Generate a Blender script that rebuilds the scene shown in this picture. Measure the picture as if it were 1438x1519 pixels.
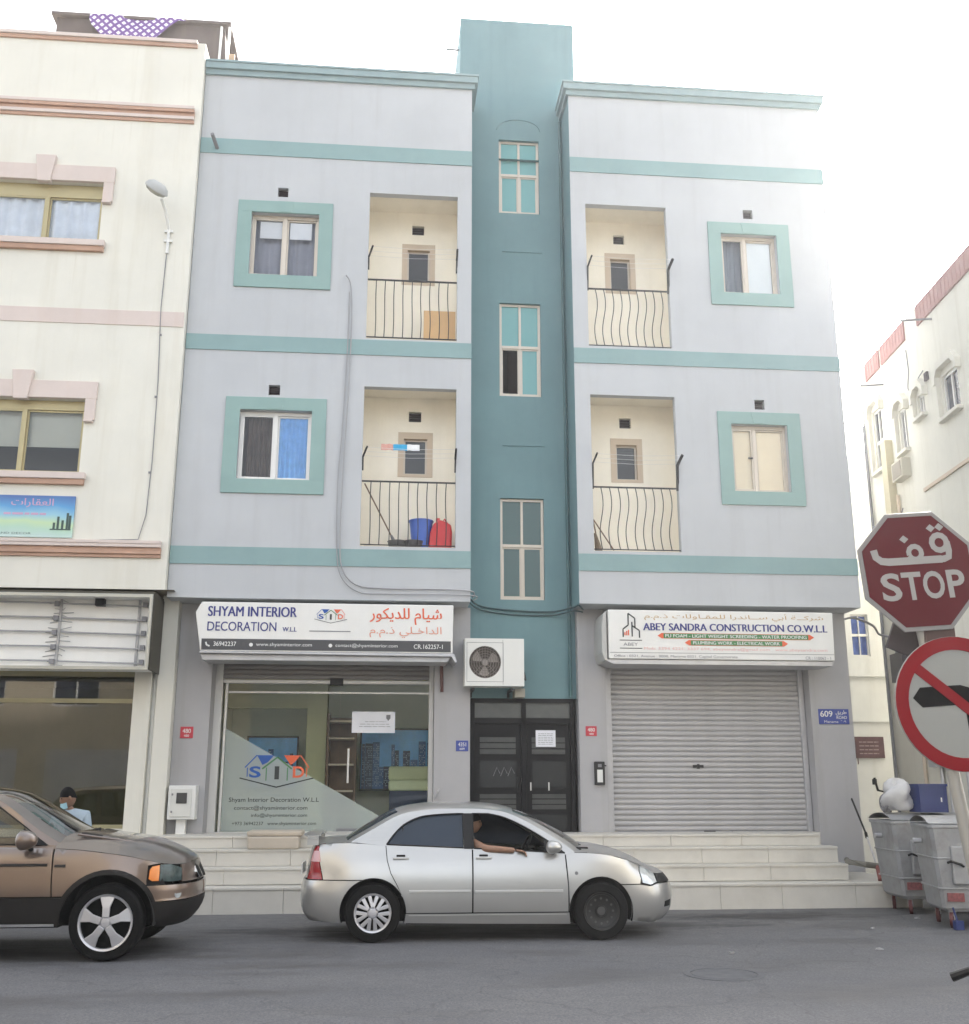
import bpy, bmesh, math, random
from mathutils import Vector, Matrix
from mathutils.geometry import delaunay_2d_cdt, tessellate_polygon
random.seed(7)
for o in list(bpy.data.objects): bpy.data.objects.remove(o)
SC = bpy.context.scene
COL = SC.collection
R = math.radians

# ------------------------------------------------------------ camera, sky, sun, exposure
cam = bpy.data.cameras.new('camera'); camo = bpy.data.objects.new('camera', cam); COL.objects.link(camo)
camo.location = (0, -17.3, 1.7)
camo.rotation_euler = (R(90 + 14.519), 0, R(-5.289))
cam.sensor_fit = 'VERTICAL'; cam.sensor_height = 36; cam.lens = 37.81
cam.shift_y = -0.0043
cam.clip_start = 0.1; cam.clip_end = 1500
SC.camera = camo
W = bpy.data.worlds.new('World'); SC.world = W; W.use_nodes = True
wn = W.node_tree.nodes; wl = W.node_tree.links
bg = wn['Background']
sky = wn.new('ShaderNodeTexSky'); sky.sky_type = 'NISHITA'; sky.sun_disc = False
SUN_EL, SUN_ROT = 34, 33
sky.sun_elevation = R(SUN_EL); sky.sun_rotation = R(SUN_ROT)
sky.air_density = 1.0; sky.dust_density = 6.0; sky.ozone_density = 1.0
hs = wn.new('ShaderNodeHueSaturation'); hs.inputs['Saturation'].default_value = 0.3
wl.new(sky.outputs[0], hs.inputs['Color']); wl.new(hs.outputs[0], bg.inputs['Color'])
bg.inputs['Strength'].default_value = 0.15
sl = bpy.data.lights.new('sun', 'SUN'); slo = bpy.data.objects.new('sun', sl); COL.objects.link(slo)
sl.energy = 2.0; sl.angle = R(2); sl.color = (1, .95, .88)
ce = math.cos(R(SUN_EL))
sdir = Vector((math.sin(R(SUN_ROT)) * ce, math.cos(R(SUN_ROT)) * ce, math.sin(R(SUN_EL))))
slo.rotation_euler = (-sdir).to_track_quat('-Z', 'Y').to_euler(); slo.location = (20, 30, 30)
SC.view_settings.view_transform = 'Standard'; SC.view_settings.look = 'None'
SC.view_settings.gamma = 1; SC.view_settings.use_curve_mapping = False
SC.view_settings.exposure = 2.33
SC.render.engine = 'CYCLES'

# ------------------------------------------------------------ materials
def nn(nt, t, **kw):
    n = nt.nodes.new(t)
    for k, v in kw.items(): setattr(n, k, v)
    return n
def M(name, col, rough=.8, metal=0, var=.08, scale=1.6, bump=0., bscale=80, streak=0., scol=(.25, .2, .14), spec=.5, coat=0, sscale=(4, 4, .3), swin=(.52, .72), drip=0.):
    m = bpy.data.materials.new(name); m.use_nodes = True
    nt = m.node_tree; b = nt.nodes['Principled BSDF']; L = nt.links.new
    b.inputs['Roughness'].default_value = rough; b.inputs['Metallic'].default_value = metal
    b.inputs['Specular IOR Level'].default_value = spec; b.inputs['Coat Weight'].default_value = coat
    b.inputs['Coat Roughness'].default_value = .06
    tc = nn(nt, 'ShaderNodeTexCoord')
    src = None
    if var > 0:
        n = nn(nt, 'ShaderNodeTexNoise'); n.inputs['Scale'].default_value = scale; n.inputs['Detail'].default_value = 7; n.inputs['Roughness'].default_value = .65
        L(tc.outputs['Object'], n.inputs['Vector'])
        r = nn(nt, 'ShaderNodeMapRange'); r.inputs[1].default_value = .3; r.inputs[2].default_value = .7
        r.inputs[3].default_value = 1 - var; r.inputs[4].default_value = 1 + var
        L(n.outputs[0], r.inputs[0])
        v = nn(nt, 'ShaderNodeVectorMath', operation='SCALE'); v.inputs[0].default_value = col; L(r.outputs[0], v.inputs['Scale'])
        src = v.outputs[0]
    if streak > 0:
        mp = nn(nt, 'ShaderNodeMapping'); mp.inputs['Scale'].default_value = sscale; L(tc.outputs['Object'], mp.inputs['Vector'])
        n2 = nn(nt, 'ShaderNodeTexNoise'); n2.inputs['Scale'].default_value = 1; n2.inputs['Detail'].default_value = 6; n2.inputs['Roughness'].default_value = .6
        L(mp.outputs[0], n2.inputs['Vector'])
        r2 = nn(nt, 'ShaderNodeMapRange'); r2.inputs[1].default_value = swin[0]; r2.inputs[2].default_value = swin[1]; r2.inputs[3].default_value = 0; r2.inputs[4].default_value = streak
        L(n2.outputs[0], r2.inputs[0])
        mx = nn(nt, 'ShaderNodeMix', data_type='RGBA'); L(r2.outputs[0], mx.inputs[0])
        if src: L(src, mx.inputs[6])
        else: mx.inputs[6].default_value = (*col, 1)
        mx.inputs[7].default_value = (*scol, 1); src = mx.outputs[2]
    if drip > 0:   # narrow run-off marks
        mp = nn(nt, 'ShaderNodeMapping'); mp.inputs['Scale'].default_value = (13, 13, .55); L(tc.outputs['Object'], mp.inputs['Vector'])
        n2 = nn(nt, 'ShaderNodeTexNoise'); n2.inputs['Scale'].default_value = 1; n2.inputs['Detail'].default_value = 3; L(mp.outputs[0], n2.inputs['Vector'])
        n4 = nn(nt, 'ShaderNodeTexNoise'); n4.inputs['Scale'].default_value = .8; n4.inputs['Detail'].default_value = 4; L(tc.outputs['Object'], n4.inputs['Vector'])
        r2 = nn(nt, 'ShaderNodeMapRange'); r2.inputs[1].default_value = .58; r2.inputs[2].default_value = .74; L(n2.outputs[0], r2.inputs[0])
        r4 = nn(nt, 'ShaderNodeMapRange'); r4.inputs[1].default_value = .45; r4.inputs[2].default_value = .65; r4.inputs[4].default_value = drip; L(n4.outputs[0], r4.inputs[0])
        mu = nn(nt, 'ShaderNodeMath', operation='MULTIPLY'); L(r2.outputs[0], mu.inputs[0]); L(r4.outputs[0], mu.inputs[1])
        mx = nn(nt, 'ShaderNodeMix', data_type='RGBA'); L(mu.outputs[0], mx.inputs[0]); L(src, mx.inputs[6]); mx.inputs[7].default_value = (*scol, 1); src = mx.outputs[2]
    if src: L(src, b.inputs['Base Color'])
    else: b.inputs['Base Color'].default_value = (*col, 1)
    if bump > 0:
        n3 = nn(nt, 'ShaderNodeTexNoise'); n3.inputs['Scale'].default_value = bscale; n3.inputs['Detail'].default_value = 4
        L(tc.outputs['Object'], n3.inputs['Vector'])
        bp = nn(nt, 'ShaderNodeBump'); bp.inputs['Strength'].default_value = bump; bp.inputs['Distance'].default_value = .01
        L(n3.outputs[0], bp.inputs['Height']); L(bp.outputs[0], b.inputs['Normal'])
    return m
def glass(name, tint=(.9, .93, .92), rough=.0, ior=1.5, extra=0., milky=None):
    m = bpy.data.materials.new(name); m.use_nodes = True; nt = m.node_tree; nt.nodes.remove(nt.nodes['Principled BSDF']); L = nt.links.new
    out = nt.nodes['Material Output']
    tr = nn(nt, 'ShaderNodeBsdfTransparent'); tr.inputs[0].default_value = (*tint, 1)
    gl = nn(nt, 'ShaderNodeBsdfGlossy'); gl.inputs['Roughness'].default_value = rough; gl.inputs[0].default_value = (1, 1, 1, 1)
    base = tr.outputs[0]
    if milky:
        df = nn(nt, 'ShaderNodeBsdfDiffuse'); df.inputs[0].default_value = (*milky[0], 1)
        mm = nn(nt, 'ShaderNodeMixShader'); mm.inputs[0].default_value = milky[1]; L(base, mm.inputs[1]); L(df.outputs[0], mm.inputs[2]); base = mm.outputs[0]
    fr = nn(nt, 'ShaderNodeFresnel'); fr.inputs['IOR'].default_value = ior
    ad = nn(nt, 'ShaderNodeMath', operation='ADD', use_clamp=True); ad.inputs[1].default_value = extra; L(fr.outputs[0], ad.inputs[0])
    mx = nn(nt, 'ShaderNodeMixShader'); L(ad.outputs[0], mx.inputs[0]); L(base, mx.inputs[1]); L(gl.outputs[0], mx.inputs[2]); L(mx.outputs[0], out.inputs[0])
    return m

mWall = M('lavender_paint', (.468, .485, .50), .85, var=.06, scale=.6, bump=.12, bscale=140, drip=.22, streak=.22, scol=(.36, .36, .36))
mWallG = M('grey_paint', (.40, .395, .40), .85, var=.06, scale=.9, bump=.12, bscale=140, streak=.25, scol=(.28, .26, .23))
mTower = M('dark_teal_paint', (.15, .26, .278), .75, var=.07, scale=.8, bump=.1, bscale=120, streak=.22, scol=(.09, .17, .19))
mBand = M('pale_teal_paint', (.235, .35, .352), .8, var=.06, scale=1.2, bump=.1, bscale=120, streak=.18, scol=(.2, .33, .34))
mSurr = M('mint_teal_paint', (.25, .372, .352), .8, var=.05, scale=1.5, bump=.1, bscale=120, streak=.12, scol=(.22, .36, .36))
mCorn = M('grey_teal_paint', (.245, .335, .35), .8, var=.08, scale=1.5, bump=.1, streak=.2, scol=(.16, .25, .27))
mCream = M('balcony_cream', (.90, .85, .735), .85, var=.05, bump=.06, streak=.1, scol=(.55, .45, .3))
mTan = M('tan_frame_paint', (.58, .48, .37), .8, var=.06)
mLeft = M('cream_wall', (.70, .685, .61), .85, drip=.2, var=.05, scale=.8, bump=.12, bscale=120, streak=.22, scol=(.5, .45, .33))
mPink = M('pale_pink_trim', (.62, .535, .49), .8, var=.05, bump=.05, streak=.2, scol=(.55, .4, .32))
mClay = M('terracotta_trim', (.46, .295, .215), .8, var=.12, bump=.08, streak=.2, scol=(.3, .15, .1))
mAlley = M('ivory_wall', (.66, .64, .56), .85, drip=.4, var=.06, scale=.8, bump=.12, streak=.3, scol=(.45, .41, .31))
mAlley2 = M('white_wall', (.64, .64, .61), .85, var=.06, bump=.1, streak=.3, scol=(.45, .44, .38))
mRedTrim = M('faded_red_trim', (.36, .19, .175), .8, var=.1, bump=.05)
mStone = M('cream_stone', (.585, .56, .50), .55, var=.07, scale=2.2, bump=.04, streak=.22, scol=(.3, .26, .2), sscale=(1.5, 1.5, 1.2))
mAlu = M('beige_aluminium', (.56, .50, .42), .4, metal=.25, var=.03)
mAluW = M('white_aluminium', (.66, .65, .62), .4, metal=.2, var=.03)
mSteel = M('galvanised_steel', (.47, .47, .48), .42, metal=.45, var=.08, scale=4, streak=.2, scol=(.3, .29, .28))
mSlat = M('shutter_grey', (.44, .43, .43), .45, metal=.2, var=.06, scale=1.5, streak=.2, scol=(.33, .32, .3))
mBlack = M('black_iron', (.012, .012, .013), .5, var=.15, scale=6)
mDoor = M('black_door_paint', (.008, .008, .0092), .5, var=.1, spec=.2, scale=3)
mDark = M('dark_void', (.012, .012, .013), .9, var=0)
mDarkR = M('dark_room', (.10, .095, .085), .9, var=.1)
mVent = M('vent_brown', (.055, .04, .05), .8, var=.15, scale=12)
mWhite = M('white_plastic', (.72, .72, .69), .5, var=.04, scale=3)
mSignW = M('white_sign_skin', (.74, .735, .70), .5, var=.03, scale=2, streak=.1, scol=(.5, .46, .38))
mGrey = M('mid_grey', (.2, .2, .21), .6, var=.05)
mNavy = M('navy_print', (.035, .04, .20), .6, var=0)
mBlue = M('blue_print', (.02, .09, .36), .6, var=0)
mOrange = M('orange_print', (.72, .13, .05), .6, var=0)
mGreen = M('green_print', (.06, .2, .07), .6, var=0)
mDkPrint = M('dark_print', (.03, .035, .035), .6, var=0)
mBar = M('charcoal_print', (.065, .065, .068), .6, var=.04)
mPinkPr = M('pale_red_print', (.72, .42, .40), .6, var=0)
mGreyPr = M('grey_print', (.22, .22, .23), .6, var=0)
mWhPr = M('white_print', (.72, .72, .70), .6, var=0)
mGlass = glass('window_glass', (.95, .97, .97), ior=1.45)
mGlassD = glass('tinted_glass', (.30, .33, .30), ior=1.55)
mGlassT = glass('teal_glass', (.25, .5, .5), ior=1.5, milky=((.19, .46, .46), .8))
mGlassS = glass('shop_glass', (.93, .97, .94), ior=1.4)
mFrost = glass('frosted_film', (.75, .8, .78), ior=1.3, rough=.25, milky=((.74, .82, .78), .42))
mRubber = M('black_rubber', (.006, .006, .006), .75, var=.15, scale=8)

# ------------------------------------------------------------ mesh helper
OFF = {}
def T_(o, label=None, cat=None, group=None, kind=None):
    if label: o['label'] = label
    if cat: o['category'] = cat
    if group: o['group'] = group
    if kind: o['kind'] = kind
    return o
def adopt(o, parent):
    o.parent = parent
    o.matrix_parent_inverse = Matrix.Translation(-OFF.get(parent.name, Vector()))
def thing(name, loc, label, cat, group=None, rz=0):
    o = bpy.data.objects.new(name, None); COL.objects.link(o); o.empty_display_size = .2
    o.location = loc; o.rotation_euler = (0, 0, rz)
    OFF[o.name] = Vector() if rz == 'local' else Vector(loc)
    return T_(o, label, cat, group)
def local_thing(name, loc, rz, label, cat, group=None):
    o = bpy.data.objects.new(name, None); COL.objects.link(o); o.empty_display_size = .2
    o.location = loc; o.rotation_euler = (0, 0, rz); OFF[o.name] = Vector()
    return T_(o, label, cat, group)
class MB:
    def __init__(s): s.v = []; s.f = []; s.m = []
    def add(s, vs, fs, mi=0):
        b = len(s.v); s.v += [tuple(v) for v in vs]; s.f += [tuple(b + i for i in f) for f in fs]; s.m += [mi] * len(fs); return s
    def quad(s, a, b, c, d, mi=0): return s.add([a, b, c, d], [(0, 1, 2, 3)], mi)
    def box(s, x0, x1, y0, y1, z0, z1, mi=0):
        return s.add([(x0, y0, z0), (x1, y0, z0), (x1, y1, z0), (x0, y1, z0), (x0, y0, z1), (x1, y0, z1), (x1, y1, z1), (x0, y1, z1)],
                     [(0, 3, 2, 1), (4, 5, 6, 7), (0, 1, 5, 4), (1, 2, 6, 5), (2, 3, 7, 6), (3, 0, 4, 7)], mi)
    def mbox(s, mat, sx, sy, sz, mi=0):   # box centred at matrix origin
        vs = [mat @ Vector((x * sx / 2, y * sy / 2, z * sz / 2)) for z in (-1, 1) for x, y in ((-1, -1), (1, -1), (1, 1), (-1, 1))]
        return s.add(vs, [(0, 3, 2, 1), (4, 5, 6, 7), (0, 1, 5, 4), (1, 2, 6, 5), (2, 3, 7, 6), (3, 0, 4, 7)], mi)
    def prism(s, poly, fn, d0, d1, mi=0):  # poly of 2D points, fn(u,v,d)
        n = len(poly); vs = [fn(u, v, d0) for u, v in poly] + [fn(u, v, d1) for u, v in poly]
        fs = [tuple(range(n)), tuple(range(2 * n - 1, n - 1, -1))] + [(i, i + n, (i + 1) % n + n, (i + 1) % n) for i in range(n)]
        return s.add(vs, fs, mi)
    def tube(s, pts, r, n=8, mi=0, caps=True):
        P = [Vector(p) for p in pts]; rr = r if isinstance(r, (list, tuple)) else [r] * len(P)
        vs = []; prev = None
        for i, p in enumerate(P):
            t = (P[min(i + 1, len(P) - 1)] - P[max(i - 1, 0)]).normalized()
            if prev is None:
                a = Vector((0, 0, 1)) if abs(t.z) < .9 else Vector((1, 0, 0)); u = t.cross(a).normalized()
            else: u = (prev - t * prev.dot(t)).normalized()
            prev = u; w = t.cross(u)
            vs += [p + (u * math.cos(2 * math.pi * k / n) + w * math.sin(2 * math.pi * k / n)) * rr[i] for k in range(n)]
        fs = [(i * n + k, i * n + (k + 1) % n, (i + 1) * n + (k + 1) % n, (i + 1) * n + k) for i in range(len(P) - 1) for k in range(n)]
        if caps: fs += [tuple(range(n - 1, -1, -1)), tuple((len(P) - 1) * n + k for k in range(n))]
        return s.add(vs, fs, mi)
    def lathe(s, prof, mat, n=32, mi=0, closed=False):  # prof (r,h) about local Z of mat
        vs = [mat @ Vector((r * math.cos(2 * math.pi * k / n), r * math.sin(2 * math.pi * k / n), h)) for r, h in prof for k in range(n)]
        fs = [(i * n + k, i * n + (k + 1) % n, (i + 1) * n + (k + 1) % n, (i + 1) * n + k) for i in range(len(prof) - 1) for k in range(n)]
        return s.add(vs, fs, mi)
    def grid(s, rows, mi=0):
        n = len(rows[0]); vs = [p for r_ in rows for p in r_]
        return s.add(vs, [(i * n + k, i * n + k + 1, (i + 1) * n + k + 1, (i + 1) * n + k) for i in range(len(rows) - 1) for k in range(n - 1)], mi)
    def disc(s, c, ax, r, n=24, mi=0, sy=1):
        q = Vector(ax).to_track_quat('Z', 'Y'); c = Vector(c)
        return s.add([c + q @ Vector((r * math.cos(2 * math.pi * k / n), sy * r * math.sin(2 * math.pi * k / n), 0)) for k in range(n)], [tuple(range(n))], mi)
    def wall(s, x0, x1, z0, z1, Y, holes=(), mi=0):
        xs = sorted({x0, x1, *[h[0] for h in holes], *[h[1] for h in holes]}); zs = sorted({z0, z1, *[h[2] for h in holes], *[h[3] for h in holes]})
        for i in range(len(xs) - 1):
            for j in range(len(zs) - 1):
                cx, cz = (xs[i] + xs[i + 1]) / 2, (zs[j] + zs[j + 1]) / 2
                if any(h[0] < cx < h[1] and h[2] < cz < h[3] for h in holes): continue
                s.quad((xs[i], Y, zs[j]), (xs[i + 1], Y, zs[j]), (xs[i + 1], Y, zs[j + 1]), (xs[i], Y, zs[j + 1]), mi)
        for h in holes:
            a, b, c, d, e = h[:5]; k = h[5] if len(h) > 5 else mi
            s.quad((a, Y, c), (a, Y + e, c), (a, Y + e, d), (a, Y, d), k); s.quad((b, Y, c), (b, Y, d), (b, Y + e, d), (b, Y + e, c), k)
            s.quad((a, Y, d), (a, Y + e, d), (b, Y + e, d), (b, Y, d), k); s.quad((a, Y, c), (b, Y, c), (b, Y + e, c), (a, Y + e, c), k)
        return s
    def ring(s, x0, x1, z0, z1, w, y0, y1, mi=0, wt=None, wb=None):
        wt = w if wt is None else wt; wb = w if wb is None else wb
        s.box(x0, x1, y0, y1, z0, z0 + wb, mi); s.box(x0, x1, y0, y1, z1 - wt, z1, mi)
        s.box(x0, x0 + w, y0, y1, z0 + wb, z1 - wt, mi); s.box(x1 - w, x1, y0, y1, z0 + wb, z1 - wt, mi); return s
    def build(s, name, mats, parent=None, smooth=False, bevel=0, mirror=False, merge=False):
        me = bpy.data.meshes.new(name); me.from_pydata([tuple(v) for v in s.v], [], s.f)
        for m in (mats if isinstance(mats, (list, tuple)) else [mats]): me.materials.append(m)
        me.polygons.foreach_set('material_index', s.m)
        if merge or bevel or smooth:
            bm = bmesh.new(); bm.from_mesh(me); bmesh.ops.remove_doubles(bm, verts=bm.verts, dist=1e-5); bmesh.ops.recalc_face_normals(bm, faces=bm.faces); bm.to_mesh(me); bm.free()
        if smooth:
            me.polygons.foreach_set('use_smooth', [True] * len(me.polygons))
            me.set_sharp_from_angle(angle=R(38 if smooth is True else smooth))
        o = bpy.data.objects.new(name, me); COL.objects.link(o)
        if parent is None:
            vs = [v.co for v in me.vertices]
            c = Vector(((min(v.x for v in vs) + max(v.x for v in vs)) / 2, (min(v.y for v in vs) + max(v.y for v in vs)) / 2, min(v.z for v in vs)))
            me.transform(Matrix.Translation(-c)); o.location = c; OFF[o.name] = c
        else:
            adopt(o, parent); OFF[o.name] = Vector()
        if bevel:
            b = o.modifiers.new('bevel', 'BEVEL'); b.width = bevel; b.segments = 2; b.limit_method = 'ANGLE'; b.angle_limit = R(40)
        return o
def B(x0, x1, y0, y1, z0, z1): return MB().box(x0, x1, y0, y1, z0, z1)
def copy_part(o, parent, dx=0, dy=0, dz=0):
    c = o.copy(); COL.objects.link(c); c.parent = parent; c.location = Vector(o.location) + Vector((dx, dy, dz)); return c
def copy_thing(o, loc, label, kids=None):
    c = o.copy(); COL.objects.link(c); c.location = loc; c['label'] = label
    for ch in [x for x in bpy.data.objects if x.parent == o]:
        k = ch.copy(); COL.objects.link(k); k.parent = c
        for g in [x for x in bpy.data.objects if x.parent == ch]:
            q = g.copy(); COL.objects.link(q); q.parent = k
    return c

# ------------------------------------------------------------ lettering
AF = {'ا': (0xFE8D, 2), 'أ': (0xFE83, 2), 'ب': (0xFE8F, 4), 'ة': (0xFE93, 2), 'ت': (0xFE95, 4), 'خ': (0xFEA5, 4), 'د': (0xFEA9, 2), 'ذ': (0xFEAB, 2), 'ر': (0xFEAD, 2),
      'س': (0xFEB1, 4), 'ش': (0xFEB5, 4), 'ط': (0xFEC1, 4), 'ف': (0xFED1, 4), 'ق': (0xFED5, 4), 'ك': (0xFED9, 4), 'ل': (0xFEDD, 4), 'م': (0xFEE1, 4), 'ن': (0xFEE5, 4), 'و': (0xFEED, 2), 'ي': (0xFEF1, 4), 'ى': (0xFEEF, 2), 'ع': (0xFEC9, 4)}
def arabic(t):
    out = []
    for i, c in enumerate(t):
        if c == 'ـ': out.append(c); continue
        if c not in AF: out.append(c); continue
        p = i > 0 and (t[i - 1] == 'ـ' or (t[i - 1] in AF and AF[t[i - 1]][1] == 4))
        n = i + 1 < len(t) and AF[c][1] == 4 and (t[i + 1] in AF or t[i + 1] == 'ـ')
        out.append(chr(AF[c][0] + (3 if p and n else 2 if n else 1 if p else 0)))
    return ''.join(reversed(out))
def text2d(t, bold=0.):
    cu = bpy.data.curves.new('txt', 'FONT'); cu.body = t; cu.size = 1; cu.offset = bold * .8; cu.resolution_u = 4
    o = bpy.data.objects.new('txt', cu); COL.objects.link(o)
    dg = bpy.context.evaluated_depsgraph_get(); ev = o.evaluated_get(dg); me = ev.to_mesh()
    vs = [(v.co.x, v.co.y) for v in me.vertices]; fs = [tuple(p.vertices) for p in me.polygons]
    ev.to_mesh_clear(); bpy.data.objects.remove(o); bpy.data.curves.remove(cu)
    return vs, fs
def put(mb, t, x0, x1, z0, z1, Y, mi=0, bold=0., fn=None, ar=False):
    vs, fs = text2d(arabic(t) if ar else t, bold if fn else 0)
    if not vs: return
    ax, bx = min(v[0] for v in vs), max(v[0] for v in vs); az, bz = min(v[1] for v in vs), max(v[1] for v in vs)
    f = fn or (lambda u, v: (u, Y, v))
    k = (x1 - x0) / (bx - ax)
    for i, dx in enumerate((0,) if fn or not bold else (-bold, 0, bold)):
        f2 = f if fn else (lambda u, v: (u, Y - .0003 * i, v))
        mb.add([f2(x0 + (u - ax + dx) * k, z0 + (v - az) / (bz - az) * (z1 - z0)) for u, v in vs], fs, mi)
def scribble(mb, x0, x1, z, h, Y, mi=0, n=8, fn=None):   # words too small to read in the photograph: thin dashes
    f = fn or (lambda u, v: (u, Y, v)); x = x0; r = random.Random(int(x0 * 977 + z * 31))
    while x < x1:
        w = min(x1 - x, r.uniform(.5, 1.6) * (x1 - x0) / n)
        mb.add([f(x, z), f(x + w, z), f(x + w, z + h), f(x, z + h)], [(0, 1, 2, 3)], mi); x += w + .35 * (x1 - x0) / n / 2

# ------------------------------------------------------------ ground
def asphalt():
    m = bpy.data.materials.new('asphalt'); m.use_nodes = True; nt = m.node_tree; b = nt.nodes['Principled BSDF']; L = nt.links.new
    tc0 = nn(nt, 'ShaderNodeNewGeometry'); tc = type('P', (), {'outputs': {'Object': tc0.outputs['Position']}})
    def noise(sc, det, mapsc=(1, 1, 1)):
        mp = nn(nt, 'ShaderNodeMapping'); mp.inputs['Scale'].default_value = mapsc; L(tc.outputs['Object'], mp.inputs['Vector'])
        n = nn(nt, 'ShaderNodeTexNoise'); n.inputs['Scale'].default_value = sc; n.inputs['Detail'].default_value = det; n.inputs['Roughness'].default_value = .65; L(mp.outputs[0], n.inputs['Vector']); return n.outputs[0]
    def rng(s, a, b_, c, d):
        r = nn(nt, 'ShaderNodeMapRange'); r.inputs[1].default_value = a; r.inputs[2].default_value = b_; r.inputs[3].default_value = c; r.inputs[4].default_value = d; L(s, r.inputs[0]); return r.outputs[0]
    def mix(f, a, c):
        x = nn(nt, 'ShaderNodeMix', data_type='RGBA'); L(f, x.inputs[0])
        L(a, x.inputs[6]) if not isinstance(a, tuple) else setattr(x.inputs[6], 'default_value', (*a, 1))
        L(c, x.inputs[7]) if not isinstance(c, tuple) else setattr(x.inputs[7], 'default_value', (*c, 1)); return x.outputs[2]
    base = mix(rng(noise(.5, 6, (.6, 1, 1)), .35, .65, 0, 1), (.074, .079, .093), (.12, .122, .128))
    base = mix(rng(noise(85, 2), .38, .72, 0, .75), base, (.23, .225, .22)); base = mix(rng(noise(38, 3), .42, .62, 0, .7), base, (.055, .057, .062))           # stones in the surface
    # dusty strip along the kerb
    sx = nn(nt, 'ShaderNodeSeparateXYZ'); L(tc.outputs['Object'], sx.inputs[0])
    nz = noise(1.3, 5, (.5, 1.5, 1)); ad = nn(nt, 'ShaderNodeMath', operation='MULTIPLY_ADD'); L(nz, ad.inputs[0]); ad.inputs[1].default_value = 2.2; L(sx.outputs['Y'], ad.inputs[2])
    base = mix(rng(ad.outputs[0], -3.6, -.9, 0, .62), base, (.17, .163, .152))
    # oil and damp stains, long along the street
    base = mix(rng(noise(7, 5), .4, .7, 0, .55), base, (.075, .077, .085)); st = rng(noise(.75, 6, (.55, 1.5, 1)), .50, .66, 0, .72)
    base = mix(st, base, (.052, .051, .053))
    def blot(cx_, cy_, rx, ry, amt, base_):   # one dark ragged patch; serves kerb stains and shade painted under cars
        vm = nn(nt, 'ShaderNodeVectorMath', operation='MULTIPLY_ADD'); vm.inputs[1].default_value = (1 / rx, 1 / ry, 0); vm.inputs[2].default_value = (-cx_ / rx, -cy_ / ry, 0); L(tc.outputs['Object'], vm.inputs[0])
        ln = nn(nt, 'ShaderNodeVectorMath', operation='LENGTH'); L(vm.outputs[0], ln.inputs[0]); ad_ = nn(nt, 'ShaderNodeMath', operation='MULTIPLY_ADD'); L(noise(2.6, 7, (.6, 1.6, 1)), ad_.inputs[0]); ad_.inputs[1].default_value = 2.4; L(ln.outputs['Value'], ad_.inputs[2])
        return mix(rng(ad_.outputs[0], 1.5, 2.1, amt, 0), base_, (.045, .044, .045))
    base = blot(5.2, -2.3, 2.0, .6, .95, base); base = blot(3.6, -3.1, 1.8, .45, .85, base); base = blot(-1.4, -3.3, 1.5, .5, .85, base); base = blot(1.0, -3.7, 2.6, .7, .8, base); base = blot(-3.5, -4.9, 2.4, .8, .8, base); base = blot(7.2, -4.2, .8, .3, .4, base)  # kerb stains, plus shade under sedan and SUV painted into the asphalt
    vo = nn(nt, 'ShaderNodeTexVoronoi', feature='DISTANCE_TO_EDGE'); vo.inputs['Scale'].default_value = .5
    wp = nn(nt, 'ShaderNodeVectorMath', operation='MULTIPLY_ADD'); nq = nn(nt, 'ShaderNodeTexNoise'); nq.inputs['Scale'].default_value = 1.2; nq.inputs['Detail'].default_value = 5; L(tc.outputs['Object'], nq.inputs['Vector'])
    L(nq.outputs['Color'], wp.inputs[0]); wp.inputs[1].default_value = (1.1, 1.1, 0); L(tc.outputs['Object'], wp.inputs[2]); L(wp.outputs[0], vo.inputs['Vector'])
    base = mix(rng(vo.outputs['Distance'], .002, .008, .4, 0), base, (.05, .05, .052))   # cracks
    L(base, b.inputs['Base Color']); b.inputs['Roughness'].default_value = .82
    L(rng(st, 0, .6, .85, .6), b.inputs['Roughness'])
    bp = nn(nt, 'ShaderNodeBump'); bp.inputs['Strength'].default_value = .5; bp.inputs['Distance'].default_value = .008; L(noise(110, 3), bp.inputs['Height']); L(bp.outputs[0], b.inputs['Normal'])
    return m
mAsph = asphalt()
g = MB(); g.quad((-160, -160, -.012), (160, -160, -.012), (160, 160, -.012), (-160, 160, -.012))
o = g.build('ground', M('dusty_ground', (.2, .19, .165), .9, var=.1, scale=.3, bump=.3, bscale=30)); T_(o, kind='structure')
g = MB(); g.quad((-120, -60, 0), (120, -60, 0), (120, 40, 0), (-120, 40, 0))
T_(g.build('road', mAsph), kind='structure')
g = MB(); g.box(-30, -3.34, -1.42, 1.0, .004, .34); T_(g.build('pavement', mStone, bevel=.012), kind='structure')

# ------------------------------------------------------------ apartment block
APT = thing('apartment_building', (2.2, 0, 0), 'three storey lavender grey apartment block with teal bands and a dark teal stair tower', 'building')
XL0, XL1, XR0, XR1 = -3.47, 1.37, 3.17, 7.97
ZB, ZT = 4.61, 14.22
FL = 3.68
wins = {'LL': (-2.5, -1.31, 6.59, 7.8), 'LU': (-2.5, -1.33, 10.27, 11.47), 'RL': (5.91, 6.91, 6.59, 7.81), 'RU': (5.93, 6.97, 10.3, 11.48)}
bals = {'LL': (-.45, 1.12, 5.5, 8.28), 'LU': (-.45, 1.12, 9.16, 11.96), 'RL': (3.44, 4.93, 5.5, 8.27), 'RU': (3.44, 4.93, 9.18, 11.95)}
vents = {'LL': (-2.05, -1.86, 8.07, 8.25), 'LU': (-2.07, -1.89, 11.79, 11.97), 'RL': (6.36, 6.54, 8.09, 8.27), 'RU': (6.38, 6.56, 11.8, 11.98)}
BD = .85
wl_ = MB(); wr_ = MB()
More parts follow.
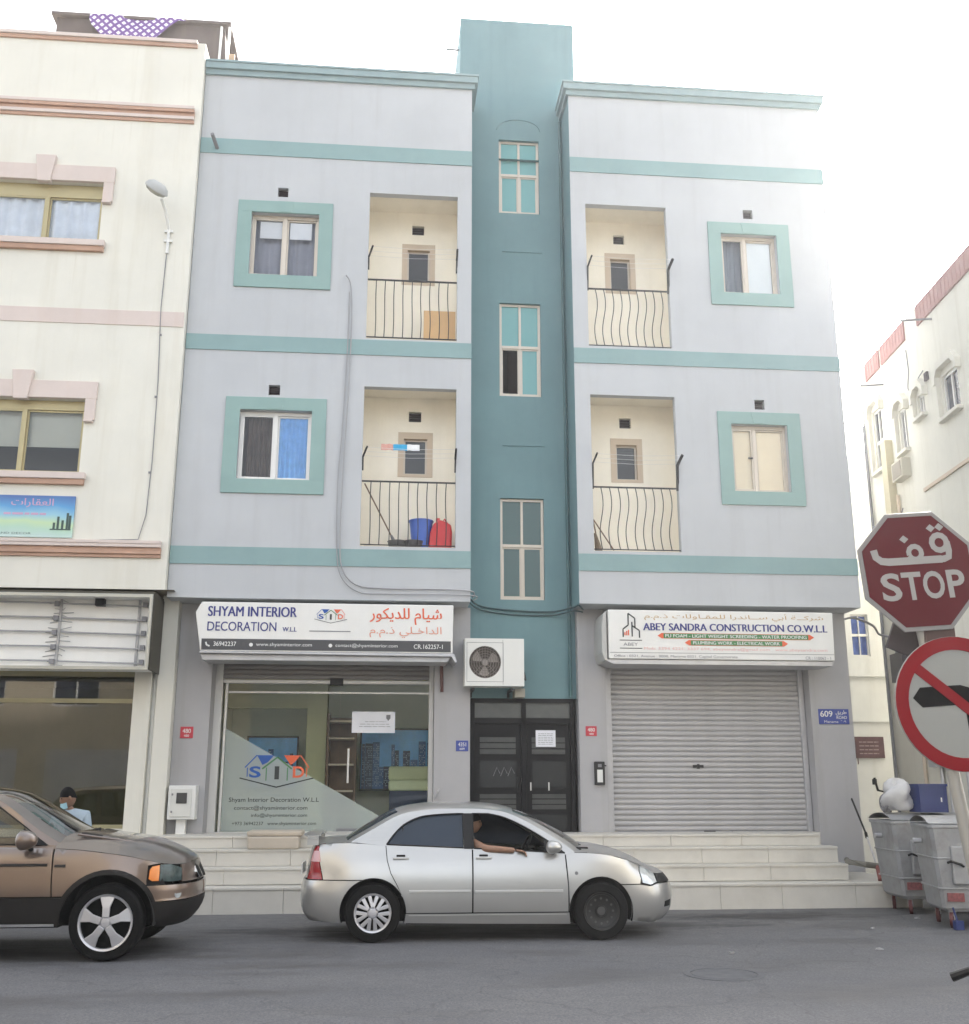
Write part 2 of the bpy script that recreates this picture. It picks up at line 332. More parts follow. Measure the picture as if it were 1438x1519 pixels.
for w_, x0, x1, S in ((wl_, XL0, XL1, 'L'), (wr_, XR0, XR1, 'R')):
    hs_ = [(*wins[S + k], .16) for k in 'LU'] + [(*bals[S + k], .14) for k in 'LU'] + [(*vents[S + k], .12) for k in 'LU']
    w_.wall(x0, x1, ZB, ZT, 0, hs_)
    w_.quad((x0, 0, ZB), (x1, 0, ZB), (x1, 1.25, ZB), (x0, 1.25, ZB))                       # soffit
    w_.quad((x0, 0, ZT), (x1, 0, ZT), (x1, .2, ZT), (x0, .2, ZT)); w_.quad((x0, .2, 13.3), (x1, .2, 13.3), (x1, .2, ZT), (x0, .2, ZT))
    w_.quad((x0, .2, 13.3), (x1, .2, 13.3), (x1, 10, 13.3), (x0, 10, 13.3)); w_.quad((x0, 10, 0), (x1, 10, 0), (x1, 10, ZT), (x0, 10, ZT))
wl_.quad((XL0, 0, ZB), (XL0, 10, ZB), (XL0, 10, ZT), (XL0, 0, ZT))
wr_.quad((XR1, 0, ZB), (XR1, 10, ZB), (XR1, 10, ZT), (XR1, 0, ZT))
wl_.quad((XL1, .8, ZB), (XL1, .8, ZT), (XL1, 10, ZT), (XL1, 10, ZB)); wr_.quad((XR0, .8, ZB), (XR0, .8, ZT), (XR0, 10, ZT), (XR0, 10, ZB))
wl_.build('front_wall', mWall, APT); wr_.build('front_wall', mWall, APT)
# returns beside the stair tower are painted with it
s = MB(); s.quad((XL1, 0, ZB), (XL1, .8, ZB), (XL1, .8, ZT), (XL1, 0, ZT)); s.quad((XR0, 0, ZB), (XR0, .8, ZB), (XR0, .8, ZT), (XR0, 0, ZT))
s.build('wing_return', mTower, APT)
# stair tower
tw = {'t1': (1.95, 2.72, 12.15, 13.71), 't2': (1.95, 2.71, 8.49, 10.31), 't3': (1.95, 2.72, 4.79, 6.59)}
t = MB(); t.wall(1.2, 3.44, 3.12, 16.38, .8, [(*w_, .14) for w_ in tw.values()])
t.quad((1.2, .8, 13.3), (1.2, 5, 13.3), (1.2, 5, 16.38), (1.2, .8, 16.38)); t.quad((3.44, .8, 13.3), (3.44, 5, 13.3), (3.44, 5, 16.38), (3.44, .8, 16.38))
t.quad((1.2, .8, 16.38), (3.44, .8, 16.38), (3.44, 5, 16.38), (1.2, 5, 16.38)); t.quad((1.2, 5, 13.3), (3.44, 5, 13.3), (3.44, 5, 16.38), (1.2, 5, 16.38))
for z in (11.34, 7.55): t.box(2.0, 2.75, .785, .81, z, z + .012)
t.quad((1.2, .8, 13.3), (3.44, .8, 13.3), (3.44, 10, 13.3), (1.2, 10, 13.3)); t.quad((1.3, 10, 0), (3.2, 10, 0), (3.2, 10, 13.3), (1.3, 10, 13.3))
tower = t.build('stair_tower', mTower, APT)
# arched mould line above the top window
t = MB(); t.tube([(2.33 + .42 * math.cos(a), .795, 13.92 + .24 * math.sin(a)) for a in [math.pi * k / 14 for k in range(15)]], .012, 5); t.build('arch_moulding', mTower, APT)
t = MB(); t.tube([(3.12, .72, 3.15), (3.12, .72, 14.1)], .03, 8); t.build('rain_pipe', M('teal_pipe', (.05, .12, .13), .6, var=.05), APT)
# ground floor walls
gw = MB()
gw.box(-3.335, -2.78, .6, 1.24, 0, ZB - .003); gw.box(.83, 1.42, .6, 1.24, 0, ZB - .003); gw.box(XR0 + .06, 3.69, .6, 1.0, 0, ZB - .003); gw.box(7.21, 7.93, .6, 1.0, 0, ZB - .003)
gw.box(-2.78, .83, 1.0, 1.2, 3.72, ZB - .003); gw.box(3.69, 7.21, .8, 1.0, 3.66, ZB - .003)
gw.quad((7.93, 1.0, 0), (7.93, 10, 0), (7.93, 10, ZB), (7.93, 1.0, ZB)); gw.quad((-3.335, 1.24, 0), (-3.335, 10, 0), (-3.335, 10, ZB), (-3.335, 1.24, ZB))
gw.build('ground_floor_wall', mWallG, APT)
# bands and cornices
for x0, x1 in ((XL0, XL1), (XR0, XR1)):
    for z0, z1 in ((5.157, 5.446), (8.85, 9.128), (12.594, 12.89)):
        B(x0 + .001, x1 + .004, -.018, .02, z0, z1).build('band', mBand, APT)
def cornice(x0, x1, inner_right):
    m = MB()
    for z0, z1, d in ((14.18, 14.28, .05), (14.28, 14.4, .1), (14.4, 14.44, .12)):
        m.box(x0, x1 if not inner_right else x1 + d, -d, .22, z0, z1)
        if inner_right: m.box(x1 - .15, x1 + d, .22, .797, z0, z1)
        else: m.box(x0 - d, x0, -d, .797, z0, z1); m.box(x1, x1 + d, -d, 2, z0, z1)
    m.build('cornice', mCorn, APT)
cornice(XL0, XL1, True); cornice(XR0, XR1, False)
# window makers -------------------------------------------------
def curtain(x0, x1, z0, z1, Y, mat, parent, amp=.025, waves=5, name='curtain'):
    n = waves * 8; rows = []
    for j in range(4):
        z = z0 + (z1 - z0) * j / 3
        rows.append([(x0 + (x1 - x0) * i / n, Y + amp * math.sin(i / n * waves * 6.283 + .5 * math.sin(i * .7)) * (1 - .1 * j), z) for i in range(n + 1)])
    return MB().grid(rows).build(name, mat, parent, smooth=80)
def slider(b, x0, x1, z0, z1, Y, mat=None, xm=None, gl=None, head=.06, openL=False, openR=False, top=None):
    """two-sash sliding window: frame is the part, panes and curtains its sub-parts"""
    mat = mat or mAlu; gl = gl or mGlassD; xm = xm or (x0 + x1) / 2
    f = MB(); f.ring(x0 + .002, x1 - .002, z0 + .002, z1 - .002, .04, Y, Y + .07, wt=head)
    f.box(xm - .03, xm + .03, Y - .008, Y + .05, z0 + .04, z1 - head)
    for a, c, d in ((x0 + .042, xm - .03, 0), (xm + .03, x1 - .042, .025)): f.ring(a, c, z0 + .042, z1 - head - .002, .028, Y + .006 + d, Y + .04 + d)
    w = f.build('window', mat, b, bevel=.004)
    for k, (a, c, d) in enumerate(((x0 + .068, xm - .056, .02), (xm + .056, x1 - .068, .045))):
        if (k == 0 and openL) or (k == 1 and openR): continue
        MB().quad((a, Y + d, z0 + .066), (c, Y + d, z0 + .066), (c, Y + d, z1 - head - .026), (a, Y + d, z1 - head - .026)).build('pane', gl, w)
    return w
def surround(k, y0=-.03):
    x0, x1, z0, z1 = wins[k]; m = MB(); e = .24
    a, b_, c, d = x0 - e, x1 + e, z0 - e, z1 + e - .02
    m.box(a, b_, y0, .01, c, z0 + .001); m.box(a, b_, y0, .01, z1 - .001, d); m.box(a, x0, y0, .01, z0 + .001, z1 - .001); m.box(x1, b_, y0, .01, z0 + .001, z1 - .001)
    o = m.build('window_surround', mSurr, APT, bevel=.005)
    xm = (x0 + x1) / 2; kk = MB(); kk.prism([(xm - .1, z1 + .01), (xm + .1, z1 + .01), (xm + .14, d - .004), (xm - .14, d - .004)], lambda u, v, q: (u, q, v), y0 - .008, y0 + .01)
    kk.build('keystone', mSurr, o)
for k in wins: surround(k)
mCurtB = M('blue_curtain', (.22, .45, .78), .9, var=.12, scale=6); mCurtW = M('white_curtain', (.78, .81, .84), .9, var=.05)
mCurtBrown = M('brown_curtain', (.09, .065, .055), .9, var=.2, scale=5); mBlind = M('peach_blind', (.86, .76, .60), .8, var=.04, streak=.15, scol=(.7, .5, .36)); mPaper = M('white_paper', (.75, .76, .80), .8, var=.04)
x0, x1, z0, z1 = wins['LU']; w = slider(APT, x0, x1, z0, z1, .1, gl=mGlass)
for a, c in ((x0 + .14, x0 + .52), (x0 + .66, x0 + 1.04)): B(a, c, .152, .155, z1 - .42, z1 - .1).build('paper_sheet', mPaper, w)
curtain(x0 + .05, x1 - .05, z0, z1, .26, M('slate_curtain', (.30, .31, .38), .9, var=.1), w)
x0, x1, z0, z1 = wins['LL']; w = slider(APT, x0, x1, z0, z1, .1, mAluW, gl=mGlass)
curtain(x0 + .62, x1 - .07, z0 + .05, z1 - .06, .155, mCurtB, w, amp=.012, waves=6); curtain(x0 + .12, x0 + .6, z0 + .05, z1 - .06, .22, mCurtBrown, w, waves=7)
x0, x1, z0, z1 = wins['RU']; w = slider(APT, x0, x1, z0, z1, .1, xm=x0 + .46, gl=mGlass)
B(x0 + .51, x1 - .08, .158, .165, z0 + .06, z1 - .08).build('roller_blind', mCurtW, w); curtain(x0 + .05, x0 + .45, z0, z1, .3, M('grey_blue_curtain', (.2, .24, .3), .9, var=.12), w, waves=3)
x0, x1, z0, z1 = wins['RL']; w = slider(APT, x0, x1, z0, z1, .1, xm=x0 + .43, gl=mGlass)
B(x0 + .05, x1 - .05, .158, .165, z0 + .06, z1 - .06).build('roller_blind', mBlind, w); B(x0 + .31, x0 + .39, .085, .11, z0 + .62, z0 + .645).build('latch', mBlack, w)
# wall vents
for k, (a, b_, c, d) in vents.items():
    m = MB(); m.quad((a, .118, c), (b_, .118, c), (b_, .118, d), (a, .118, d))
    for q in range(4): m.add([(a + .004, .05, c + .02 + q * .042), (b_ - .004, .05, c + .02 + q * .042), (b_ - .004, .09, c + .05 + q * .042), (a + .004, .09, c + .05 + q * .042)], [(0, 1, 2, 3)])
    m.build('wall_vent', mVent, APT)
# balconies ------------------------------------------------------
iwx = {'L': (.15, .76), 'R': (3.95, 4.53)}; ivx = {'L': (.33, .55), 'R': (4.13, 4.34)}
for k, (a, b_, c, d) in bals.items():
    s_ = k[0]; zf = 5.5 if k[1] == 'L' else 9.17
    m = MB(); ia, ib = a - .16 if s_ == 'L' else a - .1, b_ + .12 if s_ == 'L' else b_ + .2; cz = d + .12
    wx, vx = iwx[s_], ivx[s_]; wz = (zf + 1.44, zf + 2.26); vz = (zf + 2.46, zf + 2.65)
    m.wall(ia, ib, zf, cz, BD, [(wx[0], wx[1], wz[0], wz[1], .16), (vx[0], vx[1], vz[0], vz[1], .1)])
    m.quad((ia, .14, zf), (ia, BD, zf), (ia, BD, cz), (ia, .14, cz)); m.quad((ib, .14, zf), (ib, BD, zf), (ib, BD, cz), (ib, .14, cz))
    m.quad((ia, .14, cz), (ib, .14, cz), (ib, BD, cz), (ia, BD, cz))
    m.quad((ia, .138, d), (ib, .138, d), (ib, .138, cz), (ia, .138, cz)); m.quad((ia, .139, zf), (a, .139, zf), (a, .139, cz), (ia, .139, cz)); m.quad((b_, .139, zf), (ib, .139, zf), (ib, .139, cz), (b_, .139, cz))
    bal = m.build('balcony', mCream, APT)
    B(ia, ib, .0 + .002, BD - .002, zf - .05, zf + .004).build('balcony_floor', M('balcony_floor_tile', (.5, .45, .36), .6) if 'balcony_floor_tile' not in bpy.data.materials else bpy.data.materials['balcony_floor_tile'], bal)
    # inner window
    f = MB(); f.ring(wx[0] - .0, wx[1] + .0, wz[0], wz[1], .1, BD - .012, BD + .15, wt=.12, wb=.05); w = f.build('window', mTan, APT)
    f = MB(); f.ring(wx[0] + .1, wx[1] - .1, wz[0] + .05, wz[1] - .12, .03, BD + .06, BD + .1); f.build('sash', mAlu, w)
    MB().quad((wx[0] + .12, BD + .08, wz[0] + .07), (wx[1] - .12, BD + .08, wz[0] + .07), (wx[1] - .12, BD + .08, wz[1] - .14), (wx[0] + .12, BD + .08, wz[1] - .14)).build('pane', mGlassD, w)
    if k == 'RL':
        for q in range(7): B(wx[0] + .12, wx[1] - .12, BD + .1, BD + .11, wz[0] + .38 + q * .045, wz[0] + .415 + q * .045).build('blind_slat', mGrey, w)
    m = MB(); m.quad((vx[0], BD + .098, vz[0]), (vx[1], BD + .098, vz[0]), (vx[1], BD + .098, vz[1]), (vx[0], BD + .098, vz[1]))
    for q in range(4): m.add([(vx[0], BD + .03, vz[0] + .02 + q * .045), (vx[1], BD + .03, vz[0] + .02 + q * .045), (vx[1], BD + .07, vz[0] + .05 + q * .045), (vx[0], BD + .07, vz[0] + .05 + q * .045)], [(0, 1, 2, 3)])
    m.build('wall_vent', mVent, APT)
    # railing
    zt = zf + 1.12; wavy = s_ == 'R'
    r_ = MB(); r_.box(a + .005, b_ - .005, .03, .055, zt - .012, zt + .012); rb_ = B(a + .005, b_ - .005, .03, .055, zf + .03, zf + .045)
    rail = r_.build('balcony_railing', mBlack, APT); rb_.build('bottom_rail', mBlack, rail)
    for q in range(9):
        x = a + (b_ - a) * (q + 1) / 10; zz = [zf + .04 + (zt - zf - .05) * i / 14 for i in range(15)]; j = random.uniform(-.008, .008)
        amp = .032 if wavy else .010
        pts = [(x + j * (1 - i / 14) + amp * math.sin((i / 14) * 2 * math.pi + (3.1 if wavy else 0)) * (1 if wavy else (.5 + .5 * (q > 4))), .042, zz[i]) for i in range(15)]
        MB().tube(pts, .0085, 5).build('baluster', mBlack, rail)
    for sx, x in ((1, a + .012), (-1, b_ - .012)):
        off = .1 if s_ == 'R' or sx == 1 else 0
        pts = [(x, .03, zt + (-.04 if s_ == 'R' else .18)), (x, -.02, zt + .40), (x + off * (.45 if s_ == 'R' else .7), -.2, zt + .53)]
        mb = MB(); mb.tube(pts[:2], .016 if not (s_ == 'R' and sx == -1) else .026, 6); mb.tube(pts[1:], .018 if not (s_ == 'R' and sx == -1) else .028, 6); mb.build('clothes_line_bracket', mBlack, rail)
    for q in range(3):
        y = -.03 - .08 * q; MB().tube([(a + .03, y, zt + .42 + .05 * q), ((a + b_) / 2, y, zt + .395 + .05 * q), (b_ - .02, y, zt + .42 + .05 * q)], .003, 4).build('line_wire', mWhPr, rail)
# stair windows
def stair_window(x0, x1, z0, z1, openpane=False, gl=None):
    Y = .86; gl = gl or mGlassT; f = MB(); xm = (x0 + x1) / 2; zm = z0 + (z1 - z0) * .53
    f.ring(x0 + .002, x1 - .002, z0 + .002, z1 - .002, .045, Y, Y + .07); f.box(xm - .022, xm + .022, Y - .004, Y + .05, z0 + .046, z1 - .046); f.box(x0 + .046, x1 - .046, Y - .008, Y + .048, zm - .028, zm + .028)
    f.ring(xm + .023, x1 - .046, z0 + .046, zm - .03, .022, Y + .01, Y + .04); f.ring(x0 + .046, xm - .023, z0 + .046, zm - .03, .022, Y + .01, Y + .04)
    w = f.build('stair_window', mAlu, APT, bevel=.004)
    for i, (a, b_) in enumerate(((x0 + .045, xm - .02), (xm + .02, x1 - .045))):
        for j, (c, d) in enumerate(((z0 + .045, zm - .02), (zm + .02, z1 - .045))):
            if openpane and i == 0 and j == 0: continue
            MB().quad((a, Y + .025, c), (b_, Y + .025, c), (b_, Y + .025, d), (a, Y + .025, d)).build('pane', gl, w)
    return w
stair_window(*tw['t1']); stair_window(*tw['t2'], openpane=True)
stair_window(*tw['t3'], gl=glass('dusky_teal_glass', (.22, .36, .33), milky=((.07, .16, .15), .6)))
# entrance door
D = MB(); x0, x1, z0, z1 = 1.44, 3.18, .93, 3.118
D.ring(x0, x1, z0, z1, .07, .775, .9, wt=.07, wb=.03); D.box(2.29, 2.37, .78, .88, z0, z1); D.box(x0, x1, .78, .88, 2.70, 2.80)
door = D.build('entrance_door_frame', mDoor, APT, bevel=.004)
mTransom = M('dusty_transom_glass', (.095, .10, .095), .25, var=.15, scale=3)
for a, b_ in ((1.51, 2.29), (2.37, 3.11)): B(a, b_, .82, .83, 2.8, 3.05).build('transom_pane', mTransom, door)
mLouv = M('smoked_glass', (.014, .016, .017), .25, var=.1)
for a, b_ in ((1.51, 2.285), (2.375, 3.11)):
    m = MB(); m.box(a, b_, .81, .85, .96, 2.70)
    dl = m.build('door_leaf', mDoor, APT, bevel=.004)
    for c, d in ((2.2, 2.49), (1.32, 1.58)):
        for q in range(3): B(a + .09, b_ - .09, .8, .815, c + q * (d - c) / 3 + .012, c + (q + 1) * (d - c) / 3 - .006).build('louvre_glass', M('grey_louvre_glass', (.05, .052, .05), .3, var=.2, scale=5) if 'grey_louvre_glass' not in bpy.data.materials else bpy.data.materials['grey_louvre_glass'], dl)
    for c, d in ((1.68, 2.1), (1.0, 1.25)): B(a + .09, b_ - .09, .802, .815, c, d).build('door_panel', mLouv, dl)
    if a < 2: MB().tube([(2.22, .77, 1.6), (2.22, .77, 1.85)], .014, 6).build('pull_handle', mBlack, dl)
    else:
        for xx in (2.43, 2.73): B(xx, xx + .018, .79, .805, 1.63, 1.76).build('handle', mAluW, dl)
m = MB()
for q in range(3): m.tube([(1.82 + q * .12, .797, 1.86), (1.88 + q * .12, .797, 2.0), (1.93 + q * .12, .797, 1.9)], .006, 4)
m.build('scrawl_lettering', mGreyPr, [o for o in APT.children if o.name.startswith('door_leaf')][0])
pn = MB(); pn.box(2.53, 2.86, .786, .797, 2.33, 2.6); pnote = pn.build('paper_notice', mPaper)
T_(pnote, 'white paper notice taped on the right leaf of the black entrance door', 'notice')
m = MB()
for q in range(7): scribble(m, 2.57, 2.82, 2.37 + q * .028, .008, .7845, n=5)
m.build('notice_lettering', mGreyPr, pnote)

# right shop: closed roller shutter
x0, x1 = 3.70, 7.20
sh = MB(); sh.box(x0 + .002, x0 + .13, .84, .93, .92, 3.7); sh.box(x1 - .09, x1 - .002, .84, .93, .92, 3.7); sh.box(x0 + .13, x1 - .09, .86, .92, .92, .975); shut = sh.build('roller_shutter', mSteel, APT, bevel=.006)
ns = 32; zs0, zs1 = .975, 3.72; hh = (zs1 - zs0) / ns
prof = [(.915, 0), (.895, .012), (.888, .03), (.888, .055), (.895, .074), (.915, hh)]
sm_ = MB().grid([[(x0 + .1, y, zs0 + z) for y, z in prof], [(x1 - .06, y, zs0 + z) for y, z in prof]])
sl0 = sm_.build('slat', mSlat, shut, smooth=50)
for k in range(1, ns): copy_part(sl0, shut, dz=k * hh)
m = MB(); m.box(5.2, 5.38, .87, .89, 2.0, 2.045); m.box(5.27, 5.31, .86, .89, 1.985, 2.06); m.build('shutter_lock', mBlack, shut)
m = MB(); m.box(5.33, 5.52, .84, .86, .93, .985); m.tube([(5.8, .85, .97), (5.84, .8, .9), (5.82, .76, .82)], .012, 6); m.build('bottom_latch', mBlack, shut)
B(x0, x1, .935, .95, .9, 3.72).build('shutter_backing', mDark, APT)

# left shop front -----------------------------------------------
Y = 1.14
sf = MB(); sf.box(-2.79, -2.66, Y - .12, Y + .1, .95, 3.7); sf.box(.76, .832, Y - .12, Y + .1, .95, 3.7); sf.box(-2.66, .76, Y - .1, Y + .08, .93, .985); sf.box(-2.66, .76, Y - .09, Y + .06, 3.36, 3.42)
sf.box(-2.62, -2.58, Y - .06, Y + .04, .985, 3.36); sf.box(-2.58, .76, Y - .03, Y + .03, 3.2, 3.235)
shop = sf.build('shop_front', mAluW, APT, bevel=.006)
for q in range(4):
    z = 3.43 + q * .08
    MB().grid([[(-2.66, y - .1 + Y - .915, z + zz) for y, zz in prof], [(.76, y - .1 + Y - .915, z + zz) for y, zz in prof]]).build('shutter_slat', M('dark_shutter_grey', (.24, .225, .215), .5, var=.06) if 'dark_shutter_grey' not in bpy.data.materials else bpy.data.materials['dark_shutter_grey'], shop, smooth=50)
for a, b_ in ((-2.58, -.93), (-.915, -.73), (-.715, .76)): MB().quad((a, Y, .985), (b_, Y, .985), (b_, Y, 3.36), (a, Y, 3.36)).build('glass_pane', mGlassS, shop)
MB().tube([(-.56, Y - .06, 1.75), (-.56, Y - .06, 2.3)], .018, 8).build('door_handle', mAluW, shop)
B(-.72, -.36, Y - .04, Y + .04, .99, 1.03).build('patch_fitting', mGrey, shop); B(-.9, -.68, Y - .13, Y - .095, 3.33, 3.45).build('shutter_motor_lock', mBlack, shop)
mF = MB(); mF.add([(-2.575, Y - .004, 2.62), (-2.575, Y - .004, .99), (.36, Y - .004, .99), (-.0, Y - .004, 1.21)], [(0, 1, 2, 3)]); mF.build('frosted_film', mFrost, shop)
B(-.52, .2, Y - .008, Y - .003, 2.56, 2.91).build('licence_sheet', mPaper, shop)
m = MB(); scribble(m, -.12 - .28, .12, 2.66, .008, Y - .0095, n=6); scribble(m, -.38, .1, 2.7, .008, Y - .0095, n=6); scribble(m, -.3, .05, 2.74, .008, Y - .0095, n=5)
m.prism([(.05, 2.86), (.05, 2.8), (.085, 2.76), (.12, 2.8), (.12, 2.86)], lambda u, v, d: (u, d, v), Y - .0105, Y - .009); m.build('licence_lettering', mGreyPr, shop)
def houses(cx, cz, s, Y, parent, name):
    f = lambda u, v, d=0: (cx + u * s, Y - d, cz + v * s)
    m = MB()
    def bar(p, q, w, mi):
        p, q = Vector((*p, 0)), Vector((*q, 0)); d = (q - p).normalized(); n_ = Vector((-d.y, d.x, 0)) * w / 2
        m.add([f(v.x, v.y) for v in (p - n_, q - n_, q + n_, p + n_)], [(0, 1, 2, 3)], mi)
    m.add([f(-.64, .64), f(-.1, .64), f(-.3, .42), f(-.46, .34)], [(0, 3, 2, 1)], 0)
    m.add([f(.2, .64), f(.72, .64), f(.54, .42), f(.42, .34)], [(0, 3, 2, 1)], 1)
    bar((-1, .26), (-.64, .64), .035, 0); bar((-.92, .26), (-.92, -.02), .03, 0); bar((.72, .64), (1, .26), .035, 1); bar((.93, .26), (.93, -.02), .03, 1)
    bar((-.46, .22), (0, .58), .05, 2); bar((0, .58), (.46, .22), .05, 2); bar((-.33, .26), (-.33, -.14), .03, 2); bar((.33, .26), (.33, -.14), .03, 2)
    bar((-1.15, -.06), (0, -.34), .035, 3); bar((0, -.34), (1.15, -.06), .035, 3)
    put(m, 'S', -.86, -.5, -.05, .3, 0, 0, bold=.03, fn=lambda u, v: f(u, v)); put(m, 'I', -.07, .07, -.1, .3, 0, 3, bold=.02, fn=lambda u, v: f(u, v)); put(m, 'D', .5, .86, -.05, .3, 0, 1, bold=.03, fn=lambda u, v: f(u, v))
    return m.build(name, [mBlue, mOrange, mGreen, mDkPrint], parent)
houses(-1.72, 1.86, .52, Y - .008, shop, 'house_logo')
m = MB(); put(m, 'Shyam Interior Decoration W.L.L', -2.47, -1.02, 1.43, 1.52, Y - .008, bold=.0)
put(m, 'contact@shyaminterior.com', -2.38, -1.2, 1.31, 1.39, Y - .008); put(m, 'info@shyaminterior.com', -2.1, -1.2, 1.2, 1.27, Y - .008); put(m, '+973 36942237   www.shyaminterior.com', -2.4, -1.05, 1.07, 1.14, Y - .008)
m.build('window_lettering', mDkPrint, shop)
# room behind the glass
mRoom = M('room_wall', (.86, .85, .72), .8, var=.05); rm = MB(); ra, rb, ry, rz0, rz1 = -2.9, .95, 4.2, .95, 3.6
rm.quad((ra, ry, rz0), (rb, ry, rz0), (rb, ry, rz1), (ra, ry, rz1)); rm.quad((ra, Y + .1, rz0), (ra, ry, rz0), (ra, ry, rz1), (ra, Y + .1, rz1)); rm.quad((rb, Y + .1, rz0), (rb, ry, rz0), (rb, ry, rz1), (rb, Y + .1, rz1))
rm.quad((ra, Y, rz1), (rb, Y, rz1), (rb, ry, rz1), (ra, ry, rz1)); rm.quad((ra, Y, rz0), (rb, Y, rz0), (rb, ry, rz0), (ra, ry, rz0)); rm.build('shop_room', mRoom, APT)
rm = MB(); rm.box(-1.35, -1.0, 2.4, 2.9, .955, 3.598); rm.box(-2.9, -1.0, 2.5, 2.7, 3.05, 3.597); rm.build('room_pillar', M('olive_pillar', (.46, .45, .27), .7), APT)
SH = thing('shelf_unit', (-.7, 2.4, .95), 'brown curved shelf unit seen behind the left shop glass', 'shelf')
mWood = M('brown_wood', (.16, .09, .05), .5, var=.2, scale=5)
m = MB(); m.box(-.98, -.94, 2.2, 2.75, .96, 2.95); m.box(-.5, -.46, 2.3, 2.75, .96, 2.75); m.box(-.94, -.5, 2.7, 2.73, .96, 2.9); m.build('carcass', mWood, SH)
for z in (1.2, 1.6, 2.05, 2.5, 2.8): B(-.94, -.5, 2.22, 2.7, z, z + .03).build('shelf', mTan, SH)
mSkyPr = M('blue_sky_print', (.16, .48, .92), .2, var=.35, scale=1.3)
for (a, b_, c, d, lab) in ((-2.5, -1.55, 1.65, 2.6, 'blue city picture hung behind the house logo on the shop glass'), (-.42, .93, 1.62, 2.75, 'large blue city picture behind the glass door of the shop')):
    m = MB(); m.ring(a, b_, c, d, .03, 3.35, 3.42, 1); m.box(a + .03, b_ - .03, 3.38, 3.4, c + .03, d - .03, 0); wp_ = m.build('wall_picture', [mSkyPr, mBlack]); T_(wp_, lab, 'picture', 'blue city pictures inside the left shop')
    rc = random.Random(int(c * 100)); m = MB(); x = a + .04
    while x < b_ - .08:
        w_ = rc.uniform(.05, .16); w_ = min(w_, b_ - .035 - x); h_ = rc.uniform(.25, .8) * (d - c); y_ = 3.3785 - rc.uniform(0, .004); k_ = rc.choice((0, 0, 1)); m.quad((x, y_, c + .03), (x + w_, y_, c + .03), (x + w_, y_, c + h_), (x, y_, c + h_), k_)
        z_ = c + .08
        while z_ < c + h_ - .05:
            xx = x + .012
            while xx < x + w_ - .015:
                if rc.random() < .55: m.quad((xx, y_ - .001, z_), (xx + .012, y_ - .001, z_), (xx + .012, y_ - .001, z_ + .016), (xx, y_ - .001, z_ + .016), 2)
                xx += .024
            z_ += .032
        x += w_ + rc.uniform(-.01, .03)
    m.build('skyline_print', [M('navy_tower', (.01, .03, .10), .2, var=.1), M('blue_tower', (.03, .12, .34), .2, var=.1), M('lit_window_print', (.45, .62, .8), .3, var=0)], wp_)['kind'] = 'stuff'
SO = thing('sofa', (.55, 2.6, .95), 'pale lime sofa on a dark base inside the shop', 'sofa')
mLime = M('lime_fabric', (.74, .78, .52), .9, var=.06)
MB().box(.12, .94, 2.35, 3.1, 1.62, 1.80).build('seat', mLime, SO, bevel=.04); MB().box(.12, .94, 2.9, 3.15, 1.80, 2.05).build('backrest', mLime, SO, bevel=.04); MB().box(.14, .94, 2.38, 3.1, 1.25, 1.62).build('base', M('dark_blue_base', (.02, .035, .09), .5), SO)

# ------------------------------------------------------------ front steps, slab by slab
ST = thing('front_steps', (2, -.8, 0), 'wide cream stone steps along the front of the apartment block', 'steps')
for z0, z1, y0, xe, nsl in ((0.0, .345, -1.42, 7.86, 11), (.345, .575, -1.0, 6.96, 9), (.575, .81, -.7, 6.94, 10), (.81, .985, -.4, 6.79, 9)):
    xs = [-3.33]; w = (xe + 3.33) / nsl
    for q in range(1, nsl): xs.append(-3.33 + q * w + random.uniform(-.12, .12))
    xs.append(xe)
    for q in range(nsl):
        jy = random.uniform(-.004, .004); m = MB(); m.box(xs[q] + .0015, xs[q + 1] - .0015, y0 + jy, .59, z0 + (.003 if z0 else -.05), z1 - .004 + random.uniform(-.002, .002)); m.box(xs[q] + .0015, xs[q + 1] - .0015, y0 + jy - .016, y0 + .3, z1 - .034, z1 + .002)
        m.build('stone_slab', mStone, ST, bevel=.006)
o = B(-1.95, -1.15, -.62, -.02, .99, 1.06); o.box(-1.92, -1.18, -.74, -.4, .815, .985); T_(o.build('stone_block', M('sandy_stone', (.48, .42, .34), .8, var=.1, bump=.1), bevel=.02), 'sandy coloured stone block on the steps before the left shop window', 'block')

m = MB(); m.box(-2.779, .829, .595, 1.2, .6, .975); m.box(3.691, 7.209, .595, 1.0, .6, .97); m.box(1.421, 3.22, .595, .9, .6, .93); m.build('threshold', mStone, APT)
m = MB(); m.box(1.37, 1.421, .62, .8, 0, ZB); m.build('door_jamb', mWallG, APT)
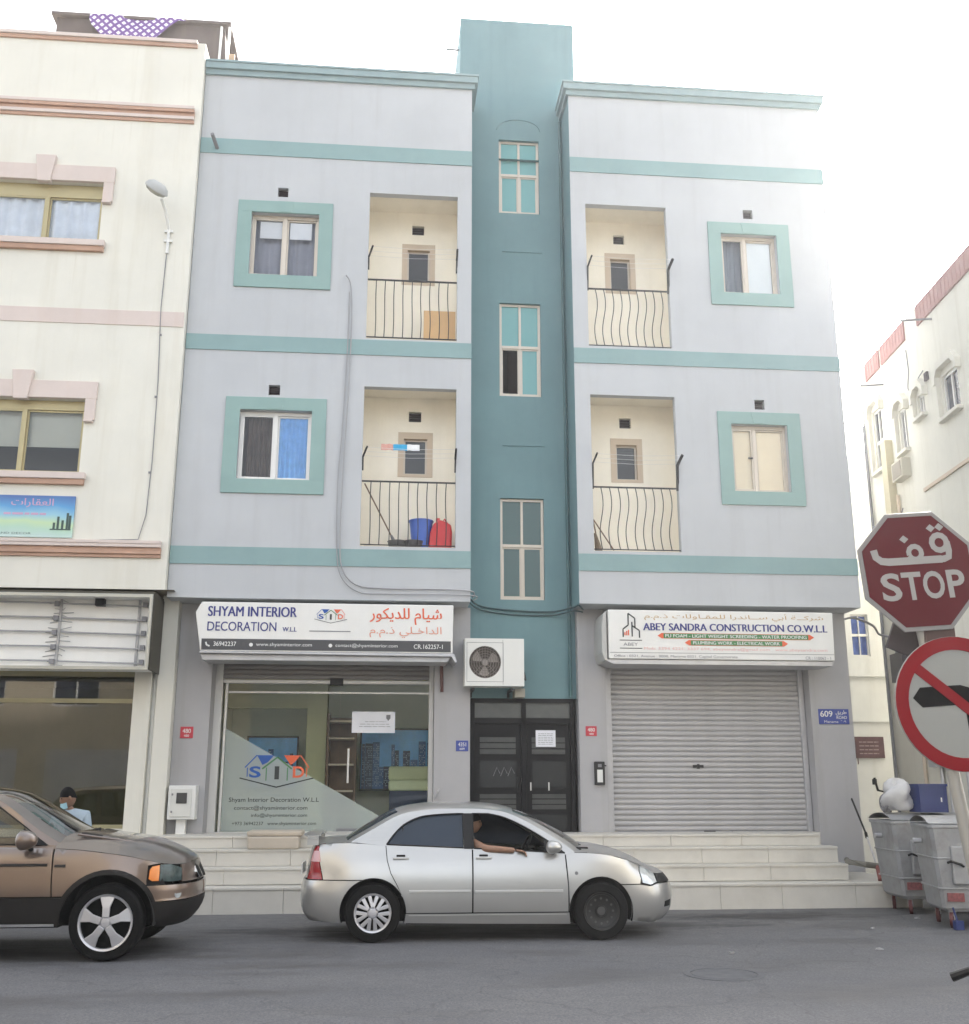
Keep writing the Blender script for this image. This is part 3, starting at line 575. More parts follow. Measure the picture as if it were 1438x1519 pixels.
# ------------------------------------------------------------ cream building on the left
LB = thing('cream_building', (-7, 0, 0), 'cream building with pink window heads and terracotta mouldings, at the left edge', 'building')
Y = -.15; LX = -3.48
lw = {'U': (-7.2, -5.02, 10.68, 11.79), 'L': (-7.2, -4.97, 6.57, 7.83)}
m = MB(); m.wall(-14, LX, 4.70, 14.72, Y, [(*lw['U'], .2), (*lw['L'], .2), (-12, -9.5, 10.68, 11.79, .2), (-12, -9.5, 6.57, 7.83, .2)])
m.quad((LX, Y, 4.70), (LX, 9, 4.70), (LX, 9, 14.72), (LX, Y, 14.72)); m.quad((-14, Y, 14.72), (LX, Y, 14.72), (LX, .12, 14.72), (-14, .12, 14.72)); m.quad((-14, .12, 13.8), (LX, .12, 13.8), (LX, .12, 14.72), (-14, .12, 14.72))
m.quad((-14, 9, 0), (LX, 9, 0), (LX, 9, 14.72), (-14, 9, 14.72)); m.quad((-14, .12, 13.8), (LX, .12, 13.8), (LX, 9, 13.8), (-14, 9, 13.8)); m.quad((-14, Y, 0), (-14, 9, 0), (-14, 9, 14.72), (-14, Y, 14.72))
m.build('front_wall', mLeft, LB)
m = MB(); m.quad((-14, Y, 4.70), (-3.34, Y, 4.70), (-3.34, .75, 4.70), (-14, .75, 4.70)); m.quad((-14, .8, 3.4), (-3.4, .8, 3.4), (-3.4, .8, 4.7), (-14, .8, 4.7)); m.build('soffit', M('brown_soffit', (.22, .18, .12), .9, var=.1), LB)
mold = lambda z0, z1, x1, mats: [mats]
def moulding(z0, z1, x1, steps, x0=-14):
    n = len(steps); h = (z1 - z0) / n; m = MB()
    for i, (d, mi) in enumerate(steps): m.box(x0, x1, Y - d, Y + .01, z0 + i * h + .001, z0 + (i + 1) * h, mi)
    m.build('moulding', [mPink, mClay], LB, bevel=.006)
moulding(13.05, 13.36, -3.58, [(.03, 1), (.06, 0), (.05, 1), (.09, 1), (.1, 0)])
moulding(9.17, 9.44, -3.50, [(.015, 0)])
moulding(5.20, 5.47, -3.58, [(.04, 1), (.07, 1), (.05, 1), (.09, 0), (.1, 0)])
moulding(14.60, 14.74, -3.62, [(.04, 1), (.07, 0)])
for k, (x0, x1, z0, z1) in lw.items():
    for dx in (0, -4.7):
        a, b_ = x0 + dx, x1 + dx; m = MB()
        if dx: a, b_ = -12, -9.5
        m.box(a - .1, b_ + .18, Y - .06, Y + .01, z1 + .0, z1 + .30); m.box(b_ + .003, b_ + .17, Y - .06, Y + .01, z1 - .36, z1)
        m.box(b_ + .003, b_ + .15, Y - .09, Y + .01, z1 - .40, z1 - .362); m.box(a - .15, a - .003, Y - .06, Y + .01, z1 - .36, z1)
        s = m.build('window_head', mPink, LB, bevel=.008)
        xm = (a + b_) / 2 + .1; kk = MB(); kk.prism([(xm - .11, z1 - .04), (xm + .11, z1 - .04), (xm + .17, z1 + .46), (xm - .17, z1 + .46)], lambda u, v, q: (u, q, v), Y - .1, Y + .01); kk.build('keystone', mPink, s, bevel=.008)
        m = MB(); m.box(a - .1, b_ + .12, Y - .10, Y + .2, z0 - .11, z0 - .002, 0); m.box(a - .08, b_ + .1, Y - .07, Y + .01, z0 - .2, z0 - .11, 1); m.build('window_sill', [mPink, mClay], LB, bevel=.008)
        w = slider(LB, a, b_, z0, z1, Y + .1, M('olive_aluminium', (.42, .36, .2), .45, metal=.2, var=.05) if 'olive_aluminium' not in bpy.data.materials else bpy.data.materials['olive_aluminium'], xm=(a + b_) / 2 + .15, gl=mGlass, head=.24 if k == 'U' else .16)
        if k == 'U': curtain(a + .05, b_ - .05, z0 + .03, z1 - .05, Y + .19, M('pale_grey_curtain', (.74, .78, .86), .9, var=.1, scale=3) if 'pale_grey_curtain' not in bpy.data.materials else bpy.data.materials['pale_grey_curtain'], w, amp=.035, waves=9)
        else: B(a + .05, b_ - .05, Y + .24, Y + .25, z0 + .5, z1 - .03).build('roller_blind', M('grey_blind', (.5, .51, .46), .8, var=.05) if 'grey_blind' not in bpy.data.materials else bpy.data.materials['grey_blind'], w)
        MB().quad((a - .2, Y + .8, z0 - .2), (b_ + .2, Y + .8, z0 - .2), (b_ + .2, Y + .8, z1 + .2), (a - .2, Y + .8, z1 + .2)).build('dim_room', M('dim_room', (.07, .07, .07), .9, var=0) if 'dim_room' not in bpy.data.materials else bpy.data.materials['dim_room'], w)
# ground floor of the cream building
m = MB(); m.box(-3.95, -3.68, .36, .8, 0, 4.698); m.box(-3.60, -3.34, .38, .8, 0, 4.698); m.box(-3.68, -3.60, .6, .8, 0, 4.698); m.box(-14, -3.95, .45, .8, .34, 1.06); m.box(-14, -9, .45, .8, 1.06, 3.4)
m.build('ground_floor_wall', mLeft, LB, bevel=.01)
m = MB(); m.tube([(-3.64, .5, .3), (-3.64, .5, 4.6)], .045, 10); m.tube([(-3.64, .5, 2.35), (-3.64, .5, 2.45)], .056, 10); m.build('drain_pipe', mWhite, LB, smooth=True)
f = MB(); Yg = .6; f.box(-9, -3.95, Yg - .04, Yg + .04, 2.98, 3.05); f.box(-9, -3.95, Yg - .04, Yg + .04, 1.06, 1.12); f.box(-9, -3.95, Yg - .06, Yg + .06, 3.40, 3.55); f.box(-6.6, -6.54, Yg - .04, Yg + .04, 1.12, 2.98)
sw = f.build('shop_window', M('olive_bar', (.36, .33, .2), .5, metal=.2, var=.05), LB)
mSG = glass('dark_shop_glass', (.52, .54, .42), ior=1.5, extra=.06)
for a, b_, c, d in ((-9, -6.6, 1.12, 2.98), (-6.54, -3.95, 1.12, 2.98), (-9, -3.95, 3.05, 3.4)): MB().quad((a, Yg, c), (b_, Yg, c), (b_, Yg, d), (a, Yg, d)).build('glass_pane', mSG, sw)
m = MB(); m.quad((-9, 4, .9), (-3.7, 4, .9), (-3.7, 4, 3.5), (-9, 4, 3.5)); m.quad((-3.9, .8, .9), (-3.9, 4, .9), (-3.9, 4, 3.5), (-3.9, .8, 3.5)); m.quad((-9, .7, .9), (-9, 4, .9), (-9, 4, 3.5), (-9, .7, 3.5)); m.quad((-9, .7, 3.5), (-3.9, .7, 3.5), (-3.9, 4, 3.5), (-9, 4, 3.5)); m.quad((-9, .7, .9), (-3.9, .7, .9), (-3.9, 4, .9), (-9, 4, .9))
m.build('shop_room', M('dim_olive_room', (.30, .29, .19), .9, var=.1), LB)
# roof hut with lattice cloth behind the parapet
HT = thing('roof_hut', (-5.4, 3.3, 13.8), 'dark brown roof hut with a purple lattice cloth above the cream building', 'hut')
mHut = M('hut_brown', (.12, .095, .085), .9, var=.15, streak=.2)
m = MB(); m.box(-7.25, -3.9, 3, 5.5, 13.8, 17.55); m.add([(-3.9, 3, 13.8), (-3.45, 3, 13.8), (-3.75, 3, 17.55), (-3.9, 3, 17.55), (-3.9, 5.5, 13.8), (-3.45, 5.5, 13.8), (-3.75, 5.5, 17.55), (-3.9, 5.5, 17.55)], [(0, 1, 2, 3), (1, 5, 6, 2), (3, 2, 6, 7)]); m.build('wall', mHut, HT)
m = MB(); m.box(-7.35, -3.6, 2.9, 5.6, 17.55, 17.62); m.build('roof', mHut, HT)
for x in (-3.83, -3.66): MB().tube([(x, 2.93, 13.8), (x + .03, 2.93, 17.5)], .028, 6).build('post', mWhite, HT)
B(-3.62, -3.5, 3.0, 3.06, 13.8, 16.9).build('board', M('tan_board', (.42, .3, .2), .8), HT)
def lattice():
    m_ = bpy.data.materials.new('purple_lattice'); m_.use_nodes = True; nt = m_.node_tree; b = nt.nodes['Principled BSDF']; L = nt.links.new
    tc = nn(nt, 'ShaderNodeTexCoord'); mp = nn(nt, 'ShaderNodeMapping'); mp.inputs['Rotation'].default_value = (R(90), R(0), R(45)); mp.inputs['Scale'].default_value = (8, 8, 8); L(tc.outputs['Object'], mp.inputs[0])
    ck = nn(nt, 'ShaderNodeTexBrick'); ck.offset = 0; ck.inputs['Scale'].default_value = 1; ck.inputs['Brick Width'].default_value = 1; ck.inputs['Row Height'].default_value = 1; ck.inputs['Mortar Size'].default_value = .22; ck.inputs['Mortar Smooth'].default_value = 0
    mp.inputs['Rotation'].default_value = (0, 0, 0); mp2 = nn(nt, 'ShaderNodeVectorRotate', rotation_type='Y_AXIS'); mp2.inputs['Angle'].default_value = R(45); L(tc.outputs['Object'], mp2.inputs['Vector'])
    sp = nn(nt, 'ShaderNodeSeparateXYZ'); L(mp2.outputs[0], sp.inputs[0]); cb = nn(nt, 'ShaderNodeCombineXYZ'); L(sp.outputs[0], cb.inputs[0]); L(sp.outputs[2], cb.inputs[1]); L(cb.outputs[0], mp.inputs[0]); L(mp.outputs[0], ck.inputs['Vector'])
    ck.inputs['Color1'].default_value = (.75, .72, .8, 1); ck.inputs['Color2'].default_value = (.7, .68, .78, 1); ck.inputs['Mortar'].default_value = (.16, .08, .26, 1); L(ck.outputs[0], b.inputs['Base Color']); b.inputs['Roughness'].default_value = .9; return m_
rows = []
for i in range(13):
    u = i / 12; x = -6.55 + u * 1.95; sag = (1 - abs(2 * (u - .4)) ** 1.3) * .95 if abs(2 * (u - .4)) < 1 else 0
    rows.append([(x, 2.9 - .05 * math.sin(u * 9), 17.6), (x, 2.86, 17.6 - sag * .5 - .02), (x + .06, 2.85, 17.55 - max(sag, .02))])
MB().grid(rows).build('lattice_cloth', lattice(), HT)
# light box sign with its face missing
SB = thing('light_box', (-6, -.2, 3.4), 'open white light box sign frame with its tubes showing, on the cream building', 'sign box')
x0, x1, y0, y1, z0, z1 = -9, -3.6, -.4, -.02, 3.42, 4.57
m = MB(); m.box(x0, x1, y1 - .03, y1, z0, z1); m.box(x0, x1, y0 + .01, y1 - .03, z0, z0 + .03); m.box(x0, x1, y0 + .01, y1 - .03, z1 - .03, z1); m.box(x1 - .03, x1, y0 + .01, y1 - .03, z0 + .03, z1 - .03); m.build('tray', mSignW, SB)
m = MB(); m.ring(x0, x1 + .01, z0 - .01, z1 + .01, .05, y0 - .03, y0 + .009); m.build('rim', M('sign_rim', (.40, .40, .36), .4, metal=.5, var=.08), SB, bevel=.006)
m = MB(); m.box(x1 + .003, x1 + .03, y0, .35, z0, z1 + .02); m.box(x0, x1 + .02, y0 + .06, .35, z1 + .003, z1 + .06); m.build('side_cover', M('dark_olive_metal', (.05, .045, .03), .6), SB)
mTube = M('dusty_tube', (.34, .34, .34), .4, var=.15, scale=6)
for q in range(5):
    z = z0 + .12 + q * .225
    for a, b_ in ((-8.6, -6.5), (-6.45, -5.1), (-5.02, -3.75)):
        MB().tube([(a, y0 + .3, z + .03 if a > -5.1 else z + .045), (b_, y0 + .3, z if b_ > -4 else z + .035)], .014, 8).build('fluorescent_tube', mTube, SB)
        m = MB(); m.box(b_ - .05, b_ + .02, y0 + .27, y0 + .33, z - .015, z + .06); m.build('tube_holder', mGrey, SB)
for x in (-5.06, -3.86):
    m = MB(); m.box(x - .02, x + .02, y1 - .06, y1 - .032, z0 + .03, z1 - .03); m.build('bracket_rail', mTube, SB)
rg = random.Random(3); m = MB()
for q in range(14):
    z = z0 + .07 + q * .075; m.tube([(-5.2 + rg.uniform(-.07, .06), y0 + .34, z), (-5.02, y0 + .32, z + rg.uniform(-.03, .05)), (-4.96 + rg.uniform(-.05, .12), y0 + .3, z + .01)], .007, 4)
m.build('loose_wires', mTube, SB)
B(-4.52, -4.38, y0 + .2, y0 + .32, z1 - .14, z1 - .03).build('ballast_box', mDark, SB)
# banner
def banner_mat():
    m_ = bpy.data.materials.new('banner_print'); m_.use_nodes = True; nt = m_.node_tree; b = nt.nodes['Principled BSDF']; L = nt.links.new; b.inputs['Roughness'].default_value = .5
    tc = nn(nt, 'ShaderNodeTexCoord'); sp = nn(nt, 'ShaderNodeSeparateXYZ'); L(tc.outputs['Object'], sp.inputs[0]); no = nn(nt, 'ShaderNodeTexNoise'); no.inputs['Scale'].default_value = 1.5; L(tc.outputs['Object'], no.inputs['Vector'])
    ad = nn(nt, 'ShaderNodeMath', operation='MULTIPLY_ADD'); L(no.outputs[0], ad.inputs[0]); ad.inputs[1].default_value = .25; L(sp.outputs['Z'], ad.inputs[2])
    r = nn(nt, 'ShaderNodeMapRange'); r.inputs[1].default_value = .1; r.inputs[2].default_value = .8; L(ad.outputs[0], r.inputs[0]); cr = nn(nt, 'ShaderNodeValToRGB'); L(r.outputs[0], cr.inputs[0])
    e = cr.color_ramp.elements; e[0].position = 0; e[0].color = (.5, .62, .62, 1); e[1].position = 1; e[1].color = (.07, .15, .38, 1)
    for p, c in ((.25, (.42, .62, .5, 1)), (.4, (.5, .66, .4, 1)), (.55, (.3, .55, .66, 1)), (.75, (.1, .32, .6, 1))): q = e.new(p); q.color = c
    L(cr.outputs[0], b.inputs['Base Color']); return m_
BN = B(-7.3, -4.97, Y - .04, Y - .015, 5.50, 6.18).build('banner', banner_mat(), bevel=.004)
T_(BN, 'blue and green printed banner under the lower window of the cream building', 'banner')
m = MB(); put(m, 'العقارات', -5.95, -5.3, 5.98, 6.13, Y - .043, 0, .01, ar=True); put(m, 'للتطوير', -6.9, -6.2, 5.98, 6.12, Y - .043, 0, .01, ar=True); scribble(m, -6.05, -5.4, 5.86, .035, Y - .043, 0, 5)
put(m, 'FURNITURE AND DECOR', -6.6, -5.6, 5.545, 5.575, Y - .043, 1)
for q, (x, h) in enumerate(((-5.28, .1), (-5.22, .2), (-5.15, .14), (-5.08, .26), (-5.04, .22))): m.box(x, x + .035, Y - .046, Y - .041, 5.64, 5.64 + h, 1)
m.box(-5.32, -5.0, Y - .046, Y - .041, 5.62, 5.64, 1); m.build('banner_lettering', [M('banner_pink', (.55, .35, .5), .6, var=0), M('banner_dark', (.05, .09, .08), .6, var=0)], BN)
# wall lamp on the cream building
LM = thing('wall_lamp', (-3.95, -.15, 11.0), 'grey oval street lamp head on a bracket high on the cream wall', 'street lamp')
m = MB(); m.tube([(-3.86, -.19, 10.5), (-3.86, -.19, 10.95), (-3.90, -.35, 11.2), (-3.95, -.52, 11.34)], .026, 8); m.box(-3.93, -3.79, -.2, -.151, 10.72, 10.76); m.box(-3.93, -3.79, -.2, -.151, 10.9, 10.94); m.build('bracket', mWhite, LM)
hm = Matrix.Translation((-4.02, -.62, 11.46)) @ Matrix.Rotation(R(34), 4, 'Y') @ Matrix.Rotation(R(28), 4, 'X') @ Matrix.Diagonal((1.25, .9, 1, 1))
MB().lathe([(0.001, .13), (.09, .12), (.15, .07), (.175, 0), (.165, -.02), (.1, -.03), (.001, -.03)], hm, 24).build('lamp_head', M('lamp_grey', (.42, .43, .42), .5, var=.08), LM, smooth=True)
MB().lathe([(.155, -.021), (.13, -.06), (.07, -.085), (.001, -.09)], hm, 24).build('lens', M('lamp_lens', (.34, .34, .28), .25, var=.15, scale=8), LM, smooth=True)
m = MB(); m.tube([(-3.87, -.165, 10.5), (-3.89, -.165, 9.5), (-3.84, -.165, 8.2), (-3.83, -.165, 6.8), (-3.86, -.165, 5.9), (-3.95, -.165, 5.50), (-4.6, -.165, 5.48)], .008, 5); 
for z in (9.0, 7.9, 6.6): m.box(-3.875, -3.845, -.175, -.15, z, z + .03)
T_(m.build('lamp_cable', mGreyPr), 'thin grey cable running down the cream wall from the lamp', 'cable')

# ------------------------------------------------------------ shop signs
def pr(u, v, d): return (u, d, v)
SS = thing('shop_sign', (-.9, 0, 3.7), 'white sign with blue English and orange Arabic lettering over the left shop', 'sign')
m = MB(); m.prism([(-2.90, 4.53), (-2.99, 4.36), (-2.88, 3.75), (1.08, 3.75), (1.09, 4.53)], pr, -.1, .59); m.build('box', mSignW, SS, bevel=.012)
m = MB(); m.prism([(-2.89, 3.72), (-2.89, 3.745), (1.11, 3.745), (1.15, 3.62), (1.12, 3.60), (1.06, 3.70)], pr, -.11, .55); m.prism([(-2.85, 3.62), (-2.89, 3.72), (1.06, 3.70), (1.0, 3.62)], pr, -.02, .55); m.build('bottom_tray', mSteel, SS, bevel=.006)
Ys = -.101; m = MB(); m.quad((-2.868, Ys - .002, 3.77), (1.05, Ys - .002, 3.77), (1.05, Ys - .002, 3.945), (-2.868, Ys - .002, 3.945)); m.build('dark_strip', mBar, SS)
m = MB(); Yt = Ys - .005
put(m, 'SHYAM INTERIOR', -2.79, -1.41, 4.30, 4.46, Yt, 0, .03); put(m, 'DECORATION', -2.79, -1.72, 4.07, 4.215, Yt, 0, .008); put(m, 'W.L.L', -1.62, -1.4, 4.07, 4.14, Yt, 0, .02)
put(m, 'شيام للديكور', -.25, .9, 4.2, 4.47, Yt, 1, .015, ar=True); put(m, 'الداخـلي ذ.م.م', -.25, .9, 3.99, 4.17, Yt, 2, .0, ar=True)
put(m, '36942237', -2.68, -2.33, 3.83, 3.90, Yt, 3, .012); put(m, 'www.shyaminterior.com', -2.02, -1.15, 3.82, 3.89, Yt, 3); put(m, 'contact@shyaminterior.com', -.78, .2, 3.82, 3.89, Yt, 3); put(m, 'CR.162257-1', .46, .92, 3.82, 3.89, Yt, 3, .01)
m.disc((-2.1, Yt, 3.855), (0, -1, 0), .03, 12, 3); m.disc((-.86, Yt, 3.855), (0, -1, 0), .03, 12, 3); m.tube([(-2.8, Yt, 3.89), (-2.785, Yt, 3.845), (-2.74, Yt, 3.825)], .014, 5, 3)
m.build('sign_lettering', [mNavy, mOrange, M('pale_orange_print', (.72, .30, .2), .6, var=0), mWhPr], SS)
houses(-.87, 4.29, .225, Yt, SS, 'house_logo'); m = MB(); m.quad((-1.2, Yt, 4.075), (-.55, Yt, 4.075), (-.55, Yt, 4.09), (-1.2, Yt, 4.09)); m.build('logo_rule', mGreyPr, SS)
SG = thing('shop_sign', (5.5, 0, 3.6), 'white sign with navy capitals and green strips over the closed shutter', 'sign')
m = MB(); m.prism([(3.62, 4.5), (7.42, 4.5), (7.40, 3.70), (3.62, 3.70)], pr, -.1, .59); m.build('box', mSignW, SG, bevel=.012)
m = MB(); m.prism([(3.60, 4.49), (3.54, 4.42), (3.51, 4.2), (3.51, 3.8), (3.55, 3.68), (3.60, 3.66)], pr, -.07, .59); m.build('end_cap', M('grey_cap', (.42, .42, .40), .5, var=.08), SG, bevel=.015, smooth=False)
m = MB(); m.prism([(3.60, 3.66), (3.60, 3.69), (7.40, 3.69), (7.37, 3.62), (3.7, 3.62)], pr, -.06, .59); m.build('bottom_tray', mSteel, SG)
Yt = -.106; m = MB()
put(m, 'شركــة أبي ســاندرا للمقـاولات ذ.م.م', 4.22, 7.25, 4.33, 4.46, Yt, 0, 0, ar=True)
put(m, 'ABEY SANDRA CONSTRUCTION CO.W.L.L', 4.20, 7.30, 4.165, 4.285, Yt, 1, .035)
for a, b_, z in ((4.50, 7.0, 4.035), (4.95, 6.55, 3.925)):
    m.prism([(a - .07, z + .045), (a, z), (b_, z), (b_ + .07, z + .045), (b_, z + .09), (a, z + .09)], lambda u, v, d: (u, d, v), -.105, -.1035, 2); m.quad((a + .03, -.1062, z + .006), (b_ - .03, -.1062, z + .006), (b_ - .03, -.1062, z + .084), (a + .03, -.1062, z + .084), 3)
put(m, 'PU FOAM - LIGHT WEIGHT SCREEDING - WATER PROOFING', 4.56, 6.94, 4.053, 4.107, -.1075, 4, .01); put(m, 'PLUMBING WORK - ELECTRICAL WORK', 5.02, 6.48, 3.943, 3.997, -.1075, 4, .01)
put(m, 'Mob: 3394 4221, 3337 694, abeysandra@gmail.com   www.abeysandra.com', 4.2, 7.28, 3.835, 3.895, Yt, 5); put(m, 'Office : 0321, Avenue : 0000, Manama 0321, Capital Governorate', 3.7, 5.75, 3.715, 3.765, Yt, 6, .01); put(m, 'CR : 110062 - 1', 6.9, 7.33, 3.715, 3.765, Yt, 6)
m.quad((3.63, Yt, 3.795), (7.39, Yt, 3.795), (7.39, Yt, 3.803), (3.63, Yt, 3.803), 6)
def bar2(p, q, w, mi):
    p, q = Vector((p[0], 0, p[1])), Vector((q[0], 0, q[1])); d = (q - p).normalized(); n_ = Vector((-d.z, 0, d.x)) * w / 2
    m.add([(v.x, Yt, v.z) for v in (p - n_, q - n_, q + n_, p + n_)], [(0, 1, 2, 3)], mi)
for p, q in (((3.86, 4.05), (3.86, 4.18)), ((3.86, 4.18), (3.95, 4.25)), ((3.95, 4.25), (3.95, 4.44)), ((3.95, 4.44), (4.06, 4.36)), ((4.06, 4.36), (4.06, 4.2)), ((4.01, 4.06), (4.01, 4.3)), ((4.01, 4.24), (4.13, 4.16)), ((4.13, 4.16), (4.13, 4.04))): bar2(p, q, .022, 7)
for z in (4.0, 3.87): bar2((3.8, z), (4.17, z), .012, 7)
put(m, 'ABEY', 3.86, 4.1, 3.91, 3.96, Yt, 6)
for q in range(3): m.quad((3.88 + q * .03, Yt, 4.08), (3.90 + q * .03, Yt, 4.08), (3.90 + q * .03, Yt, 4.13 + .02 * q), (3.88 + q * .03, Yt, 4.13 + .02 * q), 2)
m.build('sign_lettering', [M('ochre_print', (.50, .34, .16), .6, var=0), mNavy, mOrange, mGreen, mWhPr, mPinkPr, mGreyPr, mDkPrint], SG)

# ------------------------------------------------------------ small things on the facade
AC = thing('ac_unit', (1.78, .2, 3.2), 'white air conditioner outdoor unit with a round fan grille above the black door', 'air conditioner')
x0, x1, y0, y1, z0, z1 = 1.30, 2.27, .2, .56, 3.27, 4.04; cx, cz = 1.63, 3.655
mACw = M('ac_white', (.70, .70, .66), .4, var=.03, streak=.1, scol=(.5, .45, .36))
m = MB(); n = 36; ring_o = []; rr = .262
outer = [(x0, z0), (x1, z0), (x1, z1), (x0, z1)]
pts = [(cx + rr * math.cos(2 * math.pi * k / n), cz + rr * math.sin(2 * math.pi * k / n)) for k in range(n)]
tris = tessellate_polygon([[Vector((u, v, 0)) for u, v in outer], [Vector((u, v, 0)) for u, v in pts]]); allp = outer + pts
m.add([(u, y0, v) for u, v in allp], [tuple(t_) for t_ in tris])
m.add([(u, y, v) for y in (y0, y0 + .1) for u, v in pts], [(k, (k + 1) % n, (k + 1) % n + n, k + n) for k in range(n)])
m.quad((x0, y0, z0), (x0, y1, z0), (x0, y1, z1), (x0, y0, z1)); m.quad((x1, y0, z0), (x1, y1, z0), (x1, y1, z1), (x1, y0, z1)); m.quad((x0, y0, z1), (x1, y0, z1), (x1, y1, z1), (x0, y1, z1)); m.quad((x0, y0, z0), (x1, y0, z0), (x1, y1, z0), (x0, y1, z0)); m.quad((x0, y1, z0), (x1, y1, z0), (x1, y1, z1), (x0, y1, z1))
cas = m.build('casing', mACw, AC, merge=True)
m = MB(); m.box(x0 + .62, x0 + .625, y0 - .002, y0 + .01, z0 + .02, z1 - .02); m.ring(cx - .3, cx + .3, cz - .32, cz + .32, .006, y0 - .004, y0 + .002); m.build('panel_seam', mGrey, AC)
MB().disc((cx, y0 + .098, cz), (0, -1, 0), rr - .001, 36).build('fan_recess', M('brown_grey_recess', (.1, .085, .075), .8), AC)
m = MB()
for q in range(3):
    a = R(30 + 120 * q); c_, s_ = math.cos(a), math.sin(a)
    m.add([(cx + .03 * c_, y0 + .06, cz + .03 * s_), (cx + .22 * math.cos(a - .5), y0 + .08, cz + .22 * math.sin(a - .5)), (cx + .23 * c_, y0 + .06, cz + .23 * s_), (cx + .2 * math.cos(a + .4), y0 + .045, cz + .2 * math.sin(a + .4))], [(0, 1, 2, 3)])
m.lathe([(.001, -.05), (.05, -.045), (.055, 0)], Matrix.Translation((cx, y0 + .06, cz)) @ Matrix.Rotation(R(-90), 4, 'X'), 16); m.build('fan', M('fan_grey', (.33, .30, .27), .6, var=.1), AC)
m = MB()
for r0 in (.06, .1, .14, .18, .22, .255): m.tube([(cx + r0 * math.cos(2 * math.pi * k / 28), y0 + .004, cz + r0 * math.sin(2 * math.pi * k / 28)) for k in range(29)], .004, 4, caps=False)
for k in range(8): a = math.pi * k / 4; m.tube([(cx + .04 * math.cos(a), y0 + .002, cz + .04 * math.sin(a)), (cx + .262 * math.cos(a), y0 + .002, cz + .262 * math.sin(a))], .004, 4)
for k in range(-5, 6): x = cx + k * .045; h = math.sqrt(max(0, rr ** 2 - (k * .045) ** 2)); m.tube([(x, y0 + .008, cz - h), (x, y0 + .008, cz + h)], .0035, 4)
m.build('fan_grille', M('grille_grey', (.24, .21, .185), .6, var=.1), AC)
for x in (1.42, 2.05): m = MB(); m.box(x, x + .04, .22, .795, 3.2, 3.24); m.box(x, x + .04, .75, .795, 3.0 + .125, 3.2); m.build('bracket', mBlack, AC)
B(2.15, 2.32, .5, .79, 3.12, 3.26).build('terminal_box', M('box_olive', (.35, .33, .27), .6), AC)
MB().tube([(2.272, .45, 3.45), (2.33, .5, 3.4), (2.34, .76, 3.55), (2.31, .76, 3.3)], .014, 6).build('pipe', mBlack, AC)
def plate(x0, x1, z0, z1, Y, mat, label, txt, name='number_plate', cat='sign', group=None, t2=None):
    o = B(x0, x1, Y - .012, Y - .001, z0, z1).build(name, mat, bevel=.003); T_(o, label, cat, group)
    m = MB(); h = z1 - z0; put(m, txt, x0 + .18 * (x1 - x0), x1 - .18 * (x1 - x0), z0 + .45 * h, z0 + .82 * h, Y - .0145, 0, .01)
    put(m, t2 or 'Road', x0 + .3 * (x1 - x0), x1 - .3 * (x1 - x0), z0 + .12 * h, z0 + .32 * h, Y - .0145, 0, .01); m.build('plate_lettering', mWhPr, o); return o
mRedPl = M('red_plate', (.50, .035, .055), .45, var=.05); mBluePl = M('blue_plate', (.045, .07, .30), .45, var=.05)
plate(-3.22, -3.02, 2.44, 2.62, .6, mRedPl, 'small red number plate on the grey wall above the meter box', '480', t2='480')
plate(3.335, 3.52, 2.50, 2.66, .6, mRedPl, 'small red number plate between the black door and the roller shutter', '480', t2='480')
plate(1.19, 1.39, 2.25, 2.42, .6, mBluePl, 'small blue number plate left of the black entrance door', '4351', t2='609')
o = B(7.33, 7.86, .585, .598, 2.715, 2.965).build('road_sign', mBluePl, bevel=.003); T_(o, 'blue road sign reading 609 on the right corner of the block', 'sign')
m = MB(); put(m, '609', 7.36, 7.57, 2.835, 2.935, .582, 0, .02); put(m, 'طريق', 7.63, 7.82, 2.86, 2.945, .582, 0, .01, ar=True); put(m, 'ROAD', 7.64, 7.82, 2.80, 2.85, .582, 0, .01); put(m, 'Manama  ٦٠٩', 7.42, 7.8, 2.735, 2.775, .582, 0); m.build('sign_lettering', mWhPr, o)
IC = thing('intercom', (3.55, .59, 1.7), 'black intercom box with a pale panel beside the roller shutter', 'intercom')
B(3.46, 3.63, .54, .598, 1.72, 2.09).build('housing', mBlack, IC, bevel=.01); B(3.50, 3.59, .53, .541, 1.76, 1.96).build('keypad', mWhite, IC); B(3.515, 3.575, .528, .54, 2.0, 2.05).build('camera_window', mGrey, IC)
MB().tube([(3.63, .57, 2.03), (3.66, .57, 2.02)], .01, 5).build('cable_stub', mBlack, IC)
MT = thing('meter_box', (-3.08, .3, 1.2), 'white electricity meter box with a dark window on the grey wall', 'meter box')
B(-3.29, -2.87, .33, .598, 1.2, 1.71).build('housing', mWhite, MT, bevel=.012); B(-3.25, -2.93, .312, .329, 1.24, 1.66).build('door', M('meter_door', (.62, .62, .58), .5, var=.05), MT, bevel=.006); B(-3.16, -3.0, .304, .3115, 1.44, 1.6).build('meter_window', M('meter_window', (.06, .06, .06), .2, var=.2), MT)
m = MB()
for z in (1.3, 1.56): m.box(-3.235, -3.21, .3, .311, z, z + .03)
m.build('hinge', mGrey, MT); B(-3.16, -3.02, .42, .56, .98, 1.195).build('conduit', mWhite, MT)
m = MB(); m.tube([(.94, .58, 3.7), (.95, .56, 3.2)], .03, 6); T_(m.build('downspout_stub', M('rust_brown', (.12, .05, .045), .7, var=.2)), 'short rusty brown pipe hanging under the right end of the left shop sign', 'pipe')
m = MB(); m.tube([(.86, .57, 1.5), (.9, .5, 1.62), (.93, .53, 1.66)], .016, 6); T_(m.build('wall_hook', mSteel), 'small grey hook on the wall right of the left shop', 'hook')
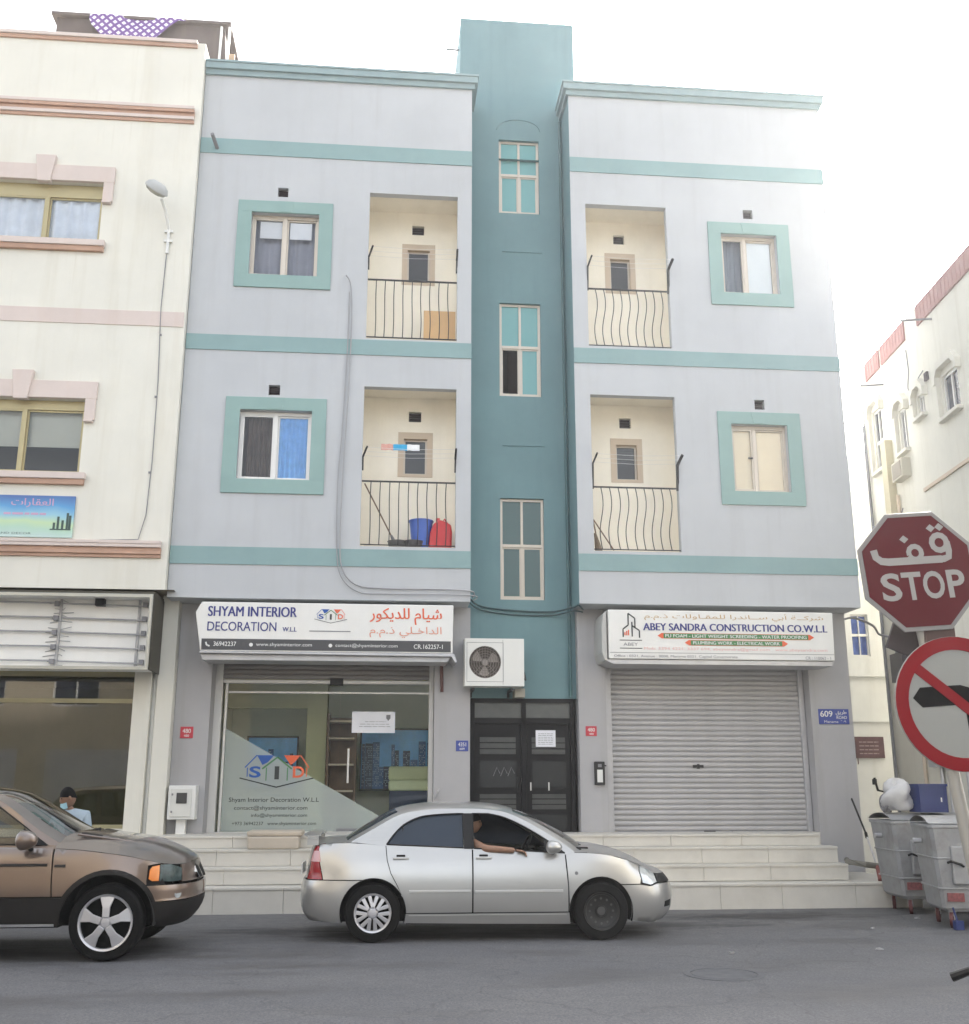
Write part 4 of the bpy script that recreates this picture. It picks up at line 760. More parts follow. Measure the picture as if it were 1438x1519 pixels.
# cables down the facade and across the tower
def cable(pts, r, mat, label):
    P = [Vector(p) for p in pts]; Q = []
    for i in range(len(P) - 1):
        a, b_, c, d = P[max(i - 1, 0)], P[i], P[i + 1], P[min(i + 2, len(P) - 1)]
        for k in range(6): t_ = k / 6; Q.append(.5 * ((2 * b_) + (c - a) * t_ + (2 * a - 5 * b_ + 4 * c - d) * t_ ** 2 + (3 * b_ - a - 3 * c + d) * t_ ** 3))
    Q.append(P[-1]); T_(MB().tube(Q, r, 6).build('cable', mat), label, 'cable')
mCab = M('grey_cable', (.33, .33, .34), .6, var=.1)
cable([(-.82, -.03, 10.32), (-.73, -.03, 10.1), (-.70, -.035, 9.3), (-.72, -.035, 8.0), (-.76, -.035, 6.7), (-.77, -.035, 5.6), (-.72, -.035, 5.12), (-.5, -.035, 4.86), (-.1, -.03, 4.80), (.7, -.03, 4.80), (1.37, -.03, 4.78), (1.43, .2, 4.72)], .012, mCab, 'grey cable from the upper wall bending along under the lowest band')
cable([(-.755, -.025, 10.0), (-.755, -.025, 9.0), (-.80, -.025, 7.4), (-.84, -.025, 6.6), (-.82, -.025, 5.5), (-.74, -.03, 5.0), (-.45, -.03, 4.74), (0, -.03, 4.71), (1.37, -.03, 4.71), (1.43, .2, 4.66)], .009, mCab, 'thinner cable beside the main one on the left wing wall')
cable([(1.40, .4, 4.72), (1.6, .74, 4.66), (2.1, .76, 4.60), (2.8, .76, 4.58), (3.14, .5, 4.62), (3.16, .02, 4.58), (3.3, .4, 4.57)], .016, M('teal_cable', (.04, .08, .085), .6), 'dark cable sagging across the teal tower over the air conditioner')
cable([(1.40, .45, 4.66), (1.6, .75, 4.60), (2.1, .765, 4.53), (2.8, .765, 4.52), (3.14, .5, 4.56), (3.3, .4, 4.53)], .012, bpy.data.materials['teal_cable'], 'lower thin dark cable across the teal tower over the air conditioner')
for k, (x, z, y, lab) in enumerate(((-3.17, 12.78, -.0, 'short grey drain spout sticking out of the top left band'), (7.9, 12.35, -.0, 'thin drain spout at the right edge of the block, near the top'), (7.86, 8.0, 0, 'grey drain spout at the right edge of the block, middle floor'))):
    if k == 0: pts = [(x, .02, z - .1), (x - .06, -.28, z + .02)]
    else: pts = [(7.9, .3, z), (8.12, .25, z - .03)]
    T_(MB().tube(pts, .035 if k == 0 else .016, 8).build('drain_spout', mGrey), lab, 'pipe')
T_(MB().tube([(1.2, 1.2, 15.95), (.95, 1.2, 15.95)], .022, 6).build('roof_pipe', mGreyPr), 'short pale pipe sticking out of the left side of the stair tower', 'pipe')

# ------------------------------------------------------------ balcony belongings (lower left balcony unless said)
zf = 5.506
def bucket(x, y, z, r0, r1, h, mat, name, label, cat):
    o = MB().lathe([(.001, .004), (r0, 0), (r1, h), (r1 + .012, h), (r1 + .012, h - .02), (r1 - .008, h - .005), (r0 - .008, .01), (.001, .008)], Matrix.Translation((x, y, z)), 20).build(name, mat, smooth=True); return T_(o, label, cat)
mBlueP = M('blue_plastic', (.06, .14, .50), .4, var=.05)
bucket(.56, .34, zf, .14, .2, .52, mBlueP, 'bucket', 'blue plastic tub on the lower left balcony beside the red can', 'bucket')
RC = thing('jerry_can', (.88, .3, zf), 'red plastic jerry can on the lower left balcony', 'jerry can')
mRedP = M('red_plastic', (.55, .02, .025), .35, var=.06)
m = MB(); m.prism([(.68, 0), (1.07, 0), (1.075, .3), (1.06, .43), (.97, .48), (.86, .52), (.76, .44), (.71, .3)], lambda u, v, d: (u, d, zf + v), .16, .42); m.build('body', mRedP, RC, bevel=.035)
MB().tube([(.84, .29, zf + .50), (.84, .29, zf + .56)], .035, 10).build('cap', mRedP, RC); MB().tube([(.9, .29, zf + .47), (.95, .29, zf + .55), (1.02, .29, zf + .45)], .014, 6).build('handle', mRedP, RC)
mPot = M('pot_grey', (.16, .16, .17), .35, metal=.6, var=.1)
for k, (x, y) in enumerate(((.17, .25), (.43, .22))):
    o = MB().lathe([(.001, .004), (.1, 0), (.15, .06), (.165, .13), (.175, .135), (.16, .14), (.14, .07), (.09, .012), (.001, .012)], Matrix.Translation((x, y, zf)), 20).build('cooking_pot', mPot, smooth=True); T_(o, ('left' if k == 0 else 'right') + ' one of two grey pots on the lower left balcony floor', 'pot', 'grey pots on the balcony')
MP = thing('mop', (-.1, .3, zf), 'mop with a thin brown stick leaning inside the lower left balcony rail', 'mop')
MB().tube([(-.4, .12, 6.6), (.08, .3, 5.72)], .012, 6).build('stick', mWood, MP); MB().tube([(.06, .29, 5.76), (.13, .33, 5.62), (.16, .35, 5.51)], [.02, .04, .06], 8).build('mop_head', mGrey, MP)
ND = thing('broom', (3.65, .15, zf), 'broom standing in the left corner of the lower right balcony', 'broom')
MB().tube([(3.47, .2, 6.1), (3.80, .12, 5.54)], .012, 6).build('stick', mWood, ND); MB().tube([(3.47, .2, 6.1), (3.52, .2, 5.8)], .012, 6).build('handle_end', mWood, ND)
MB().tube([(3.50, .2, 5.85), (3.54, .2, 5.65), (3.56, .2, 5.52)], [.02, .05, .07], 8).build('bristle', M('straw', (.2, .15, .1), .9, var=.3, scale=30), ND)
o = MB().box(.55, 1.11, .3, .34, 9.175, 9.86).build('board', M('plywood', (.62, .40, .2), .7, var=.06, scale=3), bevel=.004); T_(o, 'orange tan plywood board leaning inside the upper left balcony', 'board')
LY = thing('hanging_laundry', (.2, -.1, 7.3), 'folded cloths in white, blue and pink hanging on the lower left balcony line', 'laundry')
for k, (a, b_, c) in enumerate(((-.14, .06, (.62, .33, .27)), (.06, .30, (.05, .36, .62)), (.28, .50, (.75, .77, .78)))):
    rows = [[(a + (b_ - a) * i / 8, -.12 + .012 * math.sin(i + k), 7.19 + .035 - j * .035 + .004 * math.sin(i * 1.3)) for i in range(9)] for j in range(4)]
    MB().grid(rows).build('cloth', M('cloth_%d' % k, c, .9, var=.08), LY, smooth=80)

# ------------------------------------------------------------ alley buildings on the right
P0 = Vector((8.864, -2.855, 0)); dv = Vector((.1037, .9946, 0)); nv = Vector((-.9946, .1037, 0))
def wp(s, d, z): v = P0 + dv * s + nv * d; return (v.x, v.y, z)       # along the wall, out from it, up
AB = thing('ivory_building', (12, 0, 0), 'ivory building with red parapet panels and hooded windows across the alley on the right', 'building')
m = MB(); S0, S1, HT_ = -.6, 5.1, 9.8; dep = .09
aw = [(.78, 1.37, 7.5, 8.2), (2.13, 2.41, 7.86, 8.24), (2.98, 3.30, 7.5, 8.3), (4.16, 4.60, 7.51, 8.72)]
xs = sorted({S0, S1, *[a for w_ in aw for a in w_[:2]]}); zs = sorted({0, HT_, *[a for w_ in aw for a in w_[2:]]})
for i in range(len(xs) - 1):
    for j in range(len(zs) - 1):
        cx_, cz_ = (xs[i] + xs[i + 1]) / 2, (zs[j] + zs[j + 1]) / 2
        if any(w_[0] < cx_ < w_[1] and w_[2] < cz_ < w_[3] for w_ in aw): continue
        m.quad(wp(xs[i], 0, zs[j]), wp(xs[i + 1], 0, zs[j]), wp(xs[i + 1], 0, zs[j + 1]), wp(xs[i], 0, zs[j + 1]))
for a, b_, c, d in aw:
    m.quad(wp(a, 0, c), wp(a, -dep, c), wp(a, -dep, d), wp(a, 0, d)); m.quad(wp(b_, 0, c), wp(b_, -dep, c), wp(b_, -dep, d), wp(b_, 0, d)); m.quad(wp(a, 0, d), wp(b_, 0, d), wp(b_, -dep, d), wp(a, -dep, d)); m.quad(wp(a, 0, c), wp(b_, 0, c), wp(b_, -dep, c), wp(a, -dep, c))
m.quad(wp(S1, 0, 0), wp(S1, -12, 0), wp(S1, -12, HT_), wp(S1, 0, HT_)); m.quad(wp(S0, 0, 0), wp(S0, -12, 0), wp(S0, -12, HT_), wp(S0, 0, HT_)); m.quad(wp(S0, 0, HT_ - .7), wp(S1, 0, HT_ - .7), wp(S1, -12, HT_ - .7), wp(S0, -12, HT_ - .7)); m.quad(wp(S0, 0, HT_), wp(S1, 0, HT_), wp(S1, -.2, HT_), wp(S0, -.2, HT_)); m.quad(wp(S0, -.2, HT_ - .7), wp(S1, -.2, HT_ - .7), wp(S1, -.2, HT_), wp(S0, -.2, HT_))
m.build('wall', mAlley, AB)
def wbox(m, s0, s1, d0, d1, z0, z1, mi=0):
    vs = [wp(s, d, z) for z in (z0, z1) for s, d in ((s0, d0), (s1, d0), (s1, d1), (s0, d1))]
    m.add(vs, [(0, 3, 2, 1), (4, 5, 6, 7), (0, 1, 5, 4), (1, 2, 6, 5), (2, 3, 7, 6), (3, 0, 4, 7)], mi); return m
for a, b_ in ((0, 2.06), (2.66, 3.86), (3.97, 4.73)):
    pm = wbox(MB(), a - (.6 if a == 0 else 0), b_, -.02, .03, 9.42, 9.79); pn_ = pm.build('parapet_panel', mRedTrim, AB)
    mm = MB(); nb = max(3, int((b_ - a) / .14))
    for q in range(nb): sx = a + (b_ - a) * (q + .5) / nb; wbox(mm, sx - .012, sx + .012, .03, .038, 9.42, 9.79)
    mm.build('panel_rib', M('dusky_red_rib', (.36, .19, .175), .8, var=.1) if 'dusky_red_rib' not in bpy.data.materials else bpy.data.materials['dusky_red_rib'], pn_)
mGreyGl = M('grey_blue_glass', (.05, .055, .075), .15, var=.25, scale=2)
for k, (a, b_, c, d) in enumerate(aw):
    f = MB(); wbox(f, a, b_, -.085, -.03, c, c + .05); wbox(f, a, b_, -.085, -.03, d - .05, d); wbox(f, a, a + .04, -.085, -.03, c + .05, d - .05); wbox(f, b_ - .04, b_, -.085, -.03, c + .05, d - .05); sm = (a + b_) / 2; wbox(f, sm - .02, sm + .02, -.085, -.03, c + .05, d - .05)
    if k == 3: wbox(f, a + .04, b_ - .04, -.08, -.025, 8.04, 8.1)
    w = f.build('window', mAluW, AB)
    for e, g_ in ((a + .04, sm - .02), (sm + .02, b_ - .04)): MB().quad(wp(e, -.06, c + .05), wp(g_, -.06, c + .05), wp(g_, -.06, d - .05), wp(e, -.06, d - .05)).build('pane', mGreyGl, w)
    # hood with cut corners and side posts
    pw = .16; s0, s1 = a - pw, b_ + pw; dd = .1
    hp = [(s0, d - .1), (s0, d + .06), (s0 + .16, d + .24), (s1 - .16, d + .24), (s1, d + .06), (s1, d - .1), (s1 - .08, d - .1), (s1 - .1, d + .02), (s1 - .2, d + .12), (s0 + .2, d + .12), (s0 + .1, d + .02), (s0 + .08, d - .1)]
    hm_ = MB(); tri = tessellate_polygon([[Vector((u, v, 0)) for u, v in hp]]); n = len(hp)
    hm_.add([wp(u, dd, v) for u, v in hp] + [wp(u, 0.002, v) for u, v in hp], [tuple(t_) for t_ in tri] + [(i, (i + 1) % n, (i + 1) % n + n, i + n) for i in range(n)])
    hm_.build('window_hood', mAlley, AB)
    pm = MB(); wbox(pm, s1 - .08, s1, .003, .07, c - .05, d - .1); wbox(pm, s0 + .085, s1 - .085, .003, .1, c - .06, c - .003); pm.build('window_post', mAlley, AB)
m = wbox(MB(), 3.75, 4.0, .003, .14, 5.2, 7.9); m.build('pilaster', M('buff_wall', (.55, .5, .36), .85, var=.08, streak=.3), AB)
m = wbox(MB(), S0, 2.5, .003, .03, 6.56, 6.62); m.build('string_course', mTan, AB)
m = wbox(MB(), 1.85, 1.97, .0, .04, 8.36, 8.5); m.build('wall_vent', mVent, AB)
o = MB(); wbox(o, 3.0, 3.5, .002, .16, 7.0, 7.34); wbox(o, 3.05, 3.45, .16, .17, 7.03, 7.3, 1); o = o.build('ac_unit', [M('ac_beige', (.5, .47, .38), .6, var=.06), M('ac_grill', (.28, .25, .2), .7, var=.1)]); T_(o, 'beige window air conditioner under a hooded window on the ivory building', 'air conditioner')
PP = []
PL = ['pale pipe at the far corner of the ivory alley wall', 'tan pipe running down beside the buff pilaster of the alley wall', 'grey pipe farthest left of the bunch behind the white sack', 'grey pipe second from the left of the bunch behind the white sack', 'dark grey pipe in the middle of the bunch behind the round sign', 'grey pipe near the lower rim of the round sign', 'tan pipe behind the round sign, nearest the street']
for s_, z0, z1, r_, c in ((5.0, 0, 8.6, .03, mGreyPr), (3.6, 0, 6.8, .03, mTan), (2.9, .3, 3.2, .03, mSteel), (2.6, .3, 3.1, .03, mSteel), (2.3, .3, 3.2, .025, mGrey), (1.9, .3, 3.0, .03, mSteel), (1.4, 0, 3.0, .03, mTan)):
    PP.append((s_, z0, z1)); T_(MB().tube([wp(s_, .05, z0), wp(s_, .05, z1)], r_, 6).build('wall_pipe', c), PL[len(PP) - 1], 'pipe', 'pipes on the alley wall')
cable([wp(4.9, .06, 5.6), wp(4.0, .1, 5.0), wp(3.6, .08, 4.4), wp(3.8, .08, 3.8), wp(3.3, .08, 3.4), wp(2.6, .08, 3.3)], .02, mWhPr, 'pale cable looping on the ivory alley wall')
cable([(7.95, .7, 4.52), (8.4, 1.2, 4.62), (8.9, 1.6, 4.55), (9.2, 2.0, 4.45), wp(4.5, .05, 4.3), wp(4.4, .05, 3.9)], .022, mGrey, 'dark cable strung from the apartment block corner into the alley')
cable([wp(5.0, .06, 6.55), wp(4.3, .06, 6.35), wp(4.2, .06, 6.0), wp(3.4, .06, 6.5)], .012, mGrey, 'thin dark cable under the string course of the ivory building')
m = MB(); wbox(m, 3.75, 4.35, .002, .2, 3.5, 4.0); T_(m.build('junction_box', M('dusty_dark_box', (.08, .07, .07), .7, var=.2)), 'dark junction box low on the ivory alley wall', 'box')
m = MB(); wbox(m, 1.2, 2.6, .002, .35, 3.05, 3.12); T_(m.build('wall_ledge', mTan), 'tan ledge above the pipes on the alley wall', 'ledge')
for k_, (s_, z_, w_, h_, lab) in enumerate(((2.75, 2.0, .3, .42, 'grey meter cabinet among the pipes on the alley wall'), (2.1, 2.35, .22, .3, 'small pale meter box right of the grey cabinet on the alley wall'))):
    m = MB(); wbox(m, s_, s_ + w_, .06, .2, z_, z_ + h_); wbox(m, s_ + .05, s_ + w_ - .05, .2, .21, z_ + h_ * .5, z_ + h_ * .85, 1); T_(m.build('meter_cabinet', [mSteel if k_ == 0 else mWhite, mVent], bevel=.008), lab, 'meter box')
cable([wp(4.95, .05, 8.9), wp(4.93, .06, 8.0), wp(4.98, .06, 7.0), wp(4.9, .06, 6.2), wp(4.95, .06, 5.2)], .014, mGrey, 'dark cable hanging down the far corner of the ivory building')
cable([wp(2.6, .04, 9.2), wp(2.55, .05, 8.8), wp(2.62, .05, 8.45), wp(1.95, .05, 8.55)], .010, mGrey, 'thin cable above the small hooded window of the ivory building')
m = MB(); m.tube([wp(3.9, .0, 9.05), wp(3.85, .55, 9.0)], .018, 6); T_(m.build('drain_spout', mGreyPr), 'pale drain spout sticking out under the red parapet panels', 'pipe')
m = MB(); m.tube([wp(1.5, .0, 9.3), wp(1.45, .55, 9.25)], .018, 6); T_(m.build('drain_spout', mGreyPr), 'pale drain spout under the longest red parapet panel', 'pipe')
# building closing the alley
BB = thing('white_building', (11, 4.5, 0), 'plain white building closing the alley behind the apartment corner', 'building')
m = MB(); m.wall(8.0, 14, 0, 7.75, 4.0, [(9.56, 9.93, 4.28, 5.14, .15)]); m.quad((8, 4, 7.75), (14, 4, 7.75), (14, 9, 7.75), (8, 9, 7.75)); m.box(9.98, 10.2, 3.96, 8, 7.75, 8.66); m.quad((8, 4, 0), (8, 9, 0), (8, 9, 7.75), (8, 4, 7.75)); m.build('wall', mAlley2, BB)
m = MB(); m.box(8.0, 13, 3.93, 3.998, 3.86, 3.92); m.box(8.0, 13, 3.95, 3.998, 2.95, 2.98); m.build('string_course', mAlley2, BB)
f = MB(); f.ring(9.56, 9.93, 4.28, 5.14, .03, 4.05, 4.1); f.box(9.56, 9.93, 4.03, 4.1, 4.69, 4.74); f.box(9.735, 9.755, 4.05, 4.1, 4.31, 5.11); w = f.build('window', mAluW, BB)
for a, b_ in ((9.59, 9.735), (9.755, 9.9)):
    for c, d in ((4.31, 4.69), (4.74, 5.11)): MB().quad((a, 4.08, c), (b_, 4.08, c), (b_, 4.08, d), (a, 4.08, d)).build('pane', M('cobalt_blue_glass', (.06, .1, .3), .2, var=.3, scale=9) if 'cobalt_blue_glass' not in bpy.data.materials else bpy.data.materials['cobalt_blue_glass'], w)
o = MB().box(9.42, 10.02, 3.95, 3.985, 2.24, 2.66); o.tube([(9.46, 3.97, 2.66), (9.46, 3.97, 2.12)], .012, 5); o = o.build('wall_plaque', M('dark_red_plaque', (.09, .04, .045), .4, var=.3, scale=4), bevel=.004); T_(o, 'dark red plaque on the white wall behind the apartment corner', 'plaque')
m = MB()
for q in range(4): scribble(m, 9.5, 9.9, 2.32 + q * .075, .02, 3.947, n=5)
m.build('plaque_lettering', M('plaque_print', (.3, .22, .22), .6), o)
# buildings on the near side of the street, behind the camera's left and right; the shop glass mirrors them
def opposite(x0, x1, y0, y1, h, mat, lab):
    t = thing('street_building', ((x0 + x1) / 2, (y0 + y1) / 2, 0), lab, 'building', None)
    hs_ = []
    x = x0 + 1
    while x + 1.4 < x1:
        for z in (3.9, 7.2):
            if z + 1.5 < h: hs_.append((x, x + 1.3, z, z + 1.4, -.15))
        x += 2.6
    m = MB(); m.wall(x0, x1, 0, h, y1, hs_); m.quad((x0, y0, 0), (x0, y1, 0), (x0, y1, h), (x0, y0, h)); m.quad((x1, y0, 0), (x1, y1, 0), (x1, y1, h), (x1, y0, h)); m.quad((x0, y0, h), (x1, y0, h), (x1, y1, h), (x0, y1, h)); m.quad((x0, y0, 0), (x1, y0, 0), (x1, y0, h), (x0, y0, h)); m.build('wall', mat, t)
    for a, b_, c, d, _ in hs_: f = MB(); f.ring(a, b_, c, d, .05, y1 - .12, y1 - .05); f.box((a + b_) / 2 - .02, (a + b_) / 2 + .02, y1 - .12, y1 - .05, c, d); w = f.build('window', mAluW, t); B(a, b_, y1 - .16, y1 - .13, c, d).build('pane', mGreyGl, w)
    x = x0 + .6
    while x + 2.4 < x1: B(x, x + 2.4, y1 + .004, y1 + .05, .1, 2.7).build('shop_shutter', mSlat, t); x += 3.2
opposite(-26, -5.2, -24, -13.5, 9.0, M('tan_plaster', (.42, .36, .27), .9, streak=.2), 'tan building on the near side of the street, left of the junction')
opposite(6.8, 24, -24, -13.5, 9.0, M('buff_plaster', (.46, .42, .34), .9, streak=.2), 'buff building on the near side of the street, right of the junction')

# ------------------------------------------------------------ vehicles
def lerp(tab, x):
    if x <= tab[0][0]: return tab[0][1]
    for (a, b_), (c, d) in zip(tab, tab[1:]):
        if x <= c:
            t_ = (x - a) / (c - a); return b_ + (d - b_) * t_
    return tab[-1][1]
def slerp(tab, x):   # smooth (monotone cubic-ish) table
    n = len(tab)
    if x <= tab[0][0]: return tab[0][1]
    if x >= tab[-1][0]: return tab[-1][1]
    for i in range(n - 1):
        if x <= tab[i + 1][0]: break
    sl = lambda k: (tab[min(k + 1, n - 1)][1] - tab[max(k - 1, 0)][1]) / (tab[min(k + 1, n - 1)][0] - tab[max(k - 1, 0)][0])
    h = tab[i + 1][0] - tab[i][0]; t_ = (x - tab[i][0]) / h; m0, m1 = sl(i) * h, sl(i + 1) * h
    return (2 * t_ ** 3 - 3 * t_ ** 2 + 1) * tab[i][1] + (t_ ** 3 - 2 * t_ ** 2 + t_) * m0 + (-2 * t_ ** 3 + 3 * t_ ** 2) * tab[i + 1][1] + (t_ ** 3 - t_ ** 2) * m1
def smooth(a, b_, x): t_ = min(1, max(0, (x - a) / (b_ - a))); return t_ * t_ * (3 - 2 * t_)
def catmull(P, n=8):
    out = []
    for i in range(len(P) - 1):
        a, b_, c, d = P[max(i - 1, 0)], P[i], P[i + 1], P[min(i + 2, len(P) - 1)]
        for k in range(n):
            t_ = k / n; out.append(tuple(.5 * ((2 * b_[j]) + (c[j] - a[j]) * t_ + (2 * a[j] - 5 * b_[j] + 4 * c[j] - d[j]) * t_ ** 2 + (3 * b_[j] - a[j] - 3 * c[j] + d[j]) * t_ ** 3) for j in range(len(b_))))
    out.append(tuple(P[-1])); return out
def pip(x, y, P):
    c = False; n = len(P); j = n - 1
    for i in range(n):
        if (P[i][1] > y) != (P[j][1] > y) and x < (P[j][0] - P[i][0]) * (y - P[i][1]) / (P[j][1] - P[i][1]) + P[i][0]: c = not c
        j = i
    return c
class Shell:
    """car side sheet: domain (u along the plan outline, z up); u equals x along the straight flank"""
    def __init__(s, plan, side, front, rear, uf, ur):
        P = catmull(plan, 10); s.x = [p[0] for p in P]; s.y = [p[1] for p in P]; n = len(P)
        U = [0]
        for i in range(1, n): U.append(U[-1] + math.hypot(s.x[i] - s.x[i - 1], s.y[i] - s.y[i - 1]))
        k = min(range(n), key=lambda i: abs(s.x[i] - (plan[0][0] + plan[-1][0]) / 2)); sh = s.x[k] - U[k]; s.u = [q + sh for q in U]
        s.u0, s.u1 = s.u[0], s.u[-1]; s.N = []
        for i in range(n):
            a, b_ = max(i - 1, 0), min(i + 1, n - 1); dx, dy = s.x[b_] - s.x[a], s.y[b_] - s.y[a]; l = math.hypot(dx, dy); s.N.append((-dy / l, dx / l))
        s.N[0] = (-1, 0); s.N[-1] = (1, 0)
        s.side, s.front, s.rear, s.uf, s.ur = side, front, rear, uf, ur
    def U(s, x):  # u for a flank position x
        return lerp(sorted(zip(s.x, s.u)), x)
    def at(s, u, z, sg, off=0):
        u = min(max(u, s.u0), s.u1)
        for i in range(len(s.u) - 1):
            if u <= s.u[i + 1]: break
        t_ = (u - s.u[i]) / (s.u[i + 1] - s.u[i]); L_ = lambda a, b_: a + (b_ - a) * t_
        x, y = L_(s.x[i], s.x[i + 1]), L_(s.y[i], s.y[i + 1]); nx, ny = L_(s.N[i][0], s.N[i + 1][0]), L_(s.N[i][1], s.N[i + 1][1])
        wf, wr = smooth(*s.uf, u), smooth(s.ur[1], s.ur[0], u)
        d = (1 - wf - wr) * slerp(s.side, z) + wf * slerp(s.front, z) + wr * slerp(s.rear, z)
        return Vector((x - nx * (d - off), sg * max(0, y - ny * (d - off)), z))
    def fill(s, mb, poly, sg, off=0, gap=.004, step=.06, mi=0):
        A = sum(poly[i][0] * poly[(i + 1) % len(poly)][1] - poly[(i + 1) % len(poly)][0] * poly[i][1] for i in range(len(poly)))
        if A < 0: poly = poly[::-1]
        D = []
        for i in range(len(poly)):
            a, b_ = poly[i], poly[(i + 1) % len(poly)]; l = math.hypot(b_[0] - a[0], b_[1] - a[1])
            if l < 1e-5: continue
            k = max(1, int(l / step)); D += [(a[0] + (b_[0] - a[0]) * q / k, a[1] + (b_[1] - a[1]) * q / k) for q in range(k)]
        n = len(D); E_ = []
        for i in range(n):
            p, c, q = D[i - 1], D[i], D[(i + 1) % n]; n1 = Vector((-(c[1] - p[1]), c[0] - p[0])).normalized(); n2 = Vector((-(q[1] - c[1]), q[0] - c[0])).normalized(); m = (n1 + n2)
            m = m.normalized() * gap / max(.5, m.length / 2) if m.length > .1 else n1 * gap
            g = 0 if (c[0] <= s.u0 + 1e-4 or c[0] >= s.u1 - 1e-4) else 1
            E_.append((c[0] + m.x * g, c[1] + m.y))
        pts = list(E_); xs = [p[0] for p in E_]; zs = [p[1] for p in E_]; x = min(xs) + step / 2
        while x < max(xs):
            z = min(zs) + step / 2
            while z < max(zs):
                if pip(x, z, E_) and min(math.hypot(x - p[0], z - p[1]) for p in E_) > step * .45: pts.append((x, z))
                z += step
            x += step
        V, _, F, _, _, _ = delaunay_2d_cdt([Vector(p) for p in pts], [(i, (i + 1) % n) for i in range(n)], [], 0, 1e-6)
        F = [f for f in F if pip(sum(V[i].x for i in f) / 3, sum(V[i].y for i in f) / 3, E_)]
        mb.add([s.at(v.x, v.y, sg, off) for v in V], F, mi)
        # folded edge
        mb.add([s.at(*p, sg, off) for p in E_] + [s.at(*p, sg, off - .02) for p in E_], [(i, (i + 1) % n, (i + 1) % n + n, i + n) for i in range(n)], mi)
def arc(cx, cz, r, a0, a1, n=14): return [(cx + r * math.cos(R(a0 + (a1 - a0) * k / n)), cz + r * math.sin(R(a0 + (a1 - a0) * k / n))) for k in range(n + 1)]
def car_paint(name, col, metal=.75, rough=.32):
    return M(name, col, rough, metal, var=.025, scale=1.2, coat=.7, streak=.05, scol=tuple(c * .7 for c in col), sscale=(2, 2, 1.5))
mTyre = M('tyre_rubber', (.005, .005, .005), .85, var=.2, scale=12, spec=.25); mCarGlass = glass('car_glass_blue', (.10, .13, .19), ior=1.45, milky=((.022, .036, .058), .85)); mCarGlassC = glass('windshield_glass', (.58, .68, .65), ior=1.5, extra=.2); mInter = M('car_interior', (.008, .008, .009), .8, var=.1)
mChrome = M('chrome', (.6, .6, .6), .15, metal=1, var=0); mRimS = M('hubcap_silver', (.55, .55, .57), .35, metal=.6, var=.05, scale=6); mRed = M('tail_red', (.30, .008, .012), .2, var=.1, coat=.6); mOr = M('indicator_orange', (.75, .22, .03), .2, var=.1, coat=.6); mHL = M('headlamp_clear', (.55, .58, .58), .12, metal=.3, var=.25, scale=14, coat=.8); mHLd = M('headlamp_smoke', (.05, .075, .073), .15, var=.5, scale=14, spec=.4)
mTrim = M('black_trim', (.007, .007, .0075), .55, var=.1, spec=.3); mWell = M('wheel_well', (.003, .003, .003), .9, var=0)
